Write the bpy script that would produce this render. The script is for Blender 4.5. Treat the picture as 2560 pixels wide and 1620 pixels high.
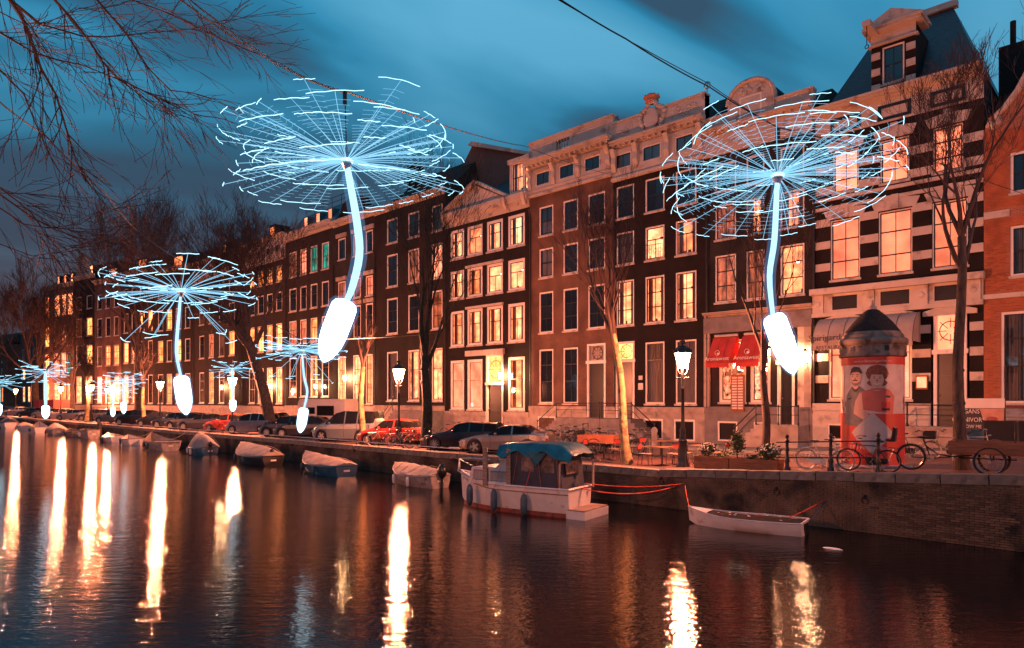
import bpy, math, random
from mathutils import Vector, Matrix, noise
random.seed(7)
for o in list(bpy.data.objects): bpy.data.objects.remove(o)
SC = bpy.context.scene; COL = SC.collection
R = math.radians; PI = math.pi
# ---------------------------------------------------------------- camera, sky, exposure
TH = math.atan(1770/1707); SN, CS = math.sin(TH), math.cos(TH)
FP = 1707.0; ZC = 3.87
cam = bpy.data.cameras.new('camera'); camo = bpy.data.objects.new('camera', cam); COL.objects.link(camo)
cam.sensor_width = 36; cam.lens = 24; cam.shift_y = 190/2560; cam.clip_start = .1; cam.clip_end = 2000
camo.location = (0, 0, ZC); camo.rotation_euler = (PI/2, 0, math.asin(CS)); SC.camera = camo
SC.view_settings.view_transform = 'Standard'; SC.view_settings.look = 'None'
SC.view_settings.exposure = 0; SC.view_settings.gamma = 1; SC.view_settings.use_curve_mapping = False
cy = SC.cycles
cy.use_denoising = True; cy.max_bounces = 6; cy.diffuse_bounces = 2; cy.glossy_bounces = 3; cy.transparent_max_bounces = 12
cy.sample_clamp_indirect = 4; cy.sample_clamp_direct = 0; cy.caustics_reflective = False; cy.caustics_refractive = False
W = bpy.data.worlds.new('World'); SC.world = W; W.use_nodes = True
def N(nt, t, **kw):
    n = nt.nodes.new(t)
    for k, v in kw.items():
        if k[0] == 'i' and k[1:].isdigit(): n.inputs[int(k[1:])].default_value = v
        else: setattr(n, k, v)
    return n
def ramp(nt, stops, fac=None):
    r = nt.nodes.new('ShaderNodeValToRGB'); e = r.color_ramp.elements
    while len(e) < len(stops): e.new(.5)
    for a, (p, c) in zip(e, stops):
        a.position = p; a.color = (c[0], c[1], c[2], 1) if isinstance(c, (tuple, list)) else (c, c, c, 1)
    if fac is not None: nt.links.new(fac, r.inputs[0])
    return r
def math_(nt, op, a, b=None, c=None):
    n = nt.nodes.new('ShaderNodeMath'); n.operation = op
    for i, v in enumerate((a, b, c)):
        if v is None: continue
        if hasattr(v, 'links'): nt.links.new(v, n.inputs[i])
        else: n.inputs[i].default_value = v
    return n.outputs[0]
def mix(nt, f, a, b, mode='MIX'):
    n = nt.nodes.new('ShaderNodeMix'); n.data_type = 'RGBA'; n.blend_type = mode
    for i, v in ((0, f), (6, a), (7, b)):
        if hasattr(v, 'links'): nt.links.new(v, n.inputs[i])
        elif i: n.inputs[i].default_value = (v[0], v[1], v[2], 1)
        else: n.inputs[0].default_value = v
    return n.outputs[2]
def build_sky():
    nt = W.node_tree; nt.nodes.clear(); L = nt.links
    tc = N(nt, 'ShaderNodeTexCoord'); sp = N(nt, 'ShaderNodeSeparateXYZ'); L.new(tc.outputs['Generated'], sp.inputs[0])
    x, y, z = sp.outputs
    # clear twilight air
    el = ramp(nt, [(0, (.085, .062, .085)), (.12, (.07, .075, .105)), (.30, (.03, .18, .31)), (.5, (.018, .25, .46)), (1, (.01, .16, .36))], z)
    # long exposure clouds: a layer overhead, drawn out along the wind
    zz = math_(nt, 'ADD', math_(nt, 'MAXIMUM', z, 0.0), .22)
    px = math_(nt, 'DIVIDE', x, zz); py = math_(nt, 'DIVIDE', y, zz)
    cb = N(nt, 'ShaderNodeCombineXYZ'); L.new(px, cb.inputs[0]); L.new(py, cb.inputs[1])
    mp = N(nt, 'ShaderNodeMapping', vector_type='TEXTURE'); L.new(cb.outputs[0], mp.inputs[0])
    mp.inputs['Rotation'].default_value = (0, 0, R(SKYROT)); mp.inputs['Scale'].default_value = (2.3, .85, 1); mp.inputs['Location'].default_value = SKYLOC
    n1 = N(nt, 'ShaderNodeTexNoise'); L.new(mp.outputs[0], n1.inputs['Vector'])
    n1.inputs['Scale'].default_value = 1.4; n1.inputs['Detail'].default_value = 4.0; n1.inputs['Roughness'].default_value = .38; n1.inputs['Distortion'].default_value = .8
    bright = ramp(nt, [(.47, 0), (.68, 1)], n1.outputs[0])
    dark = ramp(nt, [(.41, 1), (.51, 0)], n1.outputs[0])
    c1 = mix(nt, math_(nt, 'MULTIPLY', bright.outputs[0], math_(nt, 'MULTIPLY_ADD', z, 2.2, -.15)), el.outputs[0], (.13, .46, .70))
    c2 = mix(nt, math_(nt, 'MULTIPLY', dark.outputs[0], .92), c1, (.040, .082, .135))
    # the city's glow hangs low to the left, down the canal
    lf = math_(nt, 'MULTIPLY', math_(nt, 'SUBTRACT', .30, z), 3.4); lf.node.use_clamp = True
    lx = math_(nt, 'MULTIPLY_ADD', x, -.9, .05); lx.node.use_clamp = True
    c3 = mix(nt, math_(nt, 'MULTIPLY', lf, lx), c2, (.075, .052, .062))
    bg = N(nt, 'ShaderNodeBackground'); L.new(c3, bg.inputs[0]); bg.inputs[1].default_value = SKYSTR
    out = N(nt, 'ShaderNodeOutputWorld'); L.new(bg.outputs[0], out.inputs[0])
SKYROT = 75; SKYLOC = (1.2, 4.6, 0); SKYSTR = .95
build_sky()
LAMP_W = 9200; LAMP_C = (1, .26, .12)
# ---------------------------------------------------------------- photograph geometry -> street coordinates (x along the quay, y across the canal, z up from the water)
def uv(px, V):                                   # where the sight line of a column meets the vertical plane y = V
    Y = FP*V/(CS*(px+490)); return (V*SN-Y)/CS
def zz(px, py, V): return ZC + (1000-py)/(px+490)*V/CS
def gp(px, py, z):                               # a point on a level surface
    Y = FP*(ZC-z)/(py-1000); X = (px-1280)*Y/FP
    return X*SN-Y*CS, X*CS+Y*SN
def dp(px, py, Y):                               # a point at a distance
    X = (px-1280)*Y/FP; return Vector((X*SN-Y*CS, X*CS+Y*SN, ZC+(1000-py)*Y/FP))
VQ, VB = 21.5, 35.4
def sz(u): return 1.3 + max(0, min(u, 6)+14)*.056
# ---------------------------------------------------------------- mesh builder
class M:
    def __init__(s): s.v = []; s.f = []; s.m = []; s.mi = 0; s.T = None
    def add(s, vs, fs):
        b = len(s.v)
        if s.T is not None: vs = [tuple(s.T @ Vector(v)) for v in vs]
        s.v += [tuple(v) for v in vs]; s.f += [tuple(b+i for i in f) for f in fs]; s.m += [s.mi]*len(fs)
        return s
    def box(s, x0, x1, y0, y1, z0, z1):
        return s.add([(x0,y0,z0),(x1,y0,z0),(x1,y1,z0),(x0,y1,z0),(x0,y0,z1),(x1,y0,z1),(x1,y1,z1),(x0,y1,z1)],
                     [(0,3,2,1),(4,5,6,7),(0,1,5,4),(1,2,6,5),(2,3,7,6),(3,0,4,7)])
    def quad(s, a, b, c, d): return s.add([a, b, c, d], [(0,1,2,3)])
    def tube(s, pts, rads, n=6, cap=True):
        pts = [Vector(p) for p in pts]
        if not hasattr(rads, '__len__'): rads = [rads]*len(pts)
        vs = []; fs = []; ref = None
        for i, p in enumerate(pts):
            d = (pts[min(i+1, len(pts)-1)]-pts[max(i-1, 0)])
            if d.length < 1e-9: d = Vector((0, 0, 1))
            d.normalize()
            if ref is None or abs(ref.dot(d)) > .98: ref = Vector((0, 0, 1)) if abs(d.z) < .9 else Vector((1, 0, 0))
            a = d.cross(ref).normalized(); b = a.cross(d); ref = b
            for k in range(n):
                t = 2*PI*k/n; vs.append(p + (a*math.cos(t)+b*math.sin(t))*rads[i])
        for i in range(len(pts)-1):
            for k in range(n):
                q = (k+1) % n; fs.append((i*n+k, i*n+q, (i+1)*n+q, (i+1)*n+k))
        if cap: fs += [tuple(range(n))[::-1], tuple((len(pts)-1)*n+k for k in range(n))]
        return s.add(vs, fs)
    def lathe(s, prof, n=16, c=(0, 0, 0), axis='z', cap=True):
        vs = []; fs = []
        for (r, h) in prof:
            for k in range(n):
                t = 2*PI*k/n; a, b = r*math.cos(t), r*math.sin(t)
                vs.append((c[0]+a, c[1]+b, c[2]+h) if axis == 'z' else ((c[0]+a, c[1]+h, c[2]+b) if axis == 'y' else (c[0]+h, c[1]+a, c[2]+b)))
        for i in range(len(prof)-1):
            for k in range(n):
                q = (k+1) % n; fs.append((i*n+k, i*n+q, (i+1)*n+q, (i+1)*n+k))
        if cap: fs += [tuple(range(n))[::-1], tuple((len(prof)-1)*n+k for k in range(n))]
        return s.add(vs, fs)
    def prism(s, poly, a0, a1, axis='y'):        # poly in the other two coordinates
        n = len(poly); f = {'y': lambda p, h: (p[0], h, p[1]), 'x': lambda p, h: (h, p[0], p[1]), 'z': lambda p, h: (p[0], p[1], h)}[axis]
        vs = [f(p, a0) for p in poly]+[f(p, a1) for p in poly]
        return s.add(vs, [tuple(range(n))[::-1], tuple(range(n, 2*n))]+[(i, (i+1) % n, n+(i+1) % n, n+i) for i in range(n)])
    def grid(s, rows, closed=False):
        n = len(rows[0]); vs = [p for r in rows for p in r]; fs = []
        for i in range(len(rows)-1):
            for k in range(n if closed else n-1):
                q = (k+1) % n; fs.append((i*n+k, i*n+q, (i+1)*n+q, (i+1)*n+k))
        return s.add(vs, fs)
    def torus(s, c, Rr, r, axis='y', n=20, m=5):
        rows = []
        for i in range(n+1):
            t = 2*PI*i/n; row = []
            for k in range(m):
                q = 2*PI*k/m; rr = Rr+r*math.cos(q); h = r*math.sin(q)
                a, b = rr*math.cos(t), rr*math.sin(t)
                row.append((c[0]+a, c[1]+h, c[2]+b) if axis == 'y' else ((c[0]+a, c[1]+b, c[2]+h) if axis == 'z' else (c[0]+h, c[1]+a, c[2]+b)))
            rows.append(row)
        return s.grid(rows, True)
    def blob(s, c, r, n=8, m=6, j=0):
        vs = []
        rows = []
        for i in range(m+1):
            ph = PI*i/m; row = []
            for k in range(n):
                t = 2*PI*k/n; q = 1+random.uniform(-j, j)
                row.append((c[0]+r[0]*q*math.sin(ph)*math.cos(t), c[1]+r[1]*q*math.sin(ph)*math.sin(t), c[2]+r[2]*q*math.cos(ph)))
            rows.append(row)
        return s.grid(rows, True)
    def data(s, name, mats, smooth=0):
        me = bpy.data.meshes.new(name); me.from_pydata(s.v, [], s.f)
        for q in (mats if isinstance(mats, (list, tuple)) else [mats]): me.materials.append(q)
        if any(s.m): me.polygons.foreach_set('material_index', s.m)
        if smooth:
            me.shade_smooth(); me.set_sharp_from_angle(angle=R(smooth))
        me.update(); return me
def obj(name, m, mats=None, parent=None, loc=(0, 0, 0), rot=(0, 0, 0), smooth=0, kind=None):
    me = m.data(name, mats, smooth) if isinstance(m, M) else m
    o = bpy.data.objects.new(name, me); COL.objects.link(o); o.location = loc; o.rotation_euler = rot
    if parent: o.parent = parent
    if kind: o['kind'] = kind
    return o
def tag(o, label, cat, group=None):
    o['label'] = label; o['category'] = cat
    if group: o['group'] = group
    return o
def thing(name, label, cat, loc=(0, 0, 0), rz=0, group=None, rot=None):
    o = bpy.data.objects.new(name, None); COL.objects.link(o); o.empty_display_size = .2
    o.location = loc; o.rotation_euler = rot or (0, 0, rz); return tag(o, label, cat, group)
KIDS = {}
def dup(o, parent=None, loc=None, rz=None, label=None):
    c = o.copy(); COL.objects.link(c)
    if parent: c.parent = parent
    if loc is not None: c.location = loc
    if rz is not None: c.rotation_euler = (0, 0, rz)
    if label: c['label'] = label
    if o not in KIDS: KIDS[o] = list(o.children)
    for ch in KIDS[o]: dup(ch, c)
    return c
# ---------------------------------------------------------------- materials
def pmat(name, col, rough=.6, metal=0, var=.25, scale=3.0, bump=0, bscale=40, dirt=None, spec=.5, alpha=None, coat=0, objvar=0, stretch=None):
    m = bpy.data.materials.new(name); m.use_nodes = True; nt = m.node_tree; L = nt.links
    b = nt.nodes['Principled BSDF']; b.inputs['Roughness'].default_value = rough; b.inputs['Metallic'].default_value = metal
    b.inputs['Specular IOR Level'].default_value = spec
    if coat: b.inputs['Coat Weight'].default_value = coat; b.inputs['Coat Roughness'].default_value = .04
    tc = N(nt, 'ShaderNodeTexCoord'); vec = tc.outputs['Object']
    if stretch:
        mp = N(nt, 'ShaderNodeMapping'); mp.inputs['Scale'].default_value = stretch; L.new(vec, mp.inputs[0]); vec = mp.outputs[0]
    n = N(nt, 'ShaderNodeTexNoise'); L.new(vec, n.inputs['Vector']); n.inputs['Scale'].default_value = scale; n.inputs['Detail'].default_value = 4
    lo = tuple(c*(1-var) for c in col); hi = tuple(min(1, c*(1+var)) for c in col)
    r = ramp(nt, [(.3, lo), (.7, hi)], n.outputs[0]); c = r.outputs[0]
    if dirt:
        n2 = N(nt, 'ShaderNodeTexNoise'); L.new(vec, n2.inputs['Vector']); n2.inputs['Scale'].default_value = dirt[1]; n2.inputs['Detail'].default_value = 6
        r2 = ramp(nt, [(dirt[2], 0), (dirt[2]+.15, 1)], n2.outputs[0]); c = mix(nt, r2.outputs[0], c, dirt[0])
    if objvar:
        oi = N(nt, 'ShaderNodeObjectInfo'); c = mix(nt, 1, c, ramp(nt, [(0, 1-objvar), (1, 1+objvar*.3)], oi.outputs['Random']).outputs[0], 'MULTIPLY')
    L.new(c, b.inputs['Base Color'])
    if bump:
        nb = N(nt, 'ShaderNodeTexNoise'); L.new(vec, nb.inputs['Vector']); nb.inputs['Scale'].default_value = bscale; nb.inputs['Detail'].default_value = 3
        bp = N(nt, 'ShaderNodeBump'); bp.inputs['Strength'].default_value = bump; bp.inputs['Distance'].default_value = .02
        L.new(nb.outputs[0], bp.inputs['Height']); L.new(bp.outputs[0], b.inputs['Normal'])
    return m
def brickmat(name, c1, c2, mortar, bw=.22, bh=.065, plane='xz', rough=.85, ms=.011, dirt=.4, bump=.6, spec=.3):
    m = bpy.data.materials.new(name); m.use_nodes = True; nt = m.node_tree; L = nt.links
    b = nt.nodes['Principled BSDF']; b.inputs['Roughness'].default_value = rough; b.inputs['Specular IOR Level'].default_value = spec
    tc = N(nt, 'ShaderNodeTexCoord'); sp = N(nt, 'ShaderNodeSeparateXYZ'); L.new(tc.outputs['Object'], sp.inputs[0])
    cb = N(nt, 'ShaderNodeCombineXYZ')
    ge = N(nt, 'ShaderNodeNewGeometry')
    ax = {'x': 0, 'y': 1, 'z': 2}
    if plane == 'xz': L.new(math_(nt, 'ADD', sp.outputs[0], sp.outputs[1]), cb.inputs[0])
    else: L.new(sp.outputs[ax[plane[0]]], cb.inputs[0])
    L.new(sp.outputs[ax[plane[1]]], cb.inputs[1])
    bt = N(nt, 'ShaderNodeTexBrick'); L.new(cb.outputs[0], bt.inputs['Vector'])
    bt.inputs['Scale'].default_value = 1; bt.inputs['Brick Width'].default_value = bw; bt.inputs['Row Height'].default_value = bh
    bt.inputs['Mortar Size'].default_value = ms; bt.inputs['Mortar Smooth'].default_value = .3
    bt.inputs['Color1'].default_value = (*c1, 1); bt.inputs['Color2'].default_value = (*c2, 1); bt.inputs['Mortar'].default_value = (*mortar, 1)
    n = N(nt, 'ShaderNodeTexNoise'); L.new(tc.outputs['Object'], n.inputs['Vector']); n.inputs['Scale'].default_value = .8; n.inputs['Detail'].default_value = 7
    r = ramp(nt, [(.35, 1-dirt), (.65, 1.0+dirt*.3)], n.outputs[0])
    c = mix(nt, 1, bt.outputs[0], r.outputs[0], 'MULTIPLY'); L.new(c, b.inputs['Base Color'])
    bp = N(nt, 'ShaderNodeBump'); bp.inputs['Strength'].default_value = bump; bp.inputs['Distance'].default_value = .012; bp.invert = True
    L.new(bt.outputs['Fac'], bp.inputs['Height']); L.new(bp.outputs[0], b.inputs['Normal'])
    return m
def emat(name, col, st, var=0, scale=2, sample=False, tex=None, transp=0):
    m = bpy.data.materials.new(name); m.use_nodes = True; nt = m.node_tree; L = nt.links; nt.nodes.clear()
    e = N(nt, 'ShaderNodeEmission'); e.inputs[0].default_value = (*col, 1); e.inputs[1].default_value = st
    tc = N(nt, 'ShaderNodeTexCoord'); oi = N(nt, 'ShaderNodeObjectInfo')
    if var:
        ad = N(nt, 'ShaderNodeVectorMath', operation='ADD'); L.new(tc.outputs['Object'], ad.inputs[0])
        cb = N(nt, 'ShaderNodeCombineXYZ'); L.new(math_(nt, 'MULTIPLY', oi.outputs['Random'], 57.0), cb.inputs[0]); L.new(cb.outputs[0], ad.inputs[1])
        mp = N(nt, 'ShaderNodeMapping'); L.new(ad.outputs[0], mp.inputs[0]); mp.inputs['Scale'].default_value = tex or (1, 1, .5)
        n = N(nt, 'ShaderNodeTexNoise'); L.new(mp.outputs[0], n.inputs['Vector']); n.inputs['Scale'].default_value = scale; n.inputs['Detail'].default_value = 3
        r = ramp(nt, [(.33, 1-var), (.68, 1+var)], n.outputs[0])
        hue = ramp(nt, [(0, (1, .84, .76)), (.5, (1, 1, 1)), (1, (1, 1.04, 1.12))], oi.outputs['Random'])
        c = mix(nt, 1, mix(nt, 1, r.outputs[0], hue.outputs[0], 'MULTIPLY'), col, 'MULTIPLY')
        L.new(c, e.inputs[0])
        L.new(math_(nt, 'MULTIPLY', math_(nt, 'MULTIPLY_ADD', oi.outputs['Random'], .7, .65), st), e.inputs[1])
    out = N(nt, 'ShaderNodeOutputMaterial')
    if transp:
        t = N(nt, 'ShaderNodeBsdfTransparent'); ms = N(nt, 'ShaderNodeAddShader')
        L.new(t.outputs[0], ms.inputs[0]); L.new(e.outputs[0], ms.inputs[1]); L.new(ms.outputs[0], out.inputs[0])
    else: L.new(e.outputs[0], out.inputs[0])
    m.cycles.emission_sampling = 'AUTO' if sample else 'NONE'
    return m
def glassmat(name, tint=(.8, .8, .8), gloss=.14, rough=.02):
    m = bpy.data.materials.new(name); m.use_nodes = True; nt = m.node_tree; L = nt.links; nt.nodes.clear()
    t = N(nt, 'ShaderNodeBsdfTransparent'); t.inputs[0].default_value = (*tint, 1)
    g = N(nt, 'ShaderNodeBsdfGlossy'); g.inputs['Roughness'].default_value = rough
    ms = N(nt, 'ShaderNodeMixShader'); fr = N(nt, 'ShaderNodeFresnel'); fr.inputs[0].default_value = 1.5
    L.new(math_(nt, 'ADD', fr.outputs[0], gloss-.04), ms.inputs[0])
    L.new(t.outputs[0], ms.inputs[1]); L.new(g.outputs[0], ms.inputs[2])
    out = N(nt, 'ShaderNodeOutputMaterial'); L.new(ms.outputs[0], out.inputs[0]); return m
MT = {}
MT['white'] = pmat('cream_paint', (.50, .43, .36), .55, var=.10, scale=1.5, dirt=((.24, .19, .15), 1.6, .55), bump=.3, bscale=12)
MT['white2'] = pmat('window_frame_paint', (.72, .68, .62), .45, var=.06, dirt=((.5, .45, .4), 3, .62))
MT['stone'] = pmat('sandstone', (.36, .29, .24), .8, var=.22, scale=1.8, dirt=((.2, .15, .12), 1.3, .55), bump=.4)
MT['stone_dk'] = pmat('bluestone', (.17, .15, .145), .7, var=.25, scale=2, bump=.3)
MT['brickC'] = brickmat('brown_brick', (.125, .052, .034), (.08, .034, .024), (.22, .14, .10))
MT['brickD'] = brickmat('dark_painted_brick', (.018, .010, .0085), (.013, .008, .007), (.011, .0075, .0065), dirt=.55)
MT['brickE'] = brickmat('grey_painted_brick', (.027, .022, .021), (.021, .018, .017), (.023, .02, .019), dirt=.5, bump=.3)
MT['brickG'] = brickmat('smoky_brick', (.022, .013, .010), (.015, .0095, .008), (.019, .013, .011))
MT['brickI'] = brickmat('orange_brick', (.42, .13, .055), (.33, .095, .042), (.34, .25, .2), dirt=.25)
MT['brickR'] = brickmat('ruddy_brick', (.16, .07, .05), (.12, .055, .04), (.15, .11, .09))
MT['mortar'] = pmat('mortar', (.075, .065, .055), .9, var=.4, scale=4)
MT['qbrick'] = pmat('quay_brick', (.15, .092, .056), .8, var=.5, scale=1.2, bump=.5, bscale=60, dirt=((.02, .018, .016), .9, .53), objvar=.5, spec=.4)
MT['quay'] = brickmat('quay_wall_brick', (.125, .08, .052), (.075, .05, .037), (.13, .10, .075), dirt=.75, bump=.8, bw=.22, bh=.065)
MT['coping'] = pmat('coping_stone', (.20, .165, .13), .75, var=.3, scale=2.5, bump=.4, dirt=((.12, .1, .08), 3, .55), objvar=.25)
MT['paving'] = brickmat('street_klinkers', (.20, .075, .05), (.15, .058, .04), (.09, .06, .045), bw=.21, bh=.105, plane='yx', rough=.62, ms=.012, dirt=.35, bump=.7, spec=.6)
MT['sidewalk'] = brickmat('sidewalk_tiles', (.19, .15, .13), (.15, .12, .105), (.08, .065, .06), bw=.3, bh=.3, plane='xy', rough=.7, ms=.012, dirt=.3)
MT['kerb'] = pmat('kerb_stone', (.3, .26, .23), .8, var=.25)
MT['slate'] = pmat('slate', (.045, .055, .07), .5, var=.35, scale=5, stretch=(1, 1, 3))
MT['slate_g'] = pmat('green_slate', (.04, .10, .11), .5, var=.3, scale=5, stretch=(1, 1, 3))
MT['rooftile'] = pmat('dark_roof_tiles', (.028, .022, .02), .85, var=.4, scale=8, stretch=(4, 1, 1), spec=.2)
MT['black'] = pmat('black_paint', (.012, .012, .013), .3, var=.2)
MT['sash'] = pmat('dark_sash_paint', (.018, .02, .018), .35, var=.2)
MT['iron'] = pmat('wrought_iron', (.02, .02, .022), .42, metal=.3, var=.3, scale=8)
MT['steel'] = pmat('steel', (.42, .41, .40), .3, metal=.9, var=.15, scale=8)
MT['darkpane'] = pmat('dark_window_glass', (.012, .014, .018), .06, var=.4, scale=1.2, spec=1.0, objvar=.4)
MT['pane'] = glassmat('window_glass')
MT['lampglass'] = emat('lamp_glass', (1, .62, .36), 22, transp=.35)
MT['curtain'] = pmat('pale_curtain', (.34, .29, .26), .9, var=.25, scale=2.5, stretch=(6, 6, .3))
MT['L'] = emat('lit_room', (1, .25, .095), 3.8, .55, 1.6, tex=(1, 1, 1.1))
MT['H'] = emat('bright_room', (1, .30, .13), 5.6, .5, 1.5, tex=(1, 1, 1.1))
MT['P'] = emat('peach_blind', (1, .22, .105), 3.0, .38, 1.6, tex=(.6, 1, .5))
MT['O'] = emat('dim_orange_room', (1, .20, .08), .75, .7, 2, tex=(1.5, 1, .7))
MT['Y'] = emat('yellow_room', (1, .26, .065), 3.4, .5, 1.6)
MT['K'] = emat('dim_brown_room', (.8, .18, .09), .2, .7, 1.6)
MT['N'] = emat('green_lit_room', (.10, .75, .5), .55, .8, 2.2)
MT['S'] = emat('shop_interior', (1, .25, .12), 2.6, 1.0, 5.5, tex=(1, 1, 1))
MT['drape'] = pmat('window_drape', (.30, .13, .08), .9, var=.3, scale=6, stretch=(8, 8, .4))
MT['capstone'] = pmat('dirty_column_cap', (.20, .155, .125), .75, var=.3, dirt=((.05, .04, .035), 2.4, .5), bump=.3)
MT['bulb'] = emat('bulb', (1, .8, .55), 30)
MT['tyre'] = pmat('tyre_rubber', (.015, .015, .015), .75, var=.3)
MT['rim'] = pmat('alloy_rim', (.5, .49, .48), .3, metal=.85, var=.1)
MT['carglass'] = pmat('car_glass', (.010, .010, .010), .08, var=.3, spec=.18)
MT['headlight'] = pmat('headlight_glass', (.5, .5, .5), .08, metal=.5, var=.3, scale=20)
MT['taillight'] = pmat('tail_light', (.35, .01, .008), .15, var=.2)
MT['bark'] = pmat('tree_bark', (.06, .042, .032), .9, var=.7, scale=5, bump=1.0, bscale=18, stretch=(2, 2, .5))
MT['barkY'] = pmat('pale_yellow_bark', (.26, .20, .09), .9, var=.4, scale=3, bump=.9, bscale=12, dirt=((.09, .06, .04), 4, .5))  # pale yellowish bark with darker brown patches
MT['barkI'] = pmat('ivy_dark_bark', (.03, .03, .02), .9, var=.6, scale=5, bump=1, bscale=10)
MT['twig'] = pmat('twigs', (.06, .034, .027), .8, var=.4, scale=2)
MT['wood'] = pmat('planter_wood', (.24, .085, .035), .6, var=.35, scale=3, stretch=(.6, 4, 6), bump=.4)
MT['woodg'] = pmat('weathered_wood', (.26, .18, .13), .8, var=.35, scale=3, stretch=(1, 4, 6), bump=.5)
MT['leaf'] = pmat('leaves', (.06, .085, .03), .6, var=.6, scale=9)
MT['canvas'] = pmat('canvas_cover', (.30, .23, .18), .85, var=.25, scale=2.5, bump=.6, bscale=6)
MT['canvasG'] = pmat('grey_canvas_cover', (.17, .15, .14), .8, var=.3, scale=2.5, bump=.6, bscale=6)
MT['tarp'] = pmat('blue_tarpaulin', (.008, .085, .125), .32, var=.4, scale=4, bump=1.0, bscale=5, spec=.7)
MT['tent'] = pmat('navy_boat_tent', (.018, .026, .05), .6, var=.3, bump=.4, bscale=5)
MT['plastic'] = pmat('cloudy_plastic_window', (.16, .12, .10), .15, var=.6, scale=5, bump=.8, bscale=8)
MT['boatwhite'] = pmat('white_boat_paint', (.62, .56, .52), .35, var=.1, scale=2, dirt=((.36, .27, .22), 3.5, .6))
MT['boatred'] = pmat('red_antifouling', (.22, .045, .03), .6, var=.3, dirt=((.06, .04, .03), 5, .5))
MT['boatblue'] = pmat('blue_boat_paint', (.02, .075, .13), .2, var=.2, spec=.8)
MT['boatgrey'] = pmat('grey_boat_paint', (.30, .25, .22), .5, var=.25, dirt=((.12, .09, .07), 4, .55))
MT['rope'] = pmat('red_rope', (.6, .06, .03), .8, var=.2)
MT['ropeP'] = pmat('pale_rope', (.4, .3, .22), .9, var=.2)
MT['awnR'] = pmat('red_awning_cloth', (.42, .035, .022), .75, var=.2, scale=2, bump=.2, bscale=8)
MT['awnW'] = pmat('cream_awning_cloth', (.36, .29, .24), .8, var=.15, scale=2, bump=.2, bscale=8)
MT['print'] = pmat('dark_print', (.04, .035, .035), .7, var=.1)
MT['printW'] = pmat('pale_print', (.7, .62, .55), .7, var=.05)
MT['red'] = pmat('red_poster', (.60, .055, .03), .5, var=.15, scale=1.5)
MT['posterbg'] = pmat('pale_poster', (.68, .52, .44), .55, var=.16, scale=3)
MT['seed'] = emat('seed_light', (.66, .90, 1), 4.2, sample=True)
MT['stem'] = emat('stem_light', (.50, .84, 1), 1.35)
MT['halo'] = emat('pale_blue_halo_glow', (.12, .42, .85), .10, transp=1)  # faint see-through emission that paints a halo round the light seeds
MT['fil'] = emat('filament_light', (.30, .70, 1), 1.2)
MT['tip'] = emat('filament_tip_light', (.45, .82, 1), 2.2)
# ---------------------------------------------------------------- water, street, quay
def water():
    m = bpy.data.materials.new('canal_water'); m.use_nodes = True; nt = m.node_tree; L = nt.links
    b = nt.nodes['Principled BSDF']; b.inputs['Base Color'].default_value = (.003, .0035, .0045, 1)
    b.inputs['Roughness'].default_value = .035; b.inputs['IOR'].default_value = 1.33; b.inputs['Specular IOR Level'].default_value = .8
    tc = N(nt, 'ShaderNodeTexCoord'); mp = N(nt, 'ShaderNodeMapping'); L.new(tc.outputs['Object'], mp.inputs[0]); m2 = N(nt, 'ShaderNodeMapping'); L.new(mp.outputs[0], m2.inputs[0])
    mp.inputs['Rotation'].default_value = (0, 0, -math.asin(CS)); m2.inputs['Scale'].default_value = (.46, 1, 1)
    h = None
    for sc, am in ((38, .0024), (15, .0052), (4.5, .0095), (1.1, .010)):
        n = N(nt, 'ShaderNodeTexNoise'); L.new(m2.outputs[0], n.inputs['Vector']); n.inputs['Scale'].default_value = sc; n.inputs['Detail'].default_value = 2
        t = math_(nt, 'MULTIPLY', n.outputs[0], am); h = t if h is None else math_(nt, 'ADD', h, t)
    bp = N(nt, 'ShaderNodeBump'); bp.inputs['Strength'].default_value = 1; bp.inputs['Distance'].default_value = 1.0
    L.new(h, bp.inputs['Height']); L.new(bp.outputs[0], b.inputs['Normal'])
    obj('water', M().add([(-600, 1.0, 0), (60, 1.0, 0), (60, 21.6, 0), (-600, 21.6, 0)], [(0, 1, 2, 3)]), m, kind='structure')
water()
def strip(name, mat, V0, V1, dz0, dz1, u0=-330, u1=30, st=3.0):
    rows = []; u = u0
    while u <= u1: rows.append([(u, V0, sz(u)+dz0), (u, V1, sz(u)+dz1)]); u += st
    return obj(name, M().grid(rows), mat, kind='structure')
strip('street', MT['paving'], 22.05, 31.5, 0, 0)
strip('kerb', MT['kerb'], 31.5, 31.66, .11, .12)
strip('kerb', MT['kerb'], 31.5, 31.501, -.05, .11)
strip('pavement', MT['sidewalk'], 31.66, 35.9, .12, .14)
obj('ground', M().add([(-900, 35.9, 1.2), (400, 35.9, 1.2), (400, 900, 1.2), (-900, 900, 1.2)], [(0, 1, 2, 3)]), pmat('dark_ground', (.05, .045, .04), .9), kind='structure')
nb = M().box(-330, 60, -60, 1.0, -1.5, 1.3); obj('near_bank', nb, MT['paving'], kind='structure')
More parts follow.
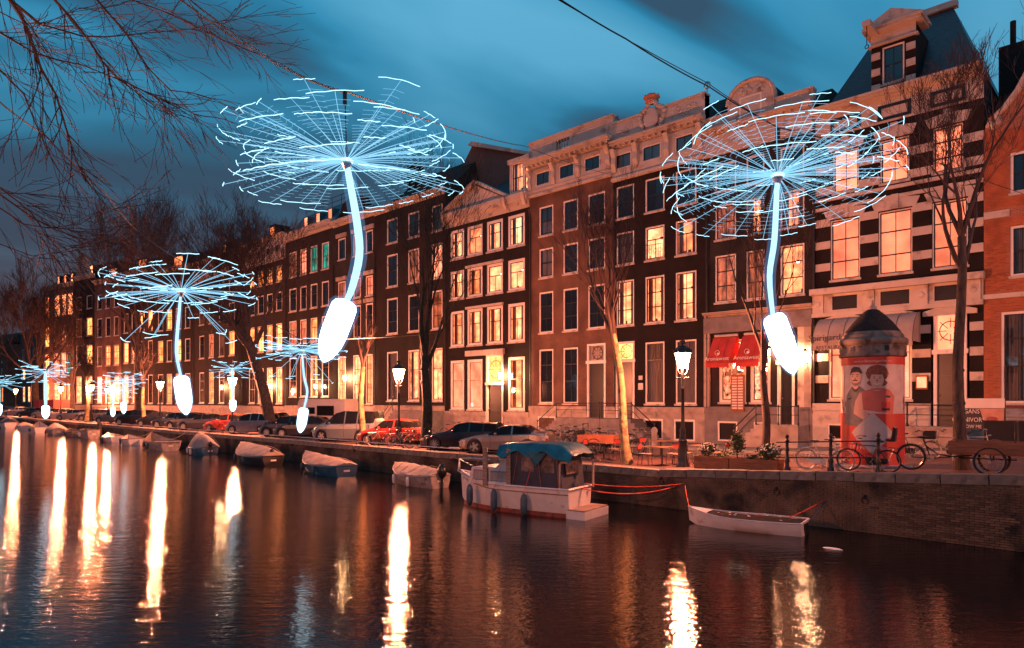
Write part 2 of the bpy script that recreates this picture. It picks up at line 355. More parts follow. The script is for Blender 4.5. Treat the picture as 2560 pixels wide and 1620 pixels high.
# far quay wall: brick face, coping stones; its nearest bricks one by one
qw = thing('quay_wall', 'long dark brick quay wall with a stone coping rising out of the canal', 'wall', (0, VQ, 0))
core = M(); u = -330
while u < 30:
    a, b = u, u+3; core.add([(a, .02, -1.5), (b, .02, -1.5), (b, .02, sz(b)-.2), (a, .02, sz(a)-.2)], [(0, 1, 2, 3)]); u += 3
obj('wall_face', core, MT['quay'], qw)
UB0 = -14.5
mt = M(); u = UB0
while u < 9: mt.add([(u, .008, -1.5), (u+1.5, .008, -1.5), (u+1.5, .008, sz(u+1.5)-.2), (u, .008, sz(u)-.2)], [(0, 1, 2, 3)]); u += 1.5
obj('mortar_bed', mt, MT['mortar'], qw)
def brickfield(parent, u0, u1, z0, topf, y, mat, npart, key, holes=(), bw=.21, bh=.055, j=.01, depth=.03):
    cells = []; r = 0; z = z0
    while z < topf(u0)+2:
        x = u0-(bw+j)*(.5 if r % 2 else 0)+random.uniform(-.01, .01)
        while x < u1:
            a, b = max(x, u0), min(x+bw, u1); cx = (a+b)/2
            if b-a > .04 and z+bh < topf(cx) and not any(h[0]-.02 < b and a < h[1]+.02 and h[2]-.03 < z+bh and z < h[3]+.03 for h in holes): cells.append((a, b, z))
            x += bw+j
        z += bh+j; r += 1
    cells.sort(key=key); full = [c for c in cells if c[1]-c[0] > bw-.005]; parts = full[:npart]; ps = set(parts)
    me = [M().box(0, bw, -depth-random.uniform(-.006, .008), .02, 0, bh).data('brick', mat) for _ in range(6)]
    for i, (a, b, z) in enumerate(parts):
        o = obj('brick', me[i % 6], parent=parent, loc=(a, y, z), rot=(random.uniform(-.02, .02), 0, random.uniform(-.012, .012)))
    m = M()
    for c in cells:
        if c in ps: continue
        d = random.uniform(-.008, .010); m.box(c[0], c[1], y-depth-d, y+.01, c[2]+random.uniform(-.002, .002), c[2]+bh)
    obj('brick_courses', m, mat, parent, kind='stuff')
brickfield(qw, UB0, 1.5, -.25, lambda u: sz(u)-.235, 0, MT['qbrick'], 300, lambda c: abs(c[0]+4.6)+abs(c[2]-.7)*1.2)
u = -120.0; k = 0; cmesh = [M().prism([(.015, 0), (1.085, 0), (1.085, .24), (1.07, .262), (.03, .262), (.015, .24)], 0, .56, 'y').data('coping_stone', MT['coping']) for _ in range(2)]
while u < 6:
    o = obj('coping_stone', cmesh[k % 2], parent=qw, loc=(u, -.045+random.uniform(-.012, .012), sz(u)-.235+random.uniform(-.008, .008)))
    o.rotation_euler = (0, -math.atan(.056) if u > -14 else 0, random.uniform(-.006, .006)); u += 1.1; k += 1
# moss streaks and iron mooring rings on the wall
for i, u in enumerate((-13.2, -9.0, -6.4, -24.5, -33, -40, -47)):
    mr = M().torus((0, -.05, 0), .09, .014, 'y', 14, 5).box(-.03, .03, -.05, .03, .06, .16)
    tag(obj('mooring_ring', mr, MT['iron'], loc=(u, VQ-.02, .95), rot=(.2, 0, 0)), 'iron mooring ring on the quay wall, '+['above the white skiff bow', 'above the white skiff stern', 'right of the white skiff', 'behind the motor cruiser', 'behind the small cream boat', 'behind the dark blue boat', 'near the tan covered boat'][i], 'mooring ring', 'mooring rings on the quay wall')
# low mooring rail along the quay edge
for (p0, p1, nm) in ((560, 1150, 'in front of the vans and the red car'), (200, 555, 'in front of the distant parked cars')):
    u0, u1 = uv(p0, 21.8), uv(p1, 21.8); rl = thing('mooring_rail', 'low iron rail on the quay edge '+nm, 'rail', (u0, 21.78, 1.3), 0, 'low rails on the quay edge')
    obj('rail', M().tube([(0, 0, .22), (u1-u0, 0, .22)], .025, 6), MT['steel'], rl)
    n = int((u1-u0)/2.2); pm = M().tube([(0, 0, 0), (0, 0, .22)], .018, 5).data('rail_post', MT['iron'])
    for i in range(n+1): obj('rail_post', pm, parent=rl, loc=((u1-u0)*i/n, 0, 0))
# ---------------------------------------------------------------- houses
WC = {}
STY = {'T': [(.0, .62, 2), (.62, 1, 1)], '22': [(0, .5, 2), (.5, 1, 2)], '23': [(0, .34, 2), (.34, .67, 2), (.67, 1, 2)], '12': [(0, .6, 1), (.6, 1, 1)], '13': [(0, .4, 2), (.4, .72, 2), (.72, 1, 2)], 'F': [(0, .3, 2), (.3, .68, 2), (.68, 1, 2)], '21': [(0, 1, 2)], 'S': [(0, .72, 1), (.72, 1, 3)], '1': [(0, 1, 1)], '24': [(0, .5, 2), (.5, 1, 3)]}
def window(par, x0, x1, z0, z1, sty, lit, cw=.09, near=True, fm='white2', name='window', y=0, sill=True, sash='sash'):
    w, h = x1-x0, z1-z0; key = (round(w, 2), round(h, 2), sty, cw, near, fm, y, sash)
    if key not in WC:
        f = M(); b = .045 if near else .06
        f.box(0, cw, .03, .15, 0, h).box(w-cw, w, .03, .15, 0, h).box(cw, w-cw, .03, .15, h-cw, h).box(cw, w-cw, .03, .15, 0, cw*.8)
        s = M(); panes = []; X0, X1, Z0, Z1 = cw, w-cw, cw*.8, h-cw; H_ = Z1-Z0
        s.box(X0, X0+b, .07, .13, Z0, Z1).box(X1-b, X1, .07, .13, Z0, Z1)
        for i, (a, c, n) in enumerate(STY[sty]):
            za, zb = Z0+H_*a, Z0+H_*c
            s.box(X0+b, X1-b, .065, .135, za-(0 if i == 0 else b*.6), za+b*(1 if i == 0 else .6))
            for k in range(n):
                xa = X0+b+(X1-X0-2*b)*k/n; xb = X0+b+(X1-X0-2*b)*(k+1)/n
                if k: s.box(xa-b*.35, xa+b*.35, .08, .12, za+b*.6, zb-b*.6)
                panes.append((xa, xb, za, zb))
        s.box(X0+b, X1-b, .065, .135, Z1-b, Z1)
        pm = [(M().add([(0, 0, 0), (q[1]-q[0], 0, 0), (q[1]-q[0], 0, q[3]-q[2]), (0, 0, q[3]-q[2])], [(0, 1, 2, 3)]), q) for q in panes] if near else None
        if not near:
            pn = M()
            for q in panes: pn.quad((q[0], .1, q[2]), (q[1], .1, q[2]), (q[1], .1, q[3]), (q[0], .1, q[3]))
            pm = pn
        WC[key] = [f.data('window', MT[fm]), s.data('sash', MT[sash]), pm, {}]
    fme, sme, pm, cache = WC[key]
    o = obj(name, fme, parent=par, loc=(x0, y, z0)); obj('sash', sme, parent=o)
    if near:
        gm = 'darkpane' if lit == 'D' else 'pane'
        if gm not in cache: cache[gm] = [(q[0].data('pane', MT[gm]), q[1]) for q in pm]
        for me, q in cache[gm]:
            obj('pane', me, parent=o, loc=(q[0], .1, q[2]), rot=(random.uniform(-.006, .006), 0, random.uniform(-.02, .02)))
        if lit in 'CP':
            k = 'cur'+lit
            if k not in cache:
                m = M(); n = 24; pts = [(w*i/n, .24+.025*math.sin(i*1.9)*(1 if lit == 'C' else .2)) for i in range(n+1)]
                m.grid([[(p[0], p[1], 0) for p in pts], [(p[0], p[1], h) for p in pts]]); cache[k] = m.data('curtain', MT['curtain' if lit == 'C' else 'P'])
            obj('curtain', cache[k], parent=o)
        elif lit != 'D':
            k = 'room'+lit
            if k not in cache:
                m = M(); e, d = .12, 1.1
                a = [(-e, .2, -.05), (w+e, .2, -.05), (w+e, .2, h+.1), (-e, .2, h+.1)]; bk = [(-e, d, -.05), (w+e, d, -.05), (w+e, d, h+.1), (-e, d, h+.1)]
                m.add(a+bk, [(4, 5, 6, 7), (0, 4, 7, 3), (1, 2, 6, 5), (0, 1, 5, 4), (3, 7, 6, 2)]); cache[k] = m.data('room', MT[lit])
            obj('room', cache[k], parent=o)
            if lit in 'LHY' and w > .7:
                i = random.random()
                if 'fur' not in cache:
                    m = M(); x = .1
                    while x < w-.15:
                        hh = random.uniform(.08, .35); ww = random.uniform(.06, .2); m.box(x, min(w-.1, x+ww), .3, .34, .08, hh); x += ww+random.uniform(.05, .4)
                    m.tube([(w*.55, .7, h), (w*.55, .7, h*.74)], .012, 4).blob((w*.55, .7, h*.70), (.13, .13, .09), 8, 5)
                    cache['fur'] = m.data('furnishing', MT['K'])
                    m = M().blob((w*.55, .62, h*.69), (.10, .05, .06), 8, 5); cache['bulb'] = m.data('ceiling_lamp', MT['bulb'])
                obj('furnishing', cache['fur'], parent=o)
                if i < .45: obj('ceiling_lamp', cache['bulb'], parent=o)
                if i > .5 or i < .15:
                    if 'drape' not in cache:
                        m = M(); dw = w*.22
                        for (p, q) in ((cw, cw+dw), (w-cw-dw, w-cw)): m.grid([[(p+(q-p)*j/10, .24+.03*math.sin(j*2.1), .0) for j in range(11)], [(p+(q-p)*j/10, .24+.03*math.sin(j*2.1), h) for j in range(11)]])
                        cache['drape'] = m.data('drape', MT['drape'])
                    obj('drape', cache['drape'], parent=o)
    else:
        mk = {'D': 'darkpane', 'C': 'curtain'}.get(lit, lit)
        if mk not in cache: cache[mk] = pm.data('pane', MT[mk])
        obj('pane', cache[mk], parent=o)
    if sill: 
        if 'sill' not in cache: cache['sill'] = M().box(-.06, w+.06, -.07, .1, -.11, -.002).data('sill', MT['white' if fm == 'white2' else 'stone'])
        obj('sill', cache['sill'], parent=o)
    return o
def wallgrid(m, x0, x1, z0, z1, holes, depth=.2, y=0):
    hs = [h for h in holes if h[0] < x1 and h[1] > x0 and h[2] < z1 and h[3] > z0]
    xs = sorted({x0, x1, *[min(max(h[i], x0), x1) for h in hs for i in (0, 1)]}); zs = sorted({z0, z1, *[min(max(h[i], z0), z1) for h in hs for i in (2, 3)]})
    for i in range(len(xs)-1):
        for k in range(len(zs)-1):
            cx, cz = (xs[i]+xs[i+1])/2, (zs[k]+zs[k+1])/2
            if any(h[0] < cx < h[1] and h[2] < cz < h[3] for h in hs): continue
            m.quad((xs[i], y, zs[k]), (xs[i+1], y, zs[k]), (xs[i+1], y, zs[k+1]), (xs[i], y, zs[k+1]))
    for (a, b, c, d) in hs:
        m.quad((a, y, c), (a, y, d), (a, y+depth, d), (a, y+depth, c)); m.quad((b, y, c), (b, y+depth, c), (b, y+depth, d), (b, y, d))
        m.quad((a, y, d), (b, y, d), (b, y+depth, d), (a, y+depth, d)); m.quad((a, y, c), (a, y+depth, c), (b, y+depth, c), (b, y, c))
class House:
    def __init__(s, name, label, px0=None, px1=None, org=None, rz=0, w=None, base=None):
        if org is None:
            s.u0 = uv(px0, VB); u1 = uv(px1, VB); s.w = u1-s.u0; s.base = sz(s.u0) if base is None else base; org = (s.u0, VB, s.base)
        else: s.w = w; s.base = base if base is not None else 1.3; org = (org[0], org[1], s.base); s.u0 = 0
        s.o = thing(name, label, 'house', org, rz, 'canal houses along the far quay'); s.near = True
    def X(s, px): return uv(px, VB)-s.u0
    def Z(s, z): return z-s.base
    def walls(s, ztop, holes, mat, D=11, z0=None, y=0, plinth=None):
        m = M(); Zt = s.Z(ztop); zz0 = 0 if z0 is None else s.Z(z0)
        wallgrid(m, 0, s.w, zz0, Zt, holes, y=y)
        m.quad((0, y, zz0), (0, y, Zt), (0, D, Zt), (0, D, zz0)); m.quad((s.w, y, zz0), (s.w, D, zz0), (s.w, D, Zt), (s.w, y, Zt)); m.quad((0, D, zz0), (0, D, Zt), (s.w, D, Zt), (s.w, D, zz0))
        m.quad((0, y+1.3, Zt), (s.w, y+1.3, Zt), (s.w, D, Zt), (0, D, Zt))
        return obj('wall', m, mat, s.o)
    def cornice(s, z, h, out=.5, mat='white', mod=True, x0=0, x1=None, name='cornice'):
        x1 = s.w if x1 is None else x1; m = M(); Z0 = s.Z(z)
        for (a, b, o_) in ((0, .22, .10), (.22, .5, .32), (.5, .78, .78), (.78, 1, 1)):
            m.box(x0-.02, x1+.02, -out*o_, .02, Z0+h*a+.001, Z0+h*b)
        if mod:
            n = max(2, int((x1-x0)/.42))
            for i in range(n):
                x = x0+(x1-x0)*(i+.5)/n; m.box(x-.07, x+.07, -out*.72, -.02, Z0+h*.24, Z0+h*.5)
        return obj(name, m, MT[mat], s.o)
    def band(s, z0, z1, out=.06, mat='white', x0=0, x1=None, name='band', y=0):
        return obj(name, M().box(x0, s.w if x1 is None else x1, y-out, y+.01, s.Z(z0), s.Z(z1)), MT[mat], s.o)
    def roof(s, z0, z1, mat='rooftile', y0=.3, d=3.0, x0=0, x1=None, D=10.5, hip=0, name='roof'):
        x1 = s.w if x1 is None else x1; a, b = s.Z(z0), s.Z(z1)
        m = M().add([(x0, y0, a), (x1, y0, a), (x1, D, a), (x0, D, a), (x0+hip, y0+d, b), (x1-hip, y0+d, b), (x1-hip, D-1, b), (x0+hip, D-1, b)],
                    [(0, 1, 5, 4), (1, 2, 6, 5), (2, 3, 7, 6), (3, 0, 4, 7), (4, 5, 6, 7)])
        return obj(name, m, MT[mat], s.o)
    def windows(s, cols, rows, lits, styles, cw=.09, fm='white2', near=True, **kw):
        for ri, (zt, zb) in enumerate(rows):
            for ci, (a, b) in enumerate(cols):
                l = lits[ri][ci]
                if l in '.x': continue
                st = styles[ri] if not isinstance(styles, str) else styles
                window(s.o, a, b, s.Z(zb), s.Z(zt), st, l, cw, near, fm, **kw)
    def holes(s, cols, rows, lits): return [(a, b, s.Z(zb), s.Z(zt)) for ri, (zt, zb) in enumerate(rows) for ci, (a, b) in enumerate(cols) if lits[ri][ci] != '.']
    def door(s, x0, x1, z0, z1, mat='black', trans=True, lit='Y', casing='white2', fan=.25, grille=False):
        a, b = s.Z(z0), s.Z(z1); h = b-a; zd = a+h*(1-fan) if fan else b; w = x1-x0; c = .13
        o = obj('door', M().box(x0+c, x1-c, .12, .2, a, zd-.1), MT[mat], s.o)
        m = M().box(x0, x0+c, -.04, .22, a, b).box(x1-c, x1, -.04, .22, a, b).box(x0+c, x1-c, -.04, .22, b-c, b).box(x0-.06, x1+.06, -.10, .22, zd-.1, zd+.1)
        obj('door_frame', m, MT[casing], o)
        pm = M(); dw = (w-2*c)
        for (qa, qb) in ((.06, .3), (.36, .62), (.68, .95)): pm.box(x0+c+.12, x1-c-.12, .095, .12, a+(zd-a)*qa, a+(zd-a)*qb)
        obj('door_panel', pm, MT[mat], o); obj('handle', M().blob((x0+c+.1, .07, a+(zd-a)*.42), (.035, .04, .035)), MT['steel'], o)
        if fan:
            obj('fanlight', M().quad((x0+c, .15, zd+.1), (x1-c, .15, zd+.1), (x1-c, .15, b-c), (x0+c, .15, b-c)), MT[{'D': 'darkpane', 'C': 'curtain'}.get(lit, lit)], o)
            g = M(); cx, cz, rr = (x0+x1)/2, (zd+b)/2, min(w/2-c, (b-zd)/2-.12)
            g.torus((cx, .12, cz), rr*.85, .022, 'y', 18, 4)
            for k in range(8): t = PI*k/4; g.tube([(cx+rr*.3*math.cos(t), .12, cz+rr*.3*math.sin(t)), (cx+rr*1.15*math.cos(t), .12, cz+rr*1.15*math.sin(t))], .015, 4)
            obj('glazing_bar', g, MT['sash'], o)
        return o
    def plinth(s, z1, mat='stone', wins=(), z0=None, out=.07, skip=()):
        m = M(); xs = 0; segs = []
        for (a, b) in sorted(skip): segs.append((xs, a)); xs = b
        segs.append((xs, s.w)); Zt = s.Z(z1)
        for (a, b) in segs:
            if b-a < .05: continue
            wallgrid(m, a, b, 0, Zt, [w for w in wins], depth=.3, y=-out)
            m.quad((a, -out, Zt), (b, -out, Zt), (b, 0, Zt), (a, 0, Zt)); m.quad((a, -out, 0), (a, -out, Zt), (a, 0, Zt), (a, 0, 0)); m.quad((b, -out, 0), (b, 0, 0), (b, 0, Zt), (b, -out, Zt))
        o = obj('plinth', m, MT[mat], s.o)
        mm = M()
        for (a, b) in segs:
            if b-a > .05: mm.box(a+.003, b-.003, -out-.05, .01, Zt-.34, Zt+.004)
        obj('plinth_ledge', mm, MT[mat], o)
        return o
    def stoop(s, x0, x1, z1, y0=-1.4, mat='stone_dk', side=None, n=6, run=.28):
        Z1 = s.Z(z1); st = obj('stoop', M().box(x0, x1, y0, -.08, -.05, Z1), MT[mat], s.o)
        for sd in (side or []):
            for k in range(n):
                zt = Z1*(1-(k+1)/(n+1))
                if sd == 'L': q = (x0-run*(k+1), x0-run*k-.002, y0, -.1)
                elif sd == 'R': q = (x1+run*k+.002, x1+run*(k+1), y0, -.1)
                else: q = (x0, x1, y0-run*(k+1), y0-run*k-.002)
                obj('step', M().box(q[0], q[1], q[2], q[3], -.05, zt), MT[mat], st)
        return st
    def railing(s, pts, z, h=.95, n=None, mat='iron', posts=True, low=True):
        m = M(); P = [(p[0], p[1], s.Z(p[2])+h) for p in pts]
        m.tube(P, .028, 6)
        if low: m.tube([(p[0], p[1], p[2]-h*.45) for p in P], .018, 5)
        o = obj('railing', m, MT[mat], s.o)
        if posts:
            for p in P: obj('railing_post', M().lathe([(.05, -h), (.05, -h+.12), (.032, -h+.16), (.028, -h*.5), (.045, -h*.48), (.026, -h*.4), (.026, -.05), (.05, 0), (.045, .06), (0.01, .09)], 8, p), MT[mat], o)
        return o
def cols_of(h, L): return [(h.X(a), h.X(b)) for a, b in L]
def text(par, body, size, mat, loc, rot, name='lettering', ext=.004, al='CENTER', sx=1):
    c = bpy.data.curves.new(name, 'FONT'); c.body = body; c.size = size; c.extrude = ext; c.align_x = al; c.align_y = 'CENTER'; c.resolution_u = 2
    t = bpy.data.objects.new(name, c); COL.objects.link(t); me = bpy.data.meshes.new_from_object(t); bpy.data.objects.remove(t); me.materials.clear(); me.materials.append(mat)
    o = obj(name, me, parent=par, loc=loc, rot=rot); o.scale = (sx, 1, 1); return o
RC = [(17.2, 15.2), (14.3, 12.3), (11.3, 8.5), (7.35, 3.65)]
# -- C: brown brick
h = House('brick_house', 'brown brick canal house with white carved frieze and balustraded attic, dark windows', 1324, 1533)
c = cols_of(h, [(1348, 1383), (1408, 1445), (1470, 1513)]); li = ['CDD', 'CDD', 'DDD', 'DDx']
hl = h.holes(c, RC, li); doorx = (c[2][0]-.05, c[2][1]+.05)
hl[-1] = (doorx[0], doorx[1], h.Z(2.75), h.Z(7.5)); h.walls(18.0, hl, MT['brickC'])
h.windows(c, RC, li, ['22', '22', '23', '13'], .10); h.door(*doorx, 2.75, 7.5, lit='C')
bw = [(c[0][0]-.1, c[0][1]+.25, h.Z(1.75), h.Z(2.75))]
h.plinth(3.45, wins=bw, skip=[doorx]); window(h.o, *bw[0], '21', 'D', .1, y=-.07, sill=False)
fr = [(19.6, 18.7)]; fc = cols_of(h, [(1342, 1376), (1400, 1437), (1463, 1502)])
fm = M(); wallgrid(fm, 0, h.w, h.Z(18.0), h.Z(19.85), h.holes(fc, fr, ['DDD']), y=-.12); fm.quad((0, -.12, h.Z(18)), (h.w, -.12, h.Z(18)), (h.w, 0, h.Z(18)), (0, 0, h.Z(18)))
obj('frieze', fm, MT['white'], h.o); h.windows(fc, fr, ['DDD'], '21', .06, y=-.12, sill=False)
h.band(18.002, 18.16, .22, name='moulding'); h.band(18.36, 18.46, .18, name='moulding')
xs = [-.02, fc[0][1]+.25, fc[1][1]+.25, h.w-.3]
for x in (.05, (fc[0][1]+fc[1][0])/2-.15, (fc[1][1]+fc[2][0])/2-.15, h.w-.38):
    obj('bracket', M().prism([(-.13, 18.5-h.base), (-.2, 18.5-h.base), (-.36, 19.0-h.base), (-.30, 19.35-h.base), (-.62, 19.8-h.base), (-.13, 19.8-h.base)], x, x+.3, 'x'), MT['white'], h.o)
for a, b in fc: obj('dentil_course', (lambda m: [m.box(a+.02+i*(b-a)/9, a+.02+i*(b-a)/9+.09, -.24, -.12, h.Z(19.66), h.Z(19.8)) for i in range(9)] and m)(M()), MT['white'], h.o)
h.cornice(19.85, .62, .72)
m = M(); bal = (h.X(1390), h.X(1424)); Z0, Z1 = h.Z(20.47), h.Z(21.75)
m.box(0, bal[0], -.02, .5, Z0, Z1).box(bal[1], h.w, -.02, .5, Z0, Z1).box(bal[0], bal[1], -.02, .5, Z0, Z0+.3).box(bal[0], bal[1], -.02, .5, Z1-.3, Z1)
m.box(-.04, h.w+.04, -.12, .55, Z1+.001, Z1+.14)
for (a, b) in ((.2, bal[0]-.25), (bal[1]+.25, h.w-.3)): m.box(a, b, -.05, -.021, Z0+.2, Z0+.25).box(a, b, -.05, -.021, Z1-.3, Z1-.25).box(a, a+.05, -.05, -.021, Z0+.25, Z1-.3).box(b-.05, b, -.05, -.021, Z0+.25, Z1-.3)
at = obj('attic_wall', m, MT['white'], h.o)
for i in range(5): obj('baluster', M().lathe([(.05, 0), (.05, .05), (.03, .1), (.085, .3), (.05, .5), (.03, .55), (.06, .62), (.06, .68)], 10, (bal[0]+(bal[1]-bal[0])*(i+.5)/5, .15, Z0+.3)), MT['white'], at)
h.roof(20.5, 22.6, x0=h.X(1400), hip=1.2, y0=.8, d=1.5); h.stoop(c[2][0]-1.6, h.w-.02, 2.72, side='L', n=6)
h.railing([(c[2][0]-3.2, -1.35, 1.5), (c[2][0]-1.55, -1.35, 2.72), (h.w-.1, -1.35, 2.72)], 0)
# -- D: dark painted brick with coat of arms
h = House('dark_house', 'dark brown painted canal house under a white attic with carved crowned coat of arms', 1533, 1763)
c = cols_of(h, [(1541, 1585), (1613, 1661), (1689, 1741)]); li = ['DDD', 'CHL', 'LLL', 'xCC']
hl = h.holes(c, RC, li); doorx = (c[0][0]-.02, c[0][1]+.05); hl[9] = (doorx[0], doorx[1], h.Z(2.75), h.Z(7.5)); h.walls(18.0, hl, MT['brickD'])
h.windows(c, RC, li, ['22', 'T', '23', 'S'], .09); h.door(*doorx, 2.75, 7.5, lit='Y')
bw = [(a-.1, b-.05, h.Z(1.5), h.Z(2.75)) for a, b in c[1:]]
h.plinth(3.45, wins=bw, skip=[doorx])
for q in bw: window(h.o, *q, '21', 'D', .12, y=-.07, sill=False)
fc = cols_of(h, [(1537, 1580), (1608, 1654), (1690, 1735)]); fr = [(19.2, 18.3)]
fm = M(); wallgrid(fm, 0, h.w, h.Z(17.55), h.Z(19.5), h.holes(fc, fr, ['CCC']), y=-.12); fm.quad((0, -.12, h.Z(17.55)), (h.w, -.12, h.Z(17.55)), (h.w, 0, h.Z(17.55)), (0, 0, h.Z(17.55)))
obj('frieze', fm, MT['white'], h.o); h.windows(fc, fr, ['CCC'], '21', .06, y=-.12, sill=False); h.band(17.56, 17.75, .25, name='moulding')
for x in (.05, (fc[0][1]+fc[1][0])/2-.15, (fc[1][1]+fc[2][0])/2-.15, h.w-.38):
    obj('bracket', M().prism([(-.13, 18.1-h.base), (-.2, 18.1-h.base), (-.36, 18.6-h.base), (-.28, 19.0-h.base), (-.5, 19.5-h.base), (-.13, 19.5-h.base)], x, x+.3, 'x'), MT['white'], h.o)
h.cornice(19.5, .5, .5)
Z0, Z1 = h.Z(20.0), h.Z(21.2); m = M().box(0, h.w, -.02, .5, Z0, Z1).box(-.03, h.w+.03, -.1, .55, Z1+.001, Z1+.12).box(h.w-.35, h.w, -.06, .5, Z0, Z1)
at = obj('attic_wall', m, MT['white'], h.o)
cx = (h.X(1590)+h.X(1675))/2
m = M().lathe([(.62, 0), (.75, .06), (.72, .14), (.45, .22), (.1, .26)], 18, (cx, -.08, Z0+.72), 'y')       # oval shield
m.T = Matrix.Translation((cx, -.1, Z0+.75)) @ Matrix.Diagonal((.8, 1, 1.1, 1)); m.lathe([(.55, -.18), (.62, -.1), (.62, .1)], 18, (0, 0, 0), 'y'); m.T = None
obj('shield', m, MT['white'], at)
m = M()
for k in range(26):
    t = 2*PI*k/26; r = 1.0+.12*math.sin(5*t); m.blob((cx+r*.78*math.cos(t), -.1, Z0+.75+r*math.sin(t)*.95), (.17, .13, .17), 7, 5, .15)
obj('scrollwork', m, MT['white'], at)
m = M().lathe([(.3, 0), (.42, .1), (.40, .2), (.46, .34), (.3, .5), (.06, .56)], 14, (cx-.1, .05, Z0+1.75))
for k in range(9): t = 2*PI*k/9; m.blob((cx-.1+.45*math.cos(t), .05+.4*math.sin(t), Z0+2.12), (.08, .08, .1), 6, 4)
obj('crown', m, pmat('gilded_terracotta', (.5, .2, .1), .6), at)
for sx in (-1, 1):
    m = M()
    for k in range(40):
        t = random.random(); m.blob((cx+sx*(1.35+t*1.5), -.03, Z0+.65+.25*math.sin(t*9)*(1-t*.5)+random.uniform(-.16, .16)), (.10, .035, .07), 6, 4, .2)
    obj('carved_foliage', m, MT['white'], at)
h.roof(20, 22.1, y0=.9, d=2.4, x0=h.w*.45); h.stoop(.0, c[0][1]+.7, 2.72, side='R', n=5)
h.railing([(0.1, -1.35, 2.72), (c[0][1]+.7, -1.35, 2.72), (c[0][1]+2.3, -1.35, 1.5)], 0)
obj('house_number_plate', M().box(c[0][1]+.35, c[0][1]+.62, -.03, .0, h.Z(5.1), h.Z(5.35)), MT['printW'], h.o)
obj('notice_plate', M().box(c[0][1]+.32, c[0][1]+.66, -.03, .0, h.Z(4.5), h.Z(4.9)), MT['printW'], h.o)
# french balcony in front of the bright middle window
a, b = c[1]; m = M().tube([(a, -.2, h.Z(13.15)), (b, -.2, h.Z(13.15))], .02, 5).tube([(a, -.2, h.Z(12.35)), (b, -.2, h.Z(12.35))], .02, 5)
for k in range(10): m.tube([(a+(b-a)*k/9, -.2, h.Z(12.35)), (a+(b-a)*k/9, -.2, h.Z(13.15))], .012, 4)
for k in range(4): m.torus((a+(b-a)*(k+.5)/4, -.2, h.Z(12.78)), .13, .012, 'y', 12, 4)
obj('balcony_railing', m, MT['iron'], h.o)
# -- B: bright windows, pediment
h = House('gabled_house', 'narrow dark canal house with tall bright warm windows, white pediment and lit dormer', 1112, 1324)
c = cols_of(h, [(1126, 1160), (1168, 1206), (1217, 1257), (1270, 1312)]); RB = [(17.15, 14.9), (13.95, 11.75), (10.8, 8.05), (6.95, 3.15)]
li = ['LLLH', 'LLHH', 'LLLL', 'PPxL']; hl = h.holes(c, RB, li); dx = (c[2][0]-.05, c[2][1]+.05); hl = [q for q in hl if not (q[0] == c[2][0] and q[3] == h.Z(6.95))]+[(dx[0], dx[1], h.Z(1.9), h.Z(7.2))]
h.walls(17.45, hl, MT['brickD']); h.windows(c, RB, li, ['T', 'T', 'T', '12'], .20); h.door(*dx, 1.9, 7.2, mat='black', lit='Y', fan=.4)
h.plinth(3.0, skip=[dx]); h.stoop(dx[0]-.1, dx[1]+.1, 1.85, side='F', n=2, y0=-.5)
for r_ in RB[1:3]:
    h.band(r_[0]+.02, r_[0]+.2, .13, x0=c[1][0]-.1, x1=c[2][1]+.1, name='lintel')
h.band(7.22, 7.62, .2, x0=c[1][0]-.05, x1=c[2][1]+.2, name='lintel')
h.cornice(17.45, 1.05, .45, mod=False); m = M()
xa, xb, xc = -.1, h.X(1268), h.X(1192); m.prism([(xa, h.Z(18.5)), (xb, h.Z(18.5)), (xc, h.Z(20.1))], -.1, .4)
m.prism([(xa-.15, h.Z(18.5)), (xc, h.Z(20.25)), (xb+.15, h.Z(18.5)), (xb+.15, h.Z(18.72)), (xc, h.Z(20.5)), (xa-.15, h.Z(18.72))], -.35, .5)
obj('pediment', m, MT['white'], h.o)
for x in (.15, h.X(1266), h.w-.4): obj('bracket', M().prism([(-.3, h.Z(17.6)), (-.52, h.Z(18.1)), (-.6, h.Z(18.45)), (-.2, h.Z(18.45)), (-.2, h.Z(17.6))], x, x+.28, 'x'), MT['white'], h.o)
h.roof(18.5, 21.2, 'slate', y0=.35, d=3.2)
dx0, dx1 = h.X(1279), h.w-.02; dm = M().box(dx0-.2, dx0, .0, 3.5, h.Z(18.55), h.Z(21.0)).box(dx0-.3, dx1+.1, -.15, 3.6, h.Z(20.85), h.Z(21.15)).box(dx0, dx1, .0, 3, h.Z(18.5), h.Z(18.75)); dd = obj('dormer', dm, MT['white'], h.o)
window(dd, dx0, dx0+(dx1-dx0)*.68, h.Z(18.76), h.Z(20.84), '24', 'H', .08, sill=False); window(dd, dx0+(dx1-dx0)*.70, dx1, h.Z(18.76), h.Z(20.84), '12', 'H', .08, sill=False)
def wall_lantern(par, p, s=1, pw=900):
    o = obj('wall_lantern', M().tube([(p[0], 0, p[2]-.3*s), (p[0], p[1], p[2]-.35*s), (p[0], p[1], p[2]-.22*s)], .02, 5).lathe([(.12, .2), (.14, .22), (.02, .36)], 6, p).lathe([(.07, -.22), (.08, -.2)], 6, p), MT['iron'], par)
    obj('lantern_glass', M().lathe([(.075*s, -.2*s), (.12*s, .2*s)], 6, p), MT['lampglass'], o)
    l = bpy.data.lights.new('lantern_light', 'POINT'); l.energy = pw*s; l.color = (1, .42, .2); l.shadow_soft_size = .08
    lo = bpy.data.objects.new('lantern_light', l); COL.objects.link(lo); lo.parent = o; lo.location = p
wall_lantern(h.o, (dx[1]+.18, -.4, h.Z(5.5)), 1.2) if False else wall_lantern(h.o, (h.X(1262), -.45, h.Z(5.6)), 1.2)
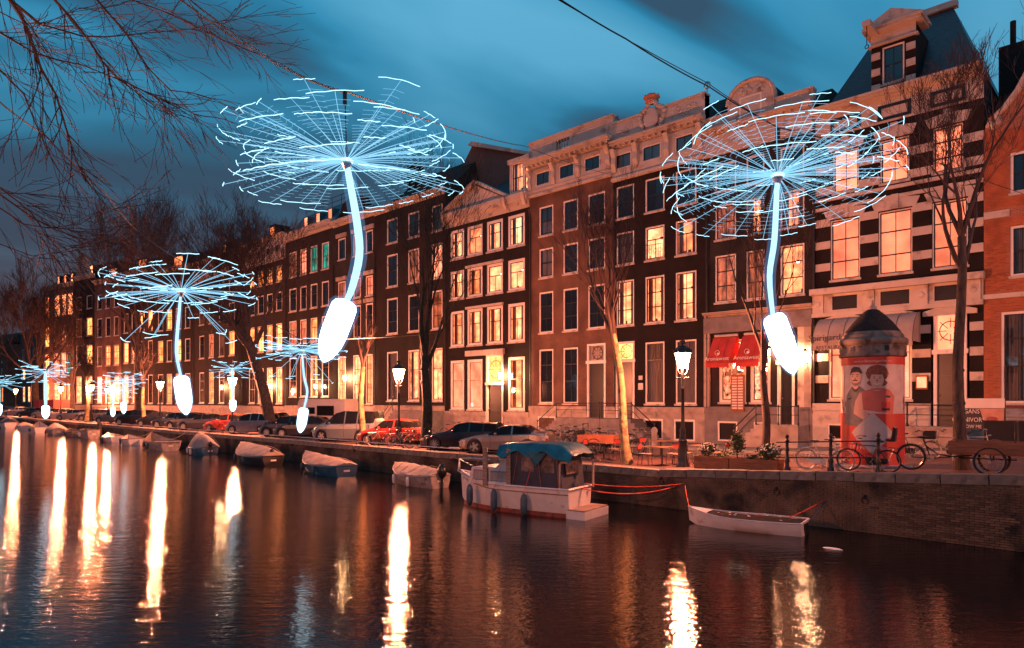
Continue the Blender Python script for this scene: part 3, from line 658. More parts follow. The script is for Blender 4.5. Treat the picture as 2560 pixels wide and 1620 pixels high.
# big brown gable wall behind B
o = thing('back_house', 'tall brown hipped gable wall standing up behind the house with the pediment', 'house', (uv(1132, 39.5), 39.5, 1.3)); q = lambda px, z: (uv(px, 39.5)-uv(1132, 39.5), z-1.3)
obj('wall', M().prism([q(1060, 15), q(1330, 15), q(1330, 22.9), q(1182, 25.6), q(1125, 22.3), q(1060, 21.8)], 0, 9), pmat('brown_render', (.15, .085, .065), .85, var=.12), o)
obj('roof', M().prism([q(1176, 25.55), q(1186, 25.75), q(1336, 23.1), q(1336, 22.85)], -.35, 9.2), MT['white'], o)
obj('chimney', M().box(q(1306, 0)[0], q(1318, 0)[0], 1, 2, 21.5, 22.6), MT['rooftile'], o)
# -- E: grey house with the lit shop
h = House('shop_house', 'grey painted house with red awnings over a brightly lit shop, arched dormer above', 1763, 2033)
c = cols_of(h, [(1788, 1840), (1866, 1911), (1951, 2011)]); RE = [(17.0, 15.5), (14.7, 12.8), (11.9, 9.3)]
li = ['DDD', 'OLL', 'OOL']; hl = h.holes(c, RE, li)
sh = [(h.X(1798), h.X(1865), h.Z(3.75), h.Z(7.2)), (h.X(1876), h.X(1926), h.Z(3.75), h.Z(7.2)), (h.X(1944), h.X(1987), h.Z(2.6), h.Z(7.2))]
h.walls(17.5, hl+sh, MT['brickE']); h.windows(c, RE, li, ['22', '22', '23'], .08)
window(h.o, *sh[0], '1', 'S', .16); window(h.o, *sh[1], '1', 'S', .16)
h.door(sh[2][0], sh[2][1], 2.6, 7.2, lit='O', fan=.3)
m = M()
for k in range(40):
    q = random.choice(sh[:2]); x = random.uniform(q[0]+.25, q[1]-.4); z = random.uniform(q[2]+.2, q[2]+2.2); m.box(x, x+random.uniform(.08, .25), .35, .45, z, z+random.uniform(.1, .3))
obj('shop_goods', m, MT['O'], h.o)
l = bpy.data.lights.new('shop_light', 'POINT'); l.energy = 1500; l.color = (1, .40, .2); l.shadow_soft_size = .25
lo = bpy.data.objects.new('shop_light', l); COL.objects.link(lo); lo.parent = h.o; lo.location = ((sh[0][0]+sh[0][1])/2, .45, sh[0][3]-.5)
for q in sh[:2]: obj('shop_lamp', M().lathe([(.36, 0), (.42, .35), (.3, .8), (.06, .95)], 14, ((q[0]+q[1])/2+.15, .75, q[2]+1.7)), MT['bulb'], h.o)
sb = obj('sandwich_board', M().box(sh[0][1]-.75, sh[0][1]+.0, -.25, -.18, h.Z(3.25), h.Z(5.25)), MT['wood'], h.o); m = M()
for r_ in range(12):
    for cc in range(2): m.box(sh[0][1]-.68+cc*.34, sh[0][1]-.40+cc*.34, -.262, -.251, h.Z(3.38)+r_*.15, h.Z(3.38)+r_*.15+.09)
obj('menu_card', m, MT['printW'], sb)
h.band(7.6, 8.45, .2, 'stone_dk', name='shop_fascia'); h.cornice(8.45, .3, .35, 'stone', mod=False, name='shop_cornice')
bw = [(h.X(1795), h.X(1845), h.Z(1.6), h.Z(2.7)), (h.X(1885), h.X(1915), h.Z(1.9), h.Z(2.7))]
h.plinth(3.5, 'stone_dk', wins=bw, skip=[(sh[2][0], sh[2][1])])
for q in bw: window(h.o, *q, '21', 'D', .1, y=-.07, sill=False)
for x in (h.X(1768), h.X(2020)): h.band(3.5, 7.6, .12, 'stone', x0=x-.15, x1=x+.2, name='pilaster')
h.band(3.5, 7.6, .1, 'white', x0=h.X(1996), x1=h.X(2012), name='pilaster')
def awning(par, x0, x1, z0, z1, out, mat, round_=False):
    n = 7; pr = []
    for i in range(n+1):
        t = i/n
        pr.append((-out*math.sin(t*PI/2), z1-(z1-z0)*(1-math.cos(t*PI/2))) if round_ else (-out*(.25+.75*t), z1-(z1-z0)*t))
    if not round_: pr = [(-.02, z1+.05)]+pr
    m = M().grid([[(x0, *p) for p in pr], [(x1, *p) for p in pr]])
    for x in (x0, x1): m.add([(x, *p) for p in pr]+[(x, 0, z0)], [tuple(range(len(pr)+1))])
    o = obj('awning', m, MT[mat], par, smooth=40)
    v = M(); k = int((x1-x0)/.16)
    for i in range(k):
        a = x0+(x1-x0)*i/k; b = x0+(x1-x0)*(i+1)/k; v.add([(a, -out-.005, z0), (b, -out-.005, z0), (b, -out-.005, z0-.2), ((a+b)/2, -out-.005, z0-.25), (a, -out-.005, z0-.2)], [(4, 3, 2, 1, 0)])
    obj('valance', v, MT[mat], o)
    sm = M()
    for i in range(4):
        x = x0+(x1-x0)*i/3; sm.tube([(x, p[0]-.012, p[1]) for p in pr[1:]], .012, 4)
    obj('awning_rib', sm, MT['print' if mat == 'awnW' else 'awnR'], o); return o
for (pa, pb) in ((1760, 1822), (1834, 1896)):
    xa = uv(pa, VB-1.2)-h.u0; xb = uv(pb, VB-1.2)-h.u0
    o = awning(h.o, xa+.1, xb, h.Z(5.85), h.Z(7.3), 1.2, 'awnR')
    text(o, 'Aroniawest', .30, MT['printW'], ((xa+xb)/2, -1.15, h.Z(6.1)), (R(76), 0, 0))
    obj('emblem', M().torus(((xa+xb)/2, -1.08, h.Z(6.42)), .13, .014, 'y', 16, 4).blob(((xa+xb)/2+.04, -1.08, h.Z(6.38)), (.07, .015, .05)), MT['printW'], o)
    obj('awning_case', M().tube([(xa+.1, -.14, h.Z(7.42)), (xb, -.14, h.Z(7.42))], .08, 8), MT['white'], o)
wall_lantern(h.o, (h.X(2022), -.45, h.Z(6.1)), 1.1, 300); wall_lantern(h.o, (h.X(1930), -.4, h.Z(6.35)), .7, 250)
h.stoop(h.X(1920), h.X(2024), 2.6, y0=-1.5, mat='stone', side='L', n=5)
h.railing([(h.X(1868), -1.4, 1.5), (h.X(1920), -1.45, 2.6), (h.X(1975), -1.45, 2.6), (h.X(2024), -1.45, 2.6)], 0)
fc = cols_of(h, [(1790, 1832), (1950, 2000)])
h.band(17.5, 18.6, .12, name='frieze'); h.cornice(18.6, .35, .5)
m = M().box(0, h.w, -.02, .4, h.Z(18.95), h.Z(19.6)).box(-.02, h.w+.02, -.1, .45, h.Z(19.602), h.Z(19.72)); at = obj('attic_wall', m, MT['white'], h.o)
xa, xb = h.X(1822), h.X(1938); cx = (xa+xb)/2; rr = (xb-xa)/2; zc_ = h.Z(20.0); arc = [(cx+rr*math.cos(PI*i/14), zc_+rr*.82*math.sin(PI*i/14)) for i in range(15)]
obj('arched_gable', M().prism([(xa, h.Z(18.95)), (xb, h.Z(18.95))]+arc, -.12, .3), MT['white'], h.o)
obj('arch_moulding', M().tube([(p[0], -.14, p[1]) for p in arc], .12, 6), MT['white'], h.o)
m = M()
for k in range(22): t = PI*random.random(); q = random.uniform(.2, .62); m.blob((cx+rr*q*math.cos(t), -.14, zc_+.35+rr*q*.6*math.sin(t)), (.11, .05, .09), 6, 4, .2)
obj('carved_foliage', m, MT['white'], h.o)
window(h.o, cx-.62, cx+.62, h.Z(19.0), h.Z(20.25), '21', 'D', .08, y=-.16, sill=False)
obj('dormer_roof', M().prism([(p[0], p[1]) for p in arc]+[(xa, h.Z(18.95)), (xb, h.Z(18.95))], .3, 5), MT['rooftile'], h.o); h.roof(19.0, 20.9, y0=.6, d=3, hip=.3)
# -- F: striped house
h = House('striped_house', 'black and white striped canal house with tall peach lit windows and steep gabled dormer', 2033, 2460)
c = cols_of(h, [(2077, 2150), (2197, 2281), (2331, 2420)]); c1 = cols_of(h, [(2083, 2147), (2201, 2273), (2333, 2408)])
RF = [(16.1, 14.1), (12.75, 9.8)]; hl = h.holes(c1, RF[:1], ['PPP'])+h.holes(c, RF[1:], ['PPP'])
gd = (h.X(2328), h.X(2424)); gw = [(h.X(2072), h.X(2150), h.Z(3.9), h.Z(7.6)), (h.X(2192), h.X(2280), h.Z(3.9), h.Z(7.6))]
h.walls(17.9, hl+gw+[(gd[0], gd[1], h.Z(2.7), h.Z(7.9))], MT['brickD']); h.windows(c1, RF[:1], ['PPP'], 'F', .05); h.windows(c, RF[1:], ['PPP'], 'F', .05)
for q in gw: window(h.o, *q, '12', 'P', .1)
# door with tall fanlight
dr = h.door(gd[0]+.1, gd[1]-.1, 2.7, 7.9, lit='P', fan=.36)
def piers(cc): 
    xs = [0]; 
    for a, b in cc: xs += [a, b]
    xs.append(h.w); return [(xs[i], xs[i+1]) for i in range(0, len(xs), 2)]
for zb, cc in ([(4.72, gw+[gd]), (5.81, gw+[gd]), (6.9, gw+[gd])]+[(z, c) for z in (10.3, 11.4, 12.5)]+[(z, c1) for z in (14.1, 15.15)]):
    for a, b in piers([(q[0], q[1]) for q in cc]):
        if b-a > .15: h.band(zb, zb+.38, .035, x0=a+.01, x1=b-.01, name='stone_band')
for z in (13.3, 13.75): h.band(z, z+.16, .10, name='string_course')
for (a, b) in c+c1:
    z0 = 12.8 if (a, b) in c else 16.15
    m = M().prism([(a-.15, h.Z(z0)), (b+.15, h.Z(z0)), (b+.32, h.Z(z0+.42)), ((a+b)/2, h.Z(z0+.55)), (a-.32, h.Z(z0+.42))], -.07, 0).box((a+b)/2-.16, (a+b)/2+.16, -.13, 0, h.Z(z0), h.Z(z0+.68)); obj('lintel', m, MT['white'], h.o)
m = M()
wallgrid(m, 0, h.w, h.Z(8.0), h.Z(9.1), [(a+.1, b-.1, h.Z(8.32), h.Z(8.98)) for a, b in c], y=-.1, depth=.07); m.box(-.05, h.w+.05, -.4, 0, h.Z(9.1), h.Z(9.4)).box(0, h.w, -.22, 0, h.Z(8.0), h.Z(8.2)); obj('frieze', m, MT['white'], h.o)
m = M()
for a, b in c: m.quad((a+.1, -.05, h.Z(8.32)), (b-.1, -.05, h.Z(8.32)), (b-.1, -.05, h.Z(8.98)), (a+.1, -.05, h.Z(8.98)))
obj('frieze_panel', m, MT['black'], h.o)
for x in (.3, (c[0][1]+c[1][0])/2, (c[1][1]+c[2][0])/2, h.w-.35): obj('console', M().box(x-.26, x+.26, -.2, -.1, h.Z(8.2), h.Z(9.09)).lathe([(.15, 0), (.1, -.04)], 10, (x, -.2, h.Z(8.65)), 'y'), MT['white'], h.o)
for q in gw+[(gd[0], gd[1], 0, 0)]: obj('lintel', M().prism([(q[0]-.3, h.Z(7.65)), (q[1]+.3, h.Z(7.65)), (q[1]+.3, h.Z(7.85)), ((q[0]+q[1])/2, h.Z(8.15)), (q[0]-.3, h.Z(7.85))], -.16, .0), MT['white'], h.o)
for q in gw: 
    o = awning(h.o, q[0]-.3, q[1]+.35, h.Z(6.5), h.Z(7.9), 1.35, 'awnW', True)
    text(o, 'Spirigarde', .42, MT['print'], ((q[0]+q[1])/2-.35, -1.39, h.Z(6.85)), (R(84), 0, 0)); text(o, 'RESTAURANT', .24, MT['print'], ((q[0]+q[1])/2-.1, -1.365, h.Z(6.38)), (R(90), 0, 0))
h.band(16.95, 17.9, .04, name='frieze', x0=0, x1=h.w)
for a, b in c1: obj('framed_panel', M().box(a-.1, b+.1, -.08, -.041, h.Z(17.62), h.Z(17.75)).box(a-.1, b+.1, -.08, -.041, h.Z(17.05), h.Z(17.18)).box(a-.1, a+.05, -.08, -.041, h.Z(17.18), h.Z(17.62)).box(b-.05, b+.1, -.08, -.041, h.Z(17.18), h.Z(17.62)), MT['black'], h.o)
h.cornice(17.9, .5, .55, mod=False); h.plinth(3.7, 'white', skip=[gd], wins=[(h.X(2070), h.X(2110), h.Z(1.9), h.Z(2.7))])
window(h.o, h.X(2070), h.X(2110), h.Z(1.9), h.Z(2.7), '21', 'D', .08, y=-.07, sill=False)
h.stoop(gd[0]-1.2, gd[1]+.1, 2.7, y0=-1.5, mat='stone', side='L', n=4)
h.railing([(gd[0]-2.2, -1.4, 1.7), (gd[0]-1.1, -1.45, 2.7), (gd[0]-.6, -1.45, 2.7)], 0); h.railing([(gd[0]-.62, -1.45, 2.7), (gd[1], -1.45, 2.7)], 0)
mc = obj('menu_case', M().box(h.X(2291), h.X(2321), -.12, 0, h.Z(4.35), h.Z(5.0)), MT['wood'], h.o); obj('menu', M().box(h.X(2294), h.X(2318), -.125, -.119, h.Z(4.43), h.Z(4.92)), MT['P'], mc)
# gabled dormer
xa, xb = h.X(2180), h.X(2290); zA, zB = h.Z(18.4), h.Z(21.2); wa, wb = xa+.46, xb-.46; dz = (h.Z(18.75), h.Z(20.5))
m = M(); wallgrid(m, xa, xb, zA, zB, [(wa, wb, *dz)], y=-.05); m.quad((xa, -.05, zA), (xa, -.05, zB), (xa, 7, zB), (xa, 7, zA)); m.quad((xb, -.05, zA), (xb, 7, zA), (xb, 7, zB), (xb, -.05, zB)); m.quad((xa, -.05, zB), (xb, -.05, zB), (xb, 7, zB), (xa, 7, zB))
dm = obj('dormer', m, MT['brickD'], h.o); window(dm, wa, wb, dz[0], dz[1], '22', 'D', .07, y=-.05)
m = M()
for z in (18.5, 19.25, 20.0):
    for (p, q) in ((xa, wa-.08), (wb+.08, xb)): m.box(p, q, -.1, -.05, h.Z(z), h.Z(z+.33))
m.box(xa-.02, xb+.02, -.1, -.04, h.Z(20.7), zB).box(xa-.12, xb+.12, -.2, .1, h.Z(20.62), h.Z(20.7)).box(xa-.25, xb+.3, -.4, 1.0, zB, zB+.14).box(xa-.32, xb+.38, -.5, 1.1, zB+.14, zB+.26)
m.prism([(xa-.32, zB+.26), (xb+.38, zB+.26), ((xa+xb)/2, zB+.85)], -.45, 1.1); obj('dormer_cornice', m, MT['white'], dm); obj('hoist_beam', M().box((xa+xb)/2-.95, (xa+xb)/2-.6, -1.4, 0, zB-.05, zB+.2), MT['white'], dm)
obj('hoist_hook', M().tube([((xa+xb)/2-.77, -1.3, zB-.05), ((xa+xb)/2-.77, -1.3, zB-.9)], .02, 5).torus(((xa+xb)/2-.77, -1.3, zB-1.0), .08, .02), MT['iron'], dm)
xl, xr = uv(2205, 39)-h.u0, uv(2385, 39)-h.u0
m = M().add([(.25, .5, h.Z(18.3)), (h.w-.1, .5, h.Z(18.3)), (h.w-.1, 10.5, h.Z(18.3)), (.25, 10.5, h.Z(18.3)), (xl, 3.4, h.Z(23.0)), (xr, 3.4, h.Z(23.0)), (xr, 9, h.Z(23.0)), (xl, 9, h.Z(23.0))], [(0, 1, 5, 4), (1, 2, 6, 5), (2, 3, 7, 6), (3, 0, 4, 7), (4, 5, 6, 7)]); rf = obj('roof', m, MT['slate'], h.o)
obj('ridge_board', M().box(xl+1.6, xr+.2, 3.2, 3.6, h.Z(22.95), h.Z(23.25)), MT['white'], rf)
obj('drainpipe', M().tube([(.08, -.1, h.Z(3.7)), (.08, -.1, h.Z(17.8))], .06, 8), MT['iron'], h.o)
# -- I: orange brick neck gable at the right edge
h = House('orange_brick_house', 'orange brick house with white framed windows and curved white gable edge at far right', 2460, 2860)
c = cols_of(h, [(2526, 2586), (2640, 2700), (2760, 2815)]); c0 = cols_of(h, [(2503, 2590), (2650, 2700), (2760, 2815)]); RI = [(14.3, 12.6), (11.2, 9.1)]; RI0 = [(7.6, 3.75)]
hl = h.holes(c, RI, ['DDD', 'CDD'])+h.holes(c0, RI0, ['CCC']); h.walls(15.4, hl, MT['brickI']); h.windows(c, RI, ['DDD', 'CDD'], ['22', '22'], .10); h.windows(c0, RI0, ['CCC'], ['13'], .10)
# neck gable outline
g = [(0, 15.4), (h.w, 15.4), (h.w-1.0, 16.2), (h.w-2.0, 18.5), (h.w-2.4, 20.6), (2.4, 20.6), (2.1, 19.2), (1.65, 17.8), (1.2, 16.9), (.7, 16.3), (.15, 16.0)]
obj('gable', M().prism([(a, h.Z(z)) for a, z in g], 0, .4), MT['brickI'], h.o)
obj('gable_scroll', M().tube([(x, -.02, h.Z(z)) for x, z in ((.15, 15.75), (.35, 15.6), (.55, 15.75), (.45, 16.05), (.75, 16.3), (1.2, 16.9), (1.65, 17.8), (2.1, 19.2), (2.4, 20.7))], [.16, .16, .14, .13, .13, .13, .13, .14, .2], 8), MT['white'], h.o)
obj('gable_top', M().prism([(2.2, h.Z(20.5)), (h.w-2.2, h.Z(20.5)), (h.w-2.2, h.Z(20.9)), (h.w/2, h.Z(21.8)), (2.2, h.Z(20.9))], -.2, .5), MT['white'], h.o)
h.band(11.65, 11.95, .05, x1=c[0][0]-.02); h.band(8.2, 8.4, .12, name='lintel'); h.plinth(3.5, 'white')
brickfield(h.o, 0.02, uv(2575, VB)-h.u0, h.Z(3.52), lambda x: h.Z(15.35), -.004, MT['brickI'] if False else pmat('single_orange_brick', (.38, .115, .05), .85, var=.3, scale=1.5, objvar=.3, spec=.3), 300, lambda q: q[2]-h.Z(4), holes=[(a-.0, b+.0, z0-.12, z1) for a, b, z0, z1 in hl]+[(0, 99, h.Z(8.18), h.Z(8.42)), (0, 99, h.Z(11.63), h.Z(11.97))], depth=.012)
obj('chimney', M().box(.0, 1.0, 3.5, 4.3, h.Z(17), h.Z(20.4)).tube([(.5, 3.9, h.Z(20.4)), (.5, 3.9, h.Z(21.6))], .12, 8), MT['rooftile'], h.o); h.roof(15.4, 19.5, y0=.5, d=4, x0=.5, x1=h.w-.5, hip=1.5)
for z in (4.6, 6.2): obj('wall_anchor', M().box(.75, .81, -.05, 0, h.Z(z), h.Z(z+.7)), MT['iron'], h.o)
# -- G4 .. G1
def simple(name, label, px, zt, mat, pcols, rows, lits, sty, cw=.08, near=True, cor=.5, fm='white2'):
    h = House(name, label, *px); h.near = near; c = cols_of(h, pcols); h.walls(zt, h.holes(c, rows, lits), MT[mat]); h.windows(c, rows, lits, sty, cw, fm, near); 
    if cor: h.cornice(zt, cor, .4, mod=near)
    return h, c
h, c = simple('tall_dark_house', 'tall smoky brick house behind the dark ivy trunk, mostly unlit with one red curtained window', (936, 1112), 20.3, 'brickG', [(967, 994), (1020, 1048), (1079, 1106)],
              [(19.6, 17.5), (16.5, 13.7), (12.7, 9.6), (8.05, 3.8)], ['DDC', 'DOP', 'DDO', 'CLL'], ['22', '22', '23', 'T'], .13, cor=.55)
h.plinth(3.4); h.roof(20.85, 24.6, y0=.5, d=4.2, hip=1.0); h.stoop(c[1][0]-.3, h.w-.1, 3.0, side='L', n=6); h.railing([(c[1][0]-2.0, -1.35, 1.5), (c[1][0]-.3, -1.35, 3.0), (h.w-.2, -1.35, 3.0)], 0)
obj('chimney', M().box(.8, 2.0, 3, 4, h.Z(23), h.Z(25.3)), MT['rooftile'], h.o)
h, c = simple('sculpted_house', 'narrow dark house with pale carved window dressings and a bright porch lantern', (833, 936), 20.4, 'brickE', [(845, 864), (883, 902), (916, 937)][:2]+[(914, 932)],
              [(19.2, 17.2), (15.1, 13.3), (12.6, 9.6), (8.0, 3.5)], ['CDD', 'OOP', 'DDD', 'LLL'], ['22', '22', '23', '13'], .12, cor=.6)
for (a, b) in c:
    for z in (19.3, 15.2, 12.7): h.band(z, z+.35, .15, 'stone', x0=a-.2, x1=b+.2, name='lintel')
h.plinth(3.3, 'white'); obj('gable', M().prism([(.8, h.Z(21)), (h.w-.8, h.Z(21)), (h.w-1.6, h.Z(22.4)), (h.w/2, h.Z(23.0)), (1.6, h.Z(22.4))], 0, .5), MT['brickG'], h.o); h.roof(21, 23.0, y0=.7, d=5, hip=2)
wall_lantern(h.o, (h.X(872), -.45, h.Z(5.9)), 1.3)
h, c = simple('mansard_house', 'dark house with green slate mansard, roof railing and green and orange lit stained windows', (714, 833), 20.5, 'brickG', [(723, 741), (750, 766), (776, 793), (804, 822)],
              [(19.3, 16.7), (15.5, 13.1), (12.1, 9.7), (8.3, 4.2)], ['OPNN', 'DDDC', 'PPYK', 'DKYD'], ['24', '12', 'T', '13'], .12, cor=.85)
h.plinth(3.3); wall_lantern(h.o, (h.X(798), -.45, h.Z(5.2)), 1.0, 700); h.roof(21.35, 23.6, 'slate_g', y0=.2, d=1.9)
for px in (748, 778, 808):
    x = h.X(px); o = obj('roof_window', M().box(x, x+.75, .55, 1.9, h.Z(21.6), h.Z(22.75)), MT['slate_g'], h.o); obj('pane', M().quad((x+.1, .54, h.Z(21.7)), (x+.65, .54, h.Z(21.7)), (x+.65, .54, h.Z(22.65)), (x+.1, .54, h.Z(22.65))), MT['P'], o)
m = M(); 
for z in (24.1, 24.6): m.tube([(.3, 2.2, h.Z(z)), (h.w-.3, 2.2, h.Z(z))], .03, 4)
for k in range(6): m.tube([(.3+(h.w-.6)*k/5, 2.2, h.Z(23.6)), (.3+(h.w-.6)*k/5, 2.2, h.Z(24.6))], .03, 4)
obj('roof_railing', m, MT['iron'], h.o)
for i, (px, nm, pc, lt) in enumerate((((600, 714), 'dark canal house with rows of four lit windows under a broad pale attic band', [(622, 636), (644, 659), (667, 681), (690, 705)], ['YYYY', 'DDDD', 'YYYY', 'KLLL']),
                             ((482, 600), 'shadowy canal house with few lit windows left of the four window rows', [(498, 510), (522, 534), (547, 560), (572, 586)], ['DDDD', 'KDDD', 'DOKY', 'KLKL']))):
    h, c = simple('attic_house', nm, px, 18.9, 'brickG', pc, [(18.3, 16.6), (15.5, 13.5), (12.1, 9.2), (7.4, 3.5)], lt, ['22', '22', 'T', '13'], .10, near=False, cor=0)
    h.band(18.9, 21.2, .12, name='attic_band'); wall_lantern(h.o, (c[2][1]+.35, -.45, h.Z(5.4)), 1.2, 700); h.cornice(21.2, .45, .45, mod=False); h.plinth(3.2)
    for k in range(4): x = (c[k][0]+c[k][1])/2; o = obj('oculus', M().lathe([(.42, 0), (.42, -.08), (.30, -.1)], 12, (x, -.12, h.Z(20.1)), 'y'), MT['stone_dk'], h.o); obj('pane', M().lathe([(.3, -.11), (.01, -.112)], 12, (x, -.12, h.Z(20.1)), 'y'), MT['darkpane'], o)
    h.roof(21.65, 24.0, y0=.8, d=3.5, hip=.6)
    o = obj('dormer', M().box(h.w*.45, h.w*.45+1.3, 1.2, 3, h.Z(22), h.Z(23.6)), MT['rooftile'], h.o); obj('pane', M().quad((h.w*.45+.2, 1.19, h.Z(22.3)), (h.w*.45+1.1, 1.19, h.Z(22.3)), (h.w*.45+1.1, 1.19, h.Z(23.3)), (h.w*.45+.2, 1.19, h.Z(23.3))), MT['L'], o)
# -- rainwater pipes between the fronts, as parts of their houses
for o in list(bpy.data.objects):
    if o.get('category') == 'house' and o.name.split('.')[0] in ('brick_house', 'dark_house', 'gabled_house', 'shop_house', 'tall_dark_house', 'mansard_house', 'sculpted_house', 'attic_house'):
        obj('drainpipe', M().tube([(.16, -.09, 2.1), (.16, -.09, 15.4), (.16, -.3, 15.9)], .05, 6).box(.08, .24, -.12, 0, 6, 6.06).box(.08, .24, -.12, 0, 10, 10.06), MT['iron'], o)
# -- far houses where the canal bends
A = Vector(dp(482, 1000, 89.6).xy); B = Vector(dp(108, 1000, 114).xy); dv = (A-B); ln = dv.length; rz = math.atan2(dv.y, dv.x); du = dv/ln
specs = [(0, .245, 22.0, 'brickR', 'far brick corner house with big lit studio windows under three small dormers', [(.05, .2), (.36, .56), (.60, .76), (.79, .97)], [(21.0, 17.4), (16, 12.6), (11.5, 7.8), (6.6, 3.2)], ['LLLL', 'YKOD', 'YPPN', 'LLYL']),
         (.245, .40, 22.6, 'brickG', 'far narrow house with a pale carved neck gable beyond the yellow tree trunk', [(.12, .38), (.62, .88)], [(20, 18), (16.6, 13.8), (12.4, 9.4), (7.6, 3.4)], ['DD', 'KY', 'DY', 'LH']),
         (.40, .58, 21.4, 'brickR', 'far house with a heavy pale cornice and paired amber windows', [(.10, .28), (.42, .60), (.73, .92)], [(19.8, 17.6), (16.2, 13.4), (12.0, 9.0), (7.4, 3.4)], ['DDD', 'DDK', 'KYY', 'HLH']),
         (.58, .79, 21.8, 'brickG', 'far dark house with one lit attic box behind the medium hanging seed', [(.08, .22), (.32, .46), (.56, .70), (.80, .93)], [(20, 18.1), (16.4, 13.6), (12.2, 9.2), (7.4, 3.4)], ['DDDD', 'KDYY', 'YYDK', 'LHLK']),
         (.79, 1.0, 21.2, 'brickD', 'far dark house between the medium hanging seed and the leaning tree', [(.08, .22), (.32, .46), (.56, .70), (.80, .93)], [(19.8, 17.9), (16.2, 13.4), (12.0, 9.1), (7.4, 3.4)], ['DDKD', 'DYDD', 'YKYD', 'KLLK'])]
for (f0, f1, zt, mt_, lab, cc, rows, lits) in specs:
    p = B+du*ln*f0; h = House('distant_house', lab, org=(p.x, p.y), rz=rz, w=ln*(f1-f0)); c = [(a*h.w, b*h.w) for a, b in cc]
    h.walls(zt, h.holes(c, rows, lits), MT[mt_], D=9); h.windows(c, rows, lits, ['23', '22', '23', '23'], .10, near=False); h.cornice(zt, .6, .5, mod=False); h.plinth(3.1); h.roof(zt+.6, zt+3.2, y0=.5, d=3, hip=.5)
    n = 3 if 'dormers' in lab else 1
    for k in range(n):
        x = h.w*(.35+.22*k) if n == 3 else h.w*.4; ww = .7 if n == 3 else 2.2
        o = obj('dormer', M().box(x, x+ww, .6, 3, h.Z(zt+.7), h.Z(zt+2.3)), MT['rooftile'], h.o); obj('pane', M().quad((x+.1, .59, h.Z(zt+.95)), (x+ww-.1, .59, h.Z(zt+.95)), (x+ww-.1, .59, h.Z(zt+2.1)), (x+.1, .59, h.Z(zt+2.1))), MT['L'], o)
    if 'neck' in lab: obj('gable', M().prism([(.2, h.Z(zt)), (h.w-.2, h.Z(zt)), (h.w*.7, h.Z(zt+1.4)), (h.w*.66, h.Z(zt+3.6)), (h.w*.5, h.Z(zt+4.4)), (h.w*.34, h.Z(zt+3.6)), (h.w*.3, h.Z(zt+1.4))], -.3, .3), MT['stone'], h.o)
for (px, Y, w, zt, mt_, lab, cc, lits) in ((-40, 172, 13, 17.5, 'brickR', 'most distant house at the left edge, reddish with warm ground floor', [(.06, .14), (.24, .32), (.42, .5), (.6, .68), (.8, .88)], ['DDKDD', 'KDDYD', 'LHLLL']),
                             (52, 158, 9, 19.0, 'brickR', 'distant reddish house behind the big bare tree at left', [(.1, .24), (.4, .54), (.7, .84)], ['DKD', 'YDK', 'LHL'])):
    p = dp(px, 1000, Y); h = House('distant_house', lab, org=(p.x, p.y), rz=rz, w=w); c = [(a*w, b*w) for a, b in cc]; rows = [(15.5, 13), (11.5, 8.5), (7, 3.4)]
    h.walls(zt, h.holes(c, rows, lits), MT[mt_], D=9); h.windows(c, rows, lits, ['22', '23', '23'], .1, near=False); h.cornice(zt, .5, .4, mod=False); h.roof(zt+.5, zt+3, y0=.5, d=3, hip=.8)
# ---------------------------------------------------------------- street lamps
def street_lamp(u, v, z, label, near=True, s=1.0, power=LAMP_W, group='crown topped street lamps'):
    o = thing('street_lamp', label, 'street lamp', (u, v, z), 0, group)
    obj('post', M().lathe([(.26, 0), (.27, .08), (.23, .16), (.18, .3), (.155, .9), (.17, 1.0), (.12, 1.08), (.10, 1.3), (.12, 1.38), (.07, 1.5), (.052, 2.9), (.08, 2.95), (.05, 3.05), (.06, 3.3), (.04, 3.5), (.03, 3.7)], 10), MT['iron'], o, smooth=35)
    obj('crossbar', M().tube([(-.26, 0, 3.36), (.26, 0, 3.36)], .018, 5).blob((-.26, 0, 3.36), (.035, .035, .035), 6, 4).blob((.26, 0, 3.36), (.035, .035, .035), 6, 4), MT['iron'], o)
    c = M()
    for k in range(4): t = PI/4+PI*k/2; c.tube([(.03*math.cos(t), .03*math.sin(t), 3.45), (.14*math.cos(t), .14*math.sin(t), 3.55), (.2*math.cos(t), .2*math.sin(t), 3.72)], .014, 4)
    obj('bracket', c, MT['iron'], o)
    g = obj('lantern_glass', M().lathe([(.20, 3.72), (.34, 4.28)], 6, cap=True), MT['lampglass'], o)
    fr = M()
    for k in range(6): t = 2*PI*k/6; fr.tube([(.205*math.cos(t), .205*math.sin(t), 3.72), (.345*math.cos(t), .345*math.sin(t), 4.28)], .012, 4)
    obj('lantern_frame', fr.lathe([(.36, 4.28), (.37, 4.32), (.30, 4.40)], 6, cap=False), MT['iron'], o)
    cp = M().lathe([(.33, 4.33), (.29, 4.45), (.16, 4.54), (.05, 4.58), (.05, 4.62), (.12, 4.64), (.13, 4.74), (.02, 4.78)], 8)
    for k in range(8): t = 2*PI*k/8; cp.blob((.34*math.cos(t), .34*math.sin(t), 4.37), (.03, .03, .05), 5, 3)
    obj('lantern_cap', cp, MT['iron'], o)
    l = bpy.data.lights.new('lamp_light', 'POINT'); l.energy = power; l.color = LAMP_C; l.shadow_soft_size = .13
    lo = bpy.data.objects.new('lamp_light', l); COL.objects.link(lo); lo.parent = o; lo.location = (0, 0, 3.86)
    return o
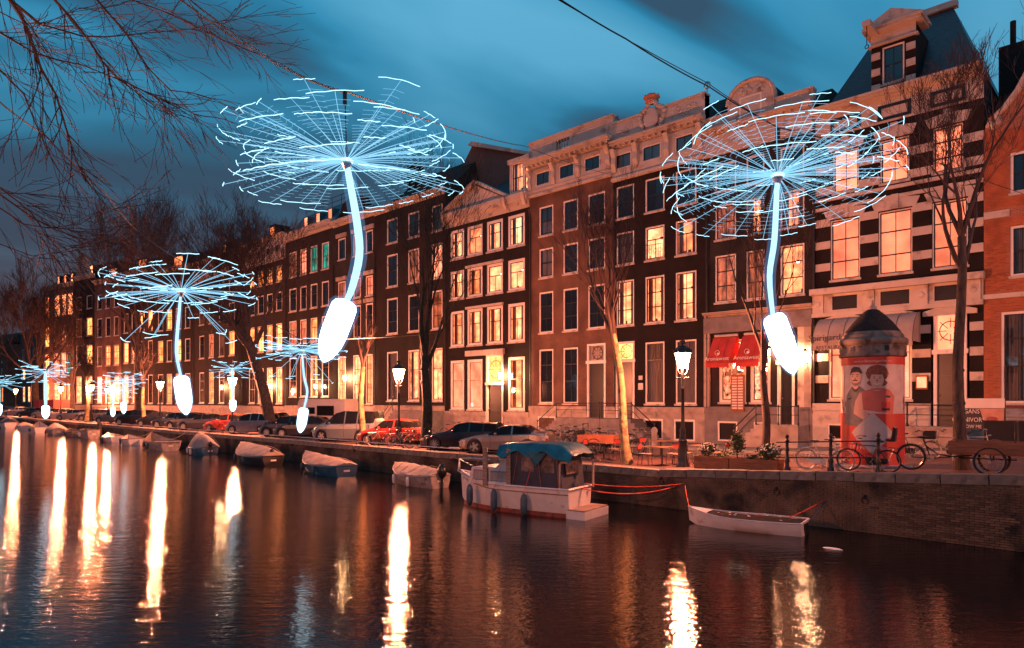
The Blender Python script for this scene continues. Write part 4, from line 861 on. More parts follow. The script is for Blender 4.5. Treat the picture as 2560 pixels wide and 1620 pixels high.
for px, V, lab in ((1707, 22.9, 'street lamp among the cafe tables left of the wooden planter'), (997, 23.0, 'street lamp in front of the red hatchback'), (581, 23.2, 'street lamp behind the small red car'),
                   (400, 23.2, 'street lamp left of the medium hanging seed'), (228, 23.2, 'street lamp beside the thin yellow trunk, second lamp from the left pair'), (152, 23.4, 'street lamp just right of the big left tree'), (39, 23.6, 'leftmost distant street lamp')):
    street_lamp(uv(px, V), V, sz(uv(px, V)), lab, power=LAMP_W*(.62 if px == 1707 else 1))
for px, V, lab in ((268, 31, 'wall side street lamp glowing between two distant trees'), (190, 31.5, 'small far street lamp by the house fronts')):
    street_lamp(uv(px, V), V, 1.3, lab)
for u, nm in ((4, 'right beside the viewpoint'), (-14, 'nearest to the viewpoint'), (-40, 'second from the viewpoint'), (-68, 'third from the viewpoint'), (-98, 'farthest from the viewpoint')): street_lamp(u, -1.2 if u < 0 else -5, 1.3, 'street lamp on the near bank, '+nm, power=LAMP_W*(.5 if u < 0 else .4), group='lamps on the near bank')
street_lamp(8, 23, sz(8), 'street lamp beyond the right edge of the frame', power=LAMP_W*.6)
# ---------------------------------------------------------------- trees
RMIN = .0055
def grow(m, p, d, L, r, depth, spread, up, tips, nseg=4, n_side=5, wob=.12, kids=(2, 4)):
    pts = [p.copy()]; rads = [r]; dirs = []
    for i in range(nseg):
        d = (d+Vector((random.uniform(-wob, wob), random.uniform(-wob, wob), random.uniform(-wob, wob)+up))).normalized()
        p = p+d*(L/nseg); pts.append(p.copy()); rads.append(max(RMIN, r*(1-.55*(i+1)/nseg))); dirs.append(d.copy())
    m.tube(pts, rads, max(3, n_side), cap=False)
    if depth <= 0: return
    k = random.randint(*kids)
    for i in range(k):
        t = random.uniform(.35, 1.0) if i else 1.0
        j = min(nseg-1, int(t*nseg-.001)); q = pts[j]+(pts[j+1]-pts[j])*(t*nseg-j)
        a = Vector((random.uniform(-1, 1), random.uniform(-1, 1), random.uniform(-.6, .8))).normalized()
        nd = (dirs[j]+a*spread*(1 if i else .5)).normalized()
        grow(m, q, nd, L*random.uniform(.58, .86), rads[j]*(.62 if i else .8), depth-1, spread, up, tips, max(2, nseg-(1 if depth < 3 else 0)), n_side-1, wob, kids)
def tree(u, v, z, label, h=12, r=.16, fork=.35, lean=(0, 0), bark='bark', depth=5, seed=1, limbs=4, spread=.55, up=.06, kids=(2, 4), name='bare_tree', group='bare winter trees along the quay', limbang=.55, base=1.35):
    random.seed(seed); o = thing(name, label, 'tree', (u, v, z), 0, group)
    n = 7; pts = []; rads = []; hf = h*fork
    for i in range(n+1):
        t = i/n; pts.append(Vector((lean[0]*t**1.2*hf+.05*math.sin(t*7+seed), lean[1]*t*hf+.05*math.cos(t*5+seed), t*hf))); rads.append(r*(1-.35*t)*(base if i == 0 else 1))
    m = M().tube(pts, rads, 9)
    for k in range(7): t = random.uniform(.15, .9); i = int(t*n); q = pts[i]; m.blob((q.x+rads[i]*.8*math.cos(k*2.1), q.y+rads[i]*.8*math.sin(k*2.1), q.z), (rads[i]*.35, rads[i]*.35, rads[i]*.5), 6, 4, .2)
    obj('trunk', m, MT[bark], o, smooth=60)
    c = M(); top = pts[-1]; ld = (pts[-1]-pts[-2]).normalized()
    for k in range(limbs):
        t = 2*PI*(k+random.uniform(-.2, .2))/limbs; a = Vector((math.cos(t), math.sin(t), 0)); d = (ld+a*limbang*random.uniform(.6, 1.2)).normalized()
        q = pts[-1-(k % 2)] if k else top
        grow(c, q, d if k else (ld+a*.15).normalized(), (h-hf)*random.uniform(.27, .37), rads[-1]*.72, depth, spread, up, None, 5, 6, .12, kids)
    obj('branches', c, MT['twig' if bark != 'barkI' else 'barkI'], o); return o
def T(px, V, label, **k):
    global RMIN; RMIN = .0055+max(0, 1000-px)*1.3e-5
    u = uv(px, V); return tree(u, V, sz(u), label, **k)
T(1570, 23.0, 'young bare tree with pale trunk beside the cafe tables', h=12.5, r=.19, fork=.42, bark='barkY', depth=5, seed=3, limbs=4, spread=.5, up=.10, limbang=.35, lean=(-.12, -.02))
T(1912, 23.3, 'bare tree with dark knobbly trunk behind the wooden planter', h=10.8, r=.16, fork=.36, depth=5, seed=5, limbs=4, spread=.5, up=.10, limbang=.4)
T(2400, 23.4, 'large bare tree between advertising column and cargo trike before the striped house', h=13.6, r=.17, fork=.50, depth=6, seed=8, limbs=5, spread=.62, up=.07, limbang=.5, kids=(2, 4))
T(1065, 23.3, 'tall bare tree with thick ivy dark trunk behind the bicycles', h=14.5, r=.33, fork=.34, bark='barkI', depth=6, seed=11, limbs=5, spread=.5, up=.08, limbang=.42, kids=(2, 4))
T(905, 22.6, 'slender bare tree with pale straight trunk in front of the grey van', h=9, r=.20, fork=.5, bark='barkY', depth=4, seed=13, limbs=3, spread=.45, up=.1, limbang=.35)
T(680, 24.2, 'large bare tree leaning left over the parked cars', h=20, r=.48, fork=.37, lean=(-.42, -.05), depth=6, seed=17, limbs=6, spread=.62, up=.05, limbang=.75, kids=(3, 4))
T(88, 25, 'broad dark bare tree at left, forking above the small hanging seeds', h=24, r=.62, fork=.26, depth=6, seed=19, limbs=5, spread=.6, up=.06, limbang=.55, kids=(3, 4))
T(180, 26, 'bare tree with slim dark trunk right of the broad left tree', h=17, r=.36, fork=.30, depth=5, seed=23, limbs=4, spread=.5, up=.08, limbang=.4)
T(218, 23, 'very thin young tree with yellow trunk near the distant cars', h=10, r=.24, fork=.42, bark='barkY', depth=4, seed=29, limbs=3, spread=.45, up=.1, limbang=.35)
T(358, 23, 'thin young tree with yellow trunk left of the medium hanging seed', h=9, r=.22, fork=.42, bark='barkY', depth=4, seed=31, limbs=3, spread=.45, up=.1, limbang=.35)
T(345, 27, 'tall far bare tree rising behind the medium hanging seed', h=26, r=.5, fork=.34, depth=6, seed=37, limbs=5, spread=.6, up=.06, limbang=.5, kids=(2, 4))
T(-12, 26, 'bare tree cut by the left edge of the view', h=20, r=.5, fork=.3, depth=5, seed=41, limbs=5, spread=.6, up=.06, limbang=.5)
# the near bank tree whose boughs hang in at upper left
def overhang():
    random.seed(77)
    rt = dp(-1250, 1100, 6.5); rt.z = 1.3; o = thing('overhanging_tree', 'bare elm on the near bank whose long drooping boughs fill the upper left sky', 'tree', rt)
    top = dp(-1150, -700, 7.0)-rt; tp = [Vector((0, 0, 0)), top*.5+Vector((-.2, 0, 0)), top]
    obj('trunk', M().tube(tp, [.4, .33, .22], 10), MT['bark'], o)
    m = M(); P = lambda L, Y: [dp(x, y, Y+.1*i)-rt for i, (x, y) in enumerate(L)]
    limbs = [([(-200, -420), (-20, -120), (26, 0), (55, 43), (80, 110), (102, 170), (141, 239), (166, 324), (190, 400), (215, 455)], 6.6, .038),
             ([(-100, -420), (60, -160), (137, 0), (183, 51), (225, 105), (256, 154), (290, 192), (340, 218), (384, 239), (440, 262), (503, 294)], 7.2, .034),
             ([(60, -400), (180, -120), (243, 0), (316, 85), (345, 130), (371, 171), (427, 226), (480, 232), (530, 248)], 7.6, .026),
             ([(-300, 20), (-80, 60), (0, 81), (85, 132), (145, 150), (205, 162), (299, 200), (360, 245)], 7.0, .024),
             ([(100, 60), (205, 90), (265, 92), (330, 86), (384, 81), (480, 72), (572, 47)], 7.4, .016),
             ([(150, -260), (260, -60), (330, 0), (400, 25), (480, 60), (555, 100), (640, 132)], 7.9, .018),
             ([(-300, -40), (-60, 120), (0, 175), (60, 235), (85, 300), (120, 380), (150, 430)], 6.3, .020),
             ([(-400, 330), (-120, 430), (0, 486), (85, 546), (140, 575), (205, 597), (324, 601)], 6.8, .022),
             ([(-300, 330), (-60, 440), (0, 470), (40, 500), (77, 530), (128, 600), (160, 640)], 6.5, .018),
             ([(-200, 420), (0, 520), (60, 560), (120, 570), (200, 560), (245, 530)], 7.1, .016),
             ([(-200, 560), (0, 610), (80, 640), (150, 630), (230, 600)], 7.3, .012),
             ([(320, -200), (420, -40), (470, 0), (500, 45), (560, 60), (590, 20)], 8.1, .014),
             ([(-200, 20), (0, 30), (60, 60), (120, 55), (200, 20), (260, 30)], 7.7, .014)]
    global RMIN; RMIN = .0032
    for L, Y, r in limbs:
        pts = P(L, Y); n = len(pts); m.tube(pts, [max(.004, .62*r*(1-.75*i/(n-1))) for i in range(n)], 6, cap=False)
        m.tube([tp[-1], tp[-1]*.5+pts[0]*.5+Vector((0, 0, .5)), pts[0]], [.12, .07, r], 6, cap=False)
        for i in range(1, n-1):
            for k in range(random.randint(2, 3)):
                t = random.random(); q = pts[i]*(1-t)+pts[i+1]*t; d = (pts[i+1]-pts[i]).normalized()
                a = Vector((random.uniform(-1, 1), random.uniform(-1, 1), random.uniform(-1, .7)))
                grow(m, q, (d+a*.65).normalized(), random.uniform(.25, .55), r*.20, 2, .5, -.01, None, 4, 4, .2, (2, 3))
    obj('branches', m, MT['twig'], o)
overhang()
random.seed(5)
# ---------------------------------------------------------------- cars
def lerp(P, x):
    for i in range(len(P)-1):
        if x <= P[i+1][0]:
            t = (x-P[i][0])/max(1e-6, P[i+1][0]-P[i][0]); t = max(0, min(1, t)); return P[i][1]+(P[i+1][1]-P[i][1])*t
    return P[-1][1]
def cosl(P, x):
    for i in range(len(P)-1):
        if x <= P[i+1][0]:
            t = (x-P[i][0])/max(1e-6, P[i+1][0]-P[i][0]); t = max(0, min(1, t)); t = t*.5+.5*(t*t*(3-2*t)); return P[i][1]+(P[i+1][1]-P[i][1])*t
    return P[-1][1]
CT = {  # top line, belt line, windscreen start/end, rear glass start/end, length, width, wheels, wheel radius
 'coupe': dict(L=4.5, W=1.78, top=[(0, .55), (.15, .68), (.9, .86), (1.45, .93), (2.2, 1.33), (2.8, 1.39), (3.3, 1.34), (3.85, 1.08), (4.3, 1.02), (4.5, .88)], belt=[(0, .55), (.9, .80), (1.5, .88), (3.8, .98), (4.5, .85)], ws=(1.45, 2.2), rg=(3.2, 3.8), pil=[2.75], wh=(.88, 3.55), wr=.33),
 'hatch': dict(L=4.0, W=1.70, top=[(0, .55), (.15, .72), (.7, .90), (1.05, .98), (1.75, 1.42), (2.5, 1.48), (3.3, 1.42), (3.8, 1.02), (4.0, .7)], belt=[(0, .55), (.8, .85), (1.1, .93), (3.7, 1.0), (4.0, .7)], ws=(1.05, 1.75), rg=(3.35, 3.8), pil=[2.45], wh=(.75, 3.25), wr=.31),
 'wagon': dict(L=4.5, W=1.78, top=[(0, .55), (.15, .70), (.9, .88), (1.35, .96), (2.1, 1.40), (2.7, 1.46), (4.0, 1.40), (4.35, 1.05), (4.5, .8)], belt=[(0, .55), (.9, .83), (1.4, .92), (4.2, 1.02), (4.5, .8)], ws=(1.35, 2.1), rg=(4.0, 4.35), pil=[2.7, 3.45], wh=(.85, 3.55), wr=.33),
 'sedan': dict(L=4.5, W=1.76, top=[(0, .55), (.15, .70), (.9, .87), (1.4, .95), (2.1, 1.36), (2.7, 1.42), (3.2, 1.37), (3.8, 1.04), (4.35, .99), (4.5, .8)], belt=[(0, .55), (.9, .83), (1.45, .91), (3.8, .99), (4.5, .8)], ws=(1.4, 2.1), rg=(3.2, 3.8), pil=[2.65], wh=(.85, 3.55), wr=.33),
 'van': dict(L=4.6, W=1.85, top=[(0, .6), (.12, .85), (.6, 1.05), (.95, 1.15), (1.85, 1.80), (2.3, 1.90), (4.35, 1.90), (4.52, 1.25), (4.6, .8)], belt=[(0, .6), (.6, .98), (1.0, 1.08), (4.5, 1.15), (4.6, .8)], ws=(.95, 1.85), rg=(4.36, 4.52), pil=[2.5, 3.4], wh=(.85, 3.6), wr=.34),
 'mpv': dict(L=4.3, W=1.76, top=[(0, .58), (.12, .80), (.6, .98), (.9, 1.06), (1.7, 1.52), (2.4, 1.60), (3.6, 1.54), (4.1, 1.1), (4.3, .75)], belt=[(0, .58), (.7, .93), (1.0, 1.0), (4.0, 1.06), (4.3, .75)], ws=(.9, 1.7), rg=(3.6, 4.1), pil=[2.35, 3.05], wh=(.8, 3.4), wr=.33)}
WM = {}
def wheel_meshes(r, st):
    if (r, st) not in WM:
        ty = M().lathe([(r*.68, -.10), (r*.96, -.10), (r, -.07), (r, .07), (r*.96, .10), (r*.68, .10)], 22, axis='y', cap=False).data('tyre', MT['tyre'], 40)
        m = M().lathe([(r*.70, -.105), (r*.66, -.085), (r*.64, -.03)], 22, axis='y', cap=False).lathe([(r*.64, .0), (.001, .01)], 16, axis='y').lathe([(r*.16, -.095), (r*.16, -.02)], 8, axis='y')
        ns = 5 if st % 2 == 0 else 9
        for k in range(ns):
            t = 2*PI*k/ns; w = .055 if ns == 5 else .028
            a = Vector((math.cos(t), 0, math.sin(t))); b = Vector((-a.z, 0, a.x))
            p = [a*r*.12-b*w*.8, a*r*.66-b*w, a*r*.66+b*w, a*r*.12+b*w*.8]
            m.add([(q.x, -.092, q.z) for q in p]+[(q.x, -.05, q.z) for q in p], [(0, 1, 2, 3), (0, 4, 5, 1), (2, 6, 7, 3), (1, 5, 6, 2), (3, 7, 4, 0)])
        WM[(r, st)] = (ty, m.data('rim', MT['rim'], 30), M().lathe([(r*.635, -.012), (.001, -.014)], 16, axis='y').data('brake_disc', MT['iron']))
    return WM[(r, st)]
def car(kind, color, label, loc, rz, st=0, rough=.28, metal=.3):
    s = CT[kind]; L, W_ = s['L'], s['W']/2; o = thing('parked_car' if kind != 'van' else 'parked_van', label, 'car' if kind != 'van' else 'van', loc, rz, 'cars parked along the quay')
    cm = pmat('car_paint', color, rough, metal=metal, var=.12, scale=1.2, coat=.8)
    xs = sorted(set([round(L*i/34, 3) for i in range(35)]+[p[0] for p in s['top']]+[wx+d for wx in s['wh'] for d in (-.42, -.36, -.25, -.12, 0, .12, .25, .36, .42)]+list(s['ws'])+list(s['rg'])+[p+d for p in s['pil'] for d in (-.04, .04)]))
    xs = [x for x in xs if 0 <= x <= L]; rows = []; wr = s['wr']+.055
    for x in xs:
        e = min(x, L-x); wf = 1-.30*max(0, 1-e/.55)**2.2; w = W_*wf; top = cosl(s['top'], x); bl = min(cosl(s['belt'], x), top-.02)
        zb = .20+.10*max(0, 1-e/.4); za = zb
        for wx in s['wh']:
            d = abs(x-wx)
            if d < wr: za = max(za, s['wr']+math.sqrt(wr*wr-d*d))
        za = min(za, bl-.08); cab = top-bl > .12; ro = w*(.74 if cab else .93); cr = top if cab else top-.025
        rows.append([(x, 0, zb), (x, w*.78, zb), (x, w*.80, za), (x, w*.985, za+.005), (x, w, max(za+.04, bl-.30)), (x, w*.985, bl-.05), (x, w*.95, bl), (x, ro, top-.035 if cab else bl+(top-bl)*.6), (x, ro*.82, top-.008), (x, 0, top+.012*(1 if cab else .6))])
    body = M(); gl = {'windscreen': M(), 'rear_window': M()}
    for sgn in (1, -1):
        for i in range(len(rows)-1):
            xm = (rows[i][0][0]+rows[i+1][0][0])/2
            for k in range(9):
                q = [(p[0], p[1]*sgn, p[2]) for p in (rows[i][k], rows[i+1][k], rows[i+1][k+1], rows[i][k+1])]
                if sgn < 0: q = q[::-1]
                t = body
                pl = any(abs(xm-p) < .04 for p in s['pil'])
                hcab = lerp([(a, b) for a, b in s['top']], xm)-cosl(s['belt'], xm)
                if k == 6 and hcab > .14 and s['ws'][0]+.10 < xm < s['rg'][1]-.08 and not pl: t = gl.setdefault(('side_window', sgn, sum(xm > p for p in s['pil'])), M())
                elif k >= 7 and s['ws'][0] < xm < s['ws'][1]-.03: t = gl['windscreen']
                elif k >= 7 and s['rg'][0]+.03 < xm < s['rg'][1]-.04: t = gl['rear_window']
                t.quad(*q)
    for (x, r_) in ((0, rows[0]), (L, rows[-1])): body.add([(p[0], p[1], p[2]) for p in r_]+[(p[0], -p[1], p[2]) for p in r_[::-1]], [tuple(range(20))])
    bo = obj('body', body, cm, o, loc=(-L/2, 0, 0), smooth=32)
    under = M().box(.15, L-.15, -W_*.76, W_*.76, .17, .55); obj('chassis', under, MT['tyre'], o, loc=(-L/2, 0, 0))
    for k, g in gl.items():
        if g.v: obj(k if isinstance(k, str) else k[0], g, MT['carglass'], o, loc=(-L/2, 0, 0), smooth=40)
    ty, ri, bd = wheel_meshes(s['wr'], st)
    for wx in s['wh']:
        for sg in (-1, 1):
            w = obj('wheel', ty, parent=o, loc=(wx-L/2, sg*(W_-.115), s['wr']), rot=(0, random.uniform(0, 1), 0 if sg < 0 else PI))
            obj('rim', ri, parent=w); obj('brake_disc', bd, parent=w)
    zl = cosl(s['belt'], .15)-.02
    for sg in (-1, 1):
        obj('headlight', M().blob((.16-L/2, sg*(W_*.72), zl-.03), (.17, .16, .075), 10, 6), MT['headlight'], o)
        obj('tail_light', M().box(L-.13-L/2, L-.02-L/2, sg*W_*.70-.09, sg*W_*.70+.09, zl, zl+.2), MT['taillight'], o)
        mx = s['ws'][0]+.55; mz = cosl(s['belt'], mx)+.06; obj('wing_mirror', M().blob((mx-L/2, sg*(W_+.09), mz), (.07, .11, .07), 8, 5), cm, o)
        obj('door_handle', M().box(s['pil'][0]-.25-L/2, s['pil'][0]-.08-L/2, sg*(W_-.005)-.02, sg*(W_-.005)+.02, mz-.16, mz-.13), cm, o)
    obj('grille', M().box(-.012-L/2, .03-L/2, -W_*.42, W_*.42, .36, .54), MT['black'], o); obj('bumper_trim', M().box(-.03-L/2, .05-L/2, -W_*.62, W_*.62, .235, .30), MT['tyre'], o)
    obj('number_plate', M().box(-.035-L/2, -.02-L/2, -.26, .26, .32, .43), pmat('number_plate', (.55, .4, .05), .4) if 'plate' not in MT else MT['plate'], o)
    ln = M()
    for x in [s['ws'][0]+.25]+s['pil']+[s['pil'][-1]+.85]:
        for sg in (-1, 1): ln.box(x-.006, x+.006, sg*(W_-.004)-.006, sg*(W_-.004)+.006, .30, cosl(s['belt'], x)-.06)
    obj('door_gap', ln, MT['tyre'], o, loc=(-L/2, 0, 0))
    return o
MT['plate'] = pmat('number_plate_yellow', (.55, .40, .05), .4)
# noses towards the water, angled; a nose at pixel column px stands at y = 22.9
AZ = R(38)
def park(kind, color, label, px, st=0, az=AZ, vn=22.75, **k):
    u = uv(px, vn); L = CT[kind]['L']; dx, dy = math.cos(az), math.sin(az)
    return car(kind, color, label, (u+dx*L/2, vn+dy*L/2, sz(u)), az, st, **k)
CARS = [('coupe', (.30, .25, .215), 'silver coupe with arched roof parked nose to the canal, nearest of the cars', 1160, 0, R(26), dict(metal=.6)),
 ('wagon', (.018, .018, .022), 'black estate car directly left of the silver coupe', 1064, 1, R(28), {}),
 ('hatch', (.50, .035, .02), 'bright red hatchback behind the bicycles and the ivy trunk', 908, 1, R(24), dict(metal=.0)),
 ('van', (.17, .20, .22), 'grey green passenger van left of the pale tree trunk', 796, 0, R(24), {}),
 ('hatch', (.02, .024, .032), 'small black car in front of the white camper', 694, 1, R(34), {}),
 ('hatch', (.016, .02, .03), 'black hatchback right of the leaning tree', 657, 1, R(34), {}),
 ('mpv', (.13, .15, .18), 'steel grey people carrier behind the leaning tree trunk', 576, 1, R(28), {}),
 ('hatch', (.50, .04, .02), 'small red car behind the street lamp and the tiny hanging seed', 521, 0, R(28), dict(metal=0)),
 ('sedan', (.05, .052, .06), 'dark grey saloon left of the small red car', 456, 1, R(28), {}),
 ('wagon', (.03, .032, .036), 'dark estate car right of the medium hanging seed', 390, 0, R(30), {}),
 ('hatch', (.015, .016, .02), 'black car left of the medium hanging seed body', 352, 1, R(30), {}),
 ('mpv', (.012, .013, .018), 'black people carrier beside the thin yellow trunk', 298, 0, R(30), {}),
 ('wagon', (.09, .09, .09), 'grey estate car behind the pair of small hanging seeds', 247, 0, R(30), {}),
 ('coupe', (.30, .27, .25), 'distant silver coupe left of the yellow trunks', 150, 0, R(30), dict(metal=.6)),
 ('sedan', (.03, .03, .035), 'dark car behind the distant silver coupe', 128, 0, R(30), dict(vn=25.5)),
 ('hatch', (.3, .29, .28), 'pale small car right of the red container', 122, 0, R(30), {}),
 ('sedan', (.02, .02, .02), 'distant black car left of the red container', 50, 0, R(30), {}),
 ('wagon', (.32, .30, .28), 'distant pale estate car at left', 15, 0, R(30), {}),
 ('hatch', (.05, .05, .06), 'distant dark hatchback at the left edge', -12, 0, R(30), {})]
CARS += [('hatch', (.06, .06, .065), 'dark hatchback wedged between the dark saloon and the dark estate car', 424, 0, R(30), {}),
 ('sedan', (.12, .11, .11), 'grey saloon in the back row left of the black people carrier', 322, 1, R(30), dict(vn=25.5)), ('wagon', (.04, .04, .045), 'dark estate in the back row right of the distant silver coupe', 205, 1, R(30), dict(vn=24.2)),
 ('mpv', (.24, .23, .22), 'pale people carrier half hidden behind the steel grey people carrier', 612, 0, R(28), dict(vn=26.0)), ('hatch', (.20, .19, .18), 'distant grey hatchback just left of the silver coupe pair', 88, 0, R(30), {})]
for kd, colr, lab, px, st, az, kw in CARS: park(kd, colr, lab, px, st, az, **kw)
# camper
def camper():
    u = uv(730, 24.6); o = thing('camper_van', 'cream camper van with boxy rear cabin and big side window behind the small black car', 'camper van', (u+1.5, 26.2, 1.3), R(20), None); o.scale = (1, 1, .93)
    cm = pmat('cream_gelcoat', (.52, .45, .40), .4, var=.06)
    obj('cabin', M().prism([(-.95, .65), (.95, .65), (.97, 2.0), (.9, 2.75), (-.9, 2.75), (-.97, 2.0)], -.9, 2.7, 'x').box(-.92, 2.72, -.99, .99, 1.35, 1.40), cm, o)
    obj('roof_rim', M().box(-1.3, 2.75, -.93, .93, 2.74, 2.84), cm, o)
    obj('cab', M().prism([(-2.7, .45), (-.9, .45), (-.9, 2.0), (-1.2, 1.98), (-1.9, 1.2), (-2.7, 1.0)], -.88, .88), cm, o)
    obj('over_cab', M().prism([(-1.55, 2.3), (-.9, 2.05), (-.9, 2.75), (-1.4, 2.75)], -.9, .9), cm, o)
    obj('side_window', M().box(.35, 1.75, -1.0, -.96, 1.62, 2.28), MT['carglass'], o); obj('side_window', M().box(-.5, .1, -1.0, -.96, 1.7, 2.2), MT['carglass'], o)
    obj('window_trim', M().box(.3, 1.8, -.995, -.965, 1.57, 1.62).box(.3, 1.8, -.995, -.965, 2.28, 2.33).box(.3, .35, -.995, -.965, 1.62, 2.28).box(1.75, 1.8, -.995, -.965, 1.62, 2.28), MT['tyre'], o)
    obj('windscreen', M().quad((-1.88, -.8, 1.26), (-1.25, -.8, 1.94), (-1.25, .8, 1.94), (-1.88, .8, 1.26)), MT['carglass'], o, loc=(-.02, 0, .02))
    obj('cab_window', M().quad((-1.7, -.89, 1.25), (-1.0, -.89, 1.25), (-1.0, -.89, 1.85), (-1.25, -.89, 1.85)), MT['carglass'], o)
    obj('hatch', M().box(.5, .75, -1.0, -.965, .85, 1.15).lathe([(.09, 0), (.09, -.03)], 10, (.05, -.97, 1.45), 'y'), MT['tyre'], o)
    obj('marker_light', M().box(-2.73, -2.6, -.8, -.6, .75, .95), MT['taillight'], o)
    ty, ri, bd = wheel_meshes(.34, 0)
    for wx in (-1.9, 1.6):
        for sg in (-1, 1): w = obj('wheel', ty, parent=o, loc=(wx, sg*.82, .34), rot=(0, .3, 0 if sg < 0 else PI)); obj('rim', ri, parent=w); obj('brake_disc', bd, parent=w)
camper()
u = uv(83, 24.5); o = thing('skip_container', 'red steel site container among the distant cars, behind the small hanging seed', 'container', (u, 24.5, 1.3), R(8)); 
obj('box', M().box(0, 7.5, 0, 2.4, .1, 2.6), pmat('red_container_paint', (.45, .05, .03), .5, var=.15), o); obj('door', M().box(.15, 1.25, -.04, 0, .2, 2.5).box(1.3, 2.4, -.04, 0, .2, 2.5), pmat('red_door_paint', (.4, .045, .03), .45), o); obj('skid', M().box(.1, 7.4, .1, 2.3, 0, .1), MT['iron'], o)
# ---------------------------------------------------------------- bicycles
BK = {}
def bike_parts(st):
    if st in BK: return BK[st]
    fr_c, ty_c = [((.035, .035, .037), 0), ((.6, .55, .5), 1), ((.05, .09, .14), 0), ((.4, .04, .025), 0), ((.35, .31, .28), 1)][st]
    fm = pmat('bicycle_frame_paint', fr_c, .35, var=.15); wt = MT['tyre'] if not ty_c else pmat('pale_tyre', (.42, .36, .30), .7)
    r = .345; R_, F_ = (0, 0, r), (1.08, 0, r)
    w = M(); w.mi = 0; w.torus((0, 0, 0), r-.018, .018, 'y', 24, 5); w.mi = 1; w.torus((0, 0, 0), r-.042, .010, 'y', 24, 4)
    for k in range(12): t = 2*PI*k/12; w.tube([(.02*math.cos(t+.5), .02 if k % 2 else -.02, .02*math.sin(t+.5)), ((r-.04)*math.cos(t), 0, (r-.04)*math.sin(t))], .0022, 3, False)
    w.lathe([(.025, -.04), (.025, .04)], 8, axis='y'); wheel = w.data('wheel', [wt, MT['steel']], 40)
    bb = (.46, 0, .30); st_ = (.30, 0, .80); hd = (.86, 0, .80); hb = (.89, 0, .62)
    f = M().tube([bb, (.27, 0, .88)], .016, 6).tube([bb, hb], .018, 6).tube([(.34, 0, .62), (.62, 0, .56), hd] if st in (1, 2) else [(.305, 0, .78), hd], .016, 6).tube([(.845, 0, .86), hb], .02, 6)
    for sg in (-1, 1): f.tube([bb, (0, sg*.05, r)], .009, 5).tube([(.31, sg*.01, .74), (0, sg*.05, r)], .008, 5).tube([hb, (.95, sg*.045, .5), (1.08, sg*.045, r)], .010, 5)
    frame = f.data('frame', fm)
    mg = M()
    for c, a0, a1 in (((0, 0, r), .1*PI, .98*PI), ((1.08, 0, r), .22*PI, .9*PI)):
        rows = []
        for i in range(13): t = a0+(a1-a0)*i/12; rows.append([(c[0]+(r+.03)*math.cos(t), q, c[2]+(r+.03)*math.sin(t)) for q in (-.028, 0, .028)])
        mg.grid(rows)
    mud = mg.data('mudguard', fm)
    rk = M().tube([(-.28, .06, .75), (.2, .06, .75)], .007, 4).tube([(-.28, -.06, .75), (.2, -.06, .75)], .007, 4).tube([(-.28, -.06, .75), (-.28, .06, .75)], .007, 4).tube([(-.15, -.06, .75), (0, -.06, r)], .006, 4).tube([(-.15, .06, .75), (0, .06, r)], .006, 4)
    for k in range(4): rk.tube([(-.18+.1*k, -.06, .75), (-.18+.1*k, .06, .75)], .005, 4)
    rack = rk.data('luggage_rack', MT['steel'])
    sd = M().blob((.22, 0, .93), (.14, .09, .035), 10, 6).blob((.33, 0, .93), (.09, .035, .03), 8, 5).tube([(.27, 0, .86), (.26, 0, .93)], .013, 5).data('saddle', MT['black'], 50)
    hz = 1.04; h = M(); h.mi = 0; h.tube([(.845, 0, .86), (.83, 0, hz)], .012, 5).tube([(.72, -.28, hz), (.80, -.22, hz+.02), (.86, -.06, hz), (.86, .06, hz), (.80, .22, hz+.02), (.72, .28, hz)], .011, 5); h.mi = 1; h.tube([(.64, -.29, hz-.005), (.73, -.275, hz)], .017, 6).tube([(.64, .29, hz-.005), (.73, .275, hz)], .017, 6)
    hand = h.data('handlebar', [MT['steel'], MT['black']])
    cg = M().prism([(.02, .28), (.10, .25), (.50, .19), (.60, .24), (.61, .36), (.52, .42), (.10, .40), (.0, .37)], -.065, -.045).data('chain_guard', MT['black'] if st != 1 else MT['printW'])
    cr = M().tube([(.46, -.09, .30), (.55, -.09, .17)], .01, 4).box(.51, .61, -.16, -.09, .15, .18).tube([(.46, .09, .30), (.37, .09, .43)], .01, 4).box(.32, .42, .09, .16, .42, .45).tube([(.46, -.09, .3), (.46, .09, .3)], .012, 5).data('crank', MT['steel'])
    li = M().blob((.93, 0, .86), (.05, .035, .035), 8, 5).data('bicycle_lamp', MT['steel'], 40)
    sk = M().tube([(.42, .05, .28), (.40, .17, 0)], .009, 4).data('kickstand', MT['steel'])
    BK[st] = (wheel, frame, mud, rack, sd, hand, cg, cr, li, sk); return BK[st]
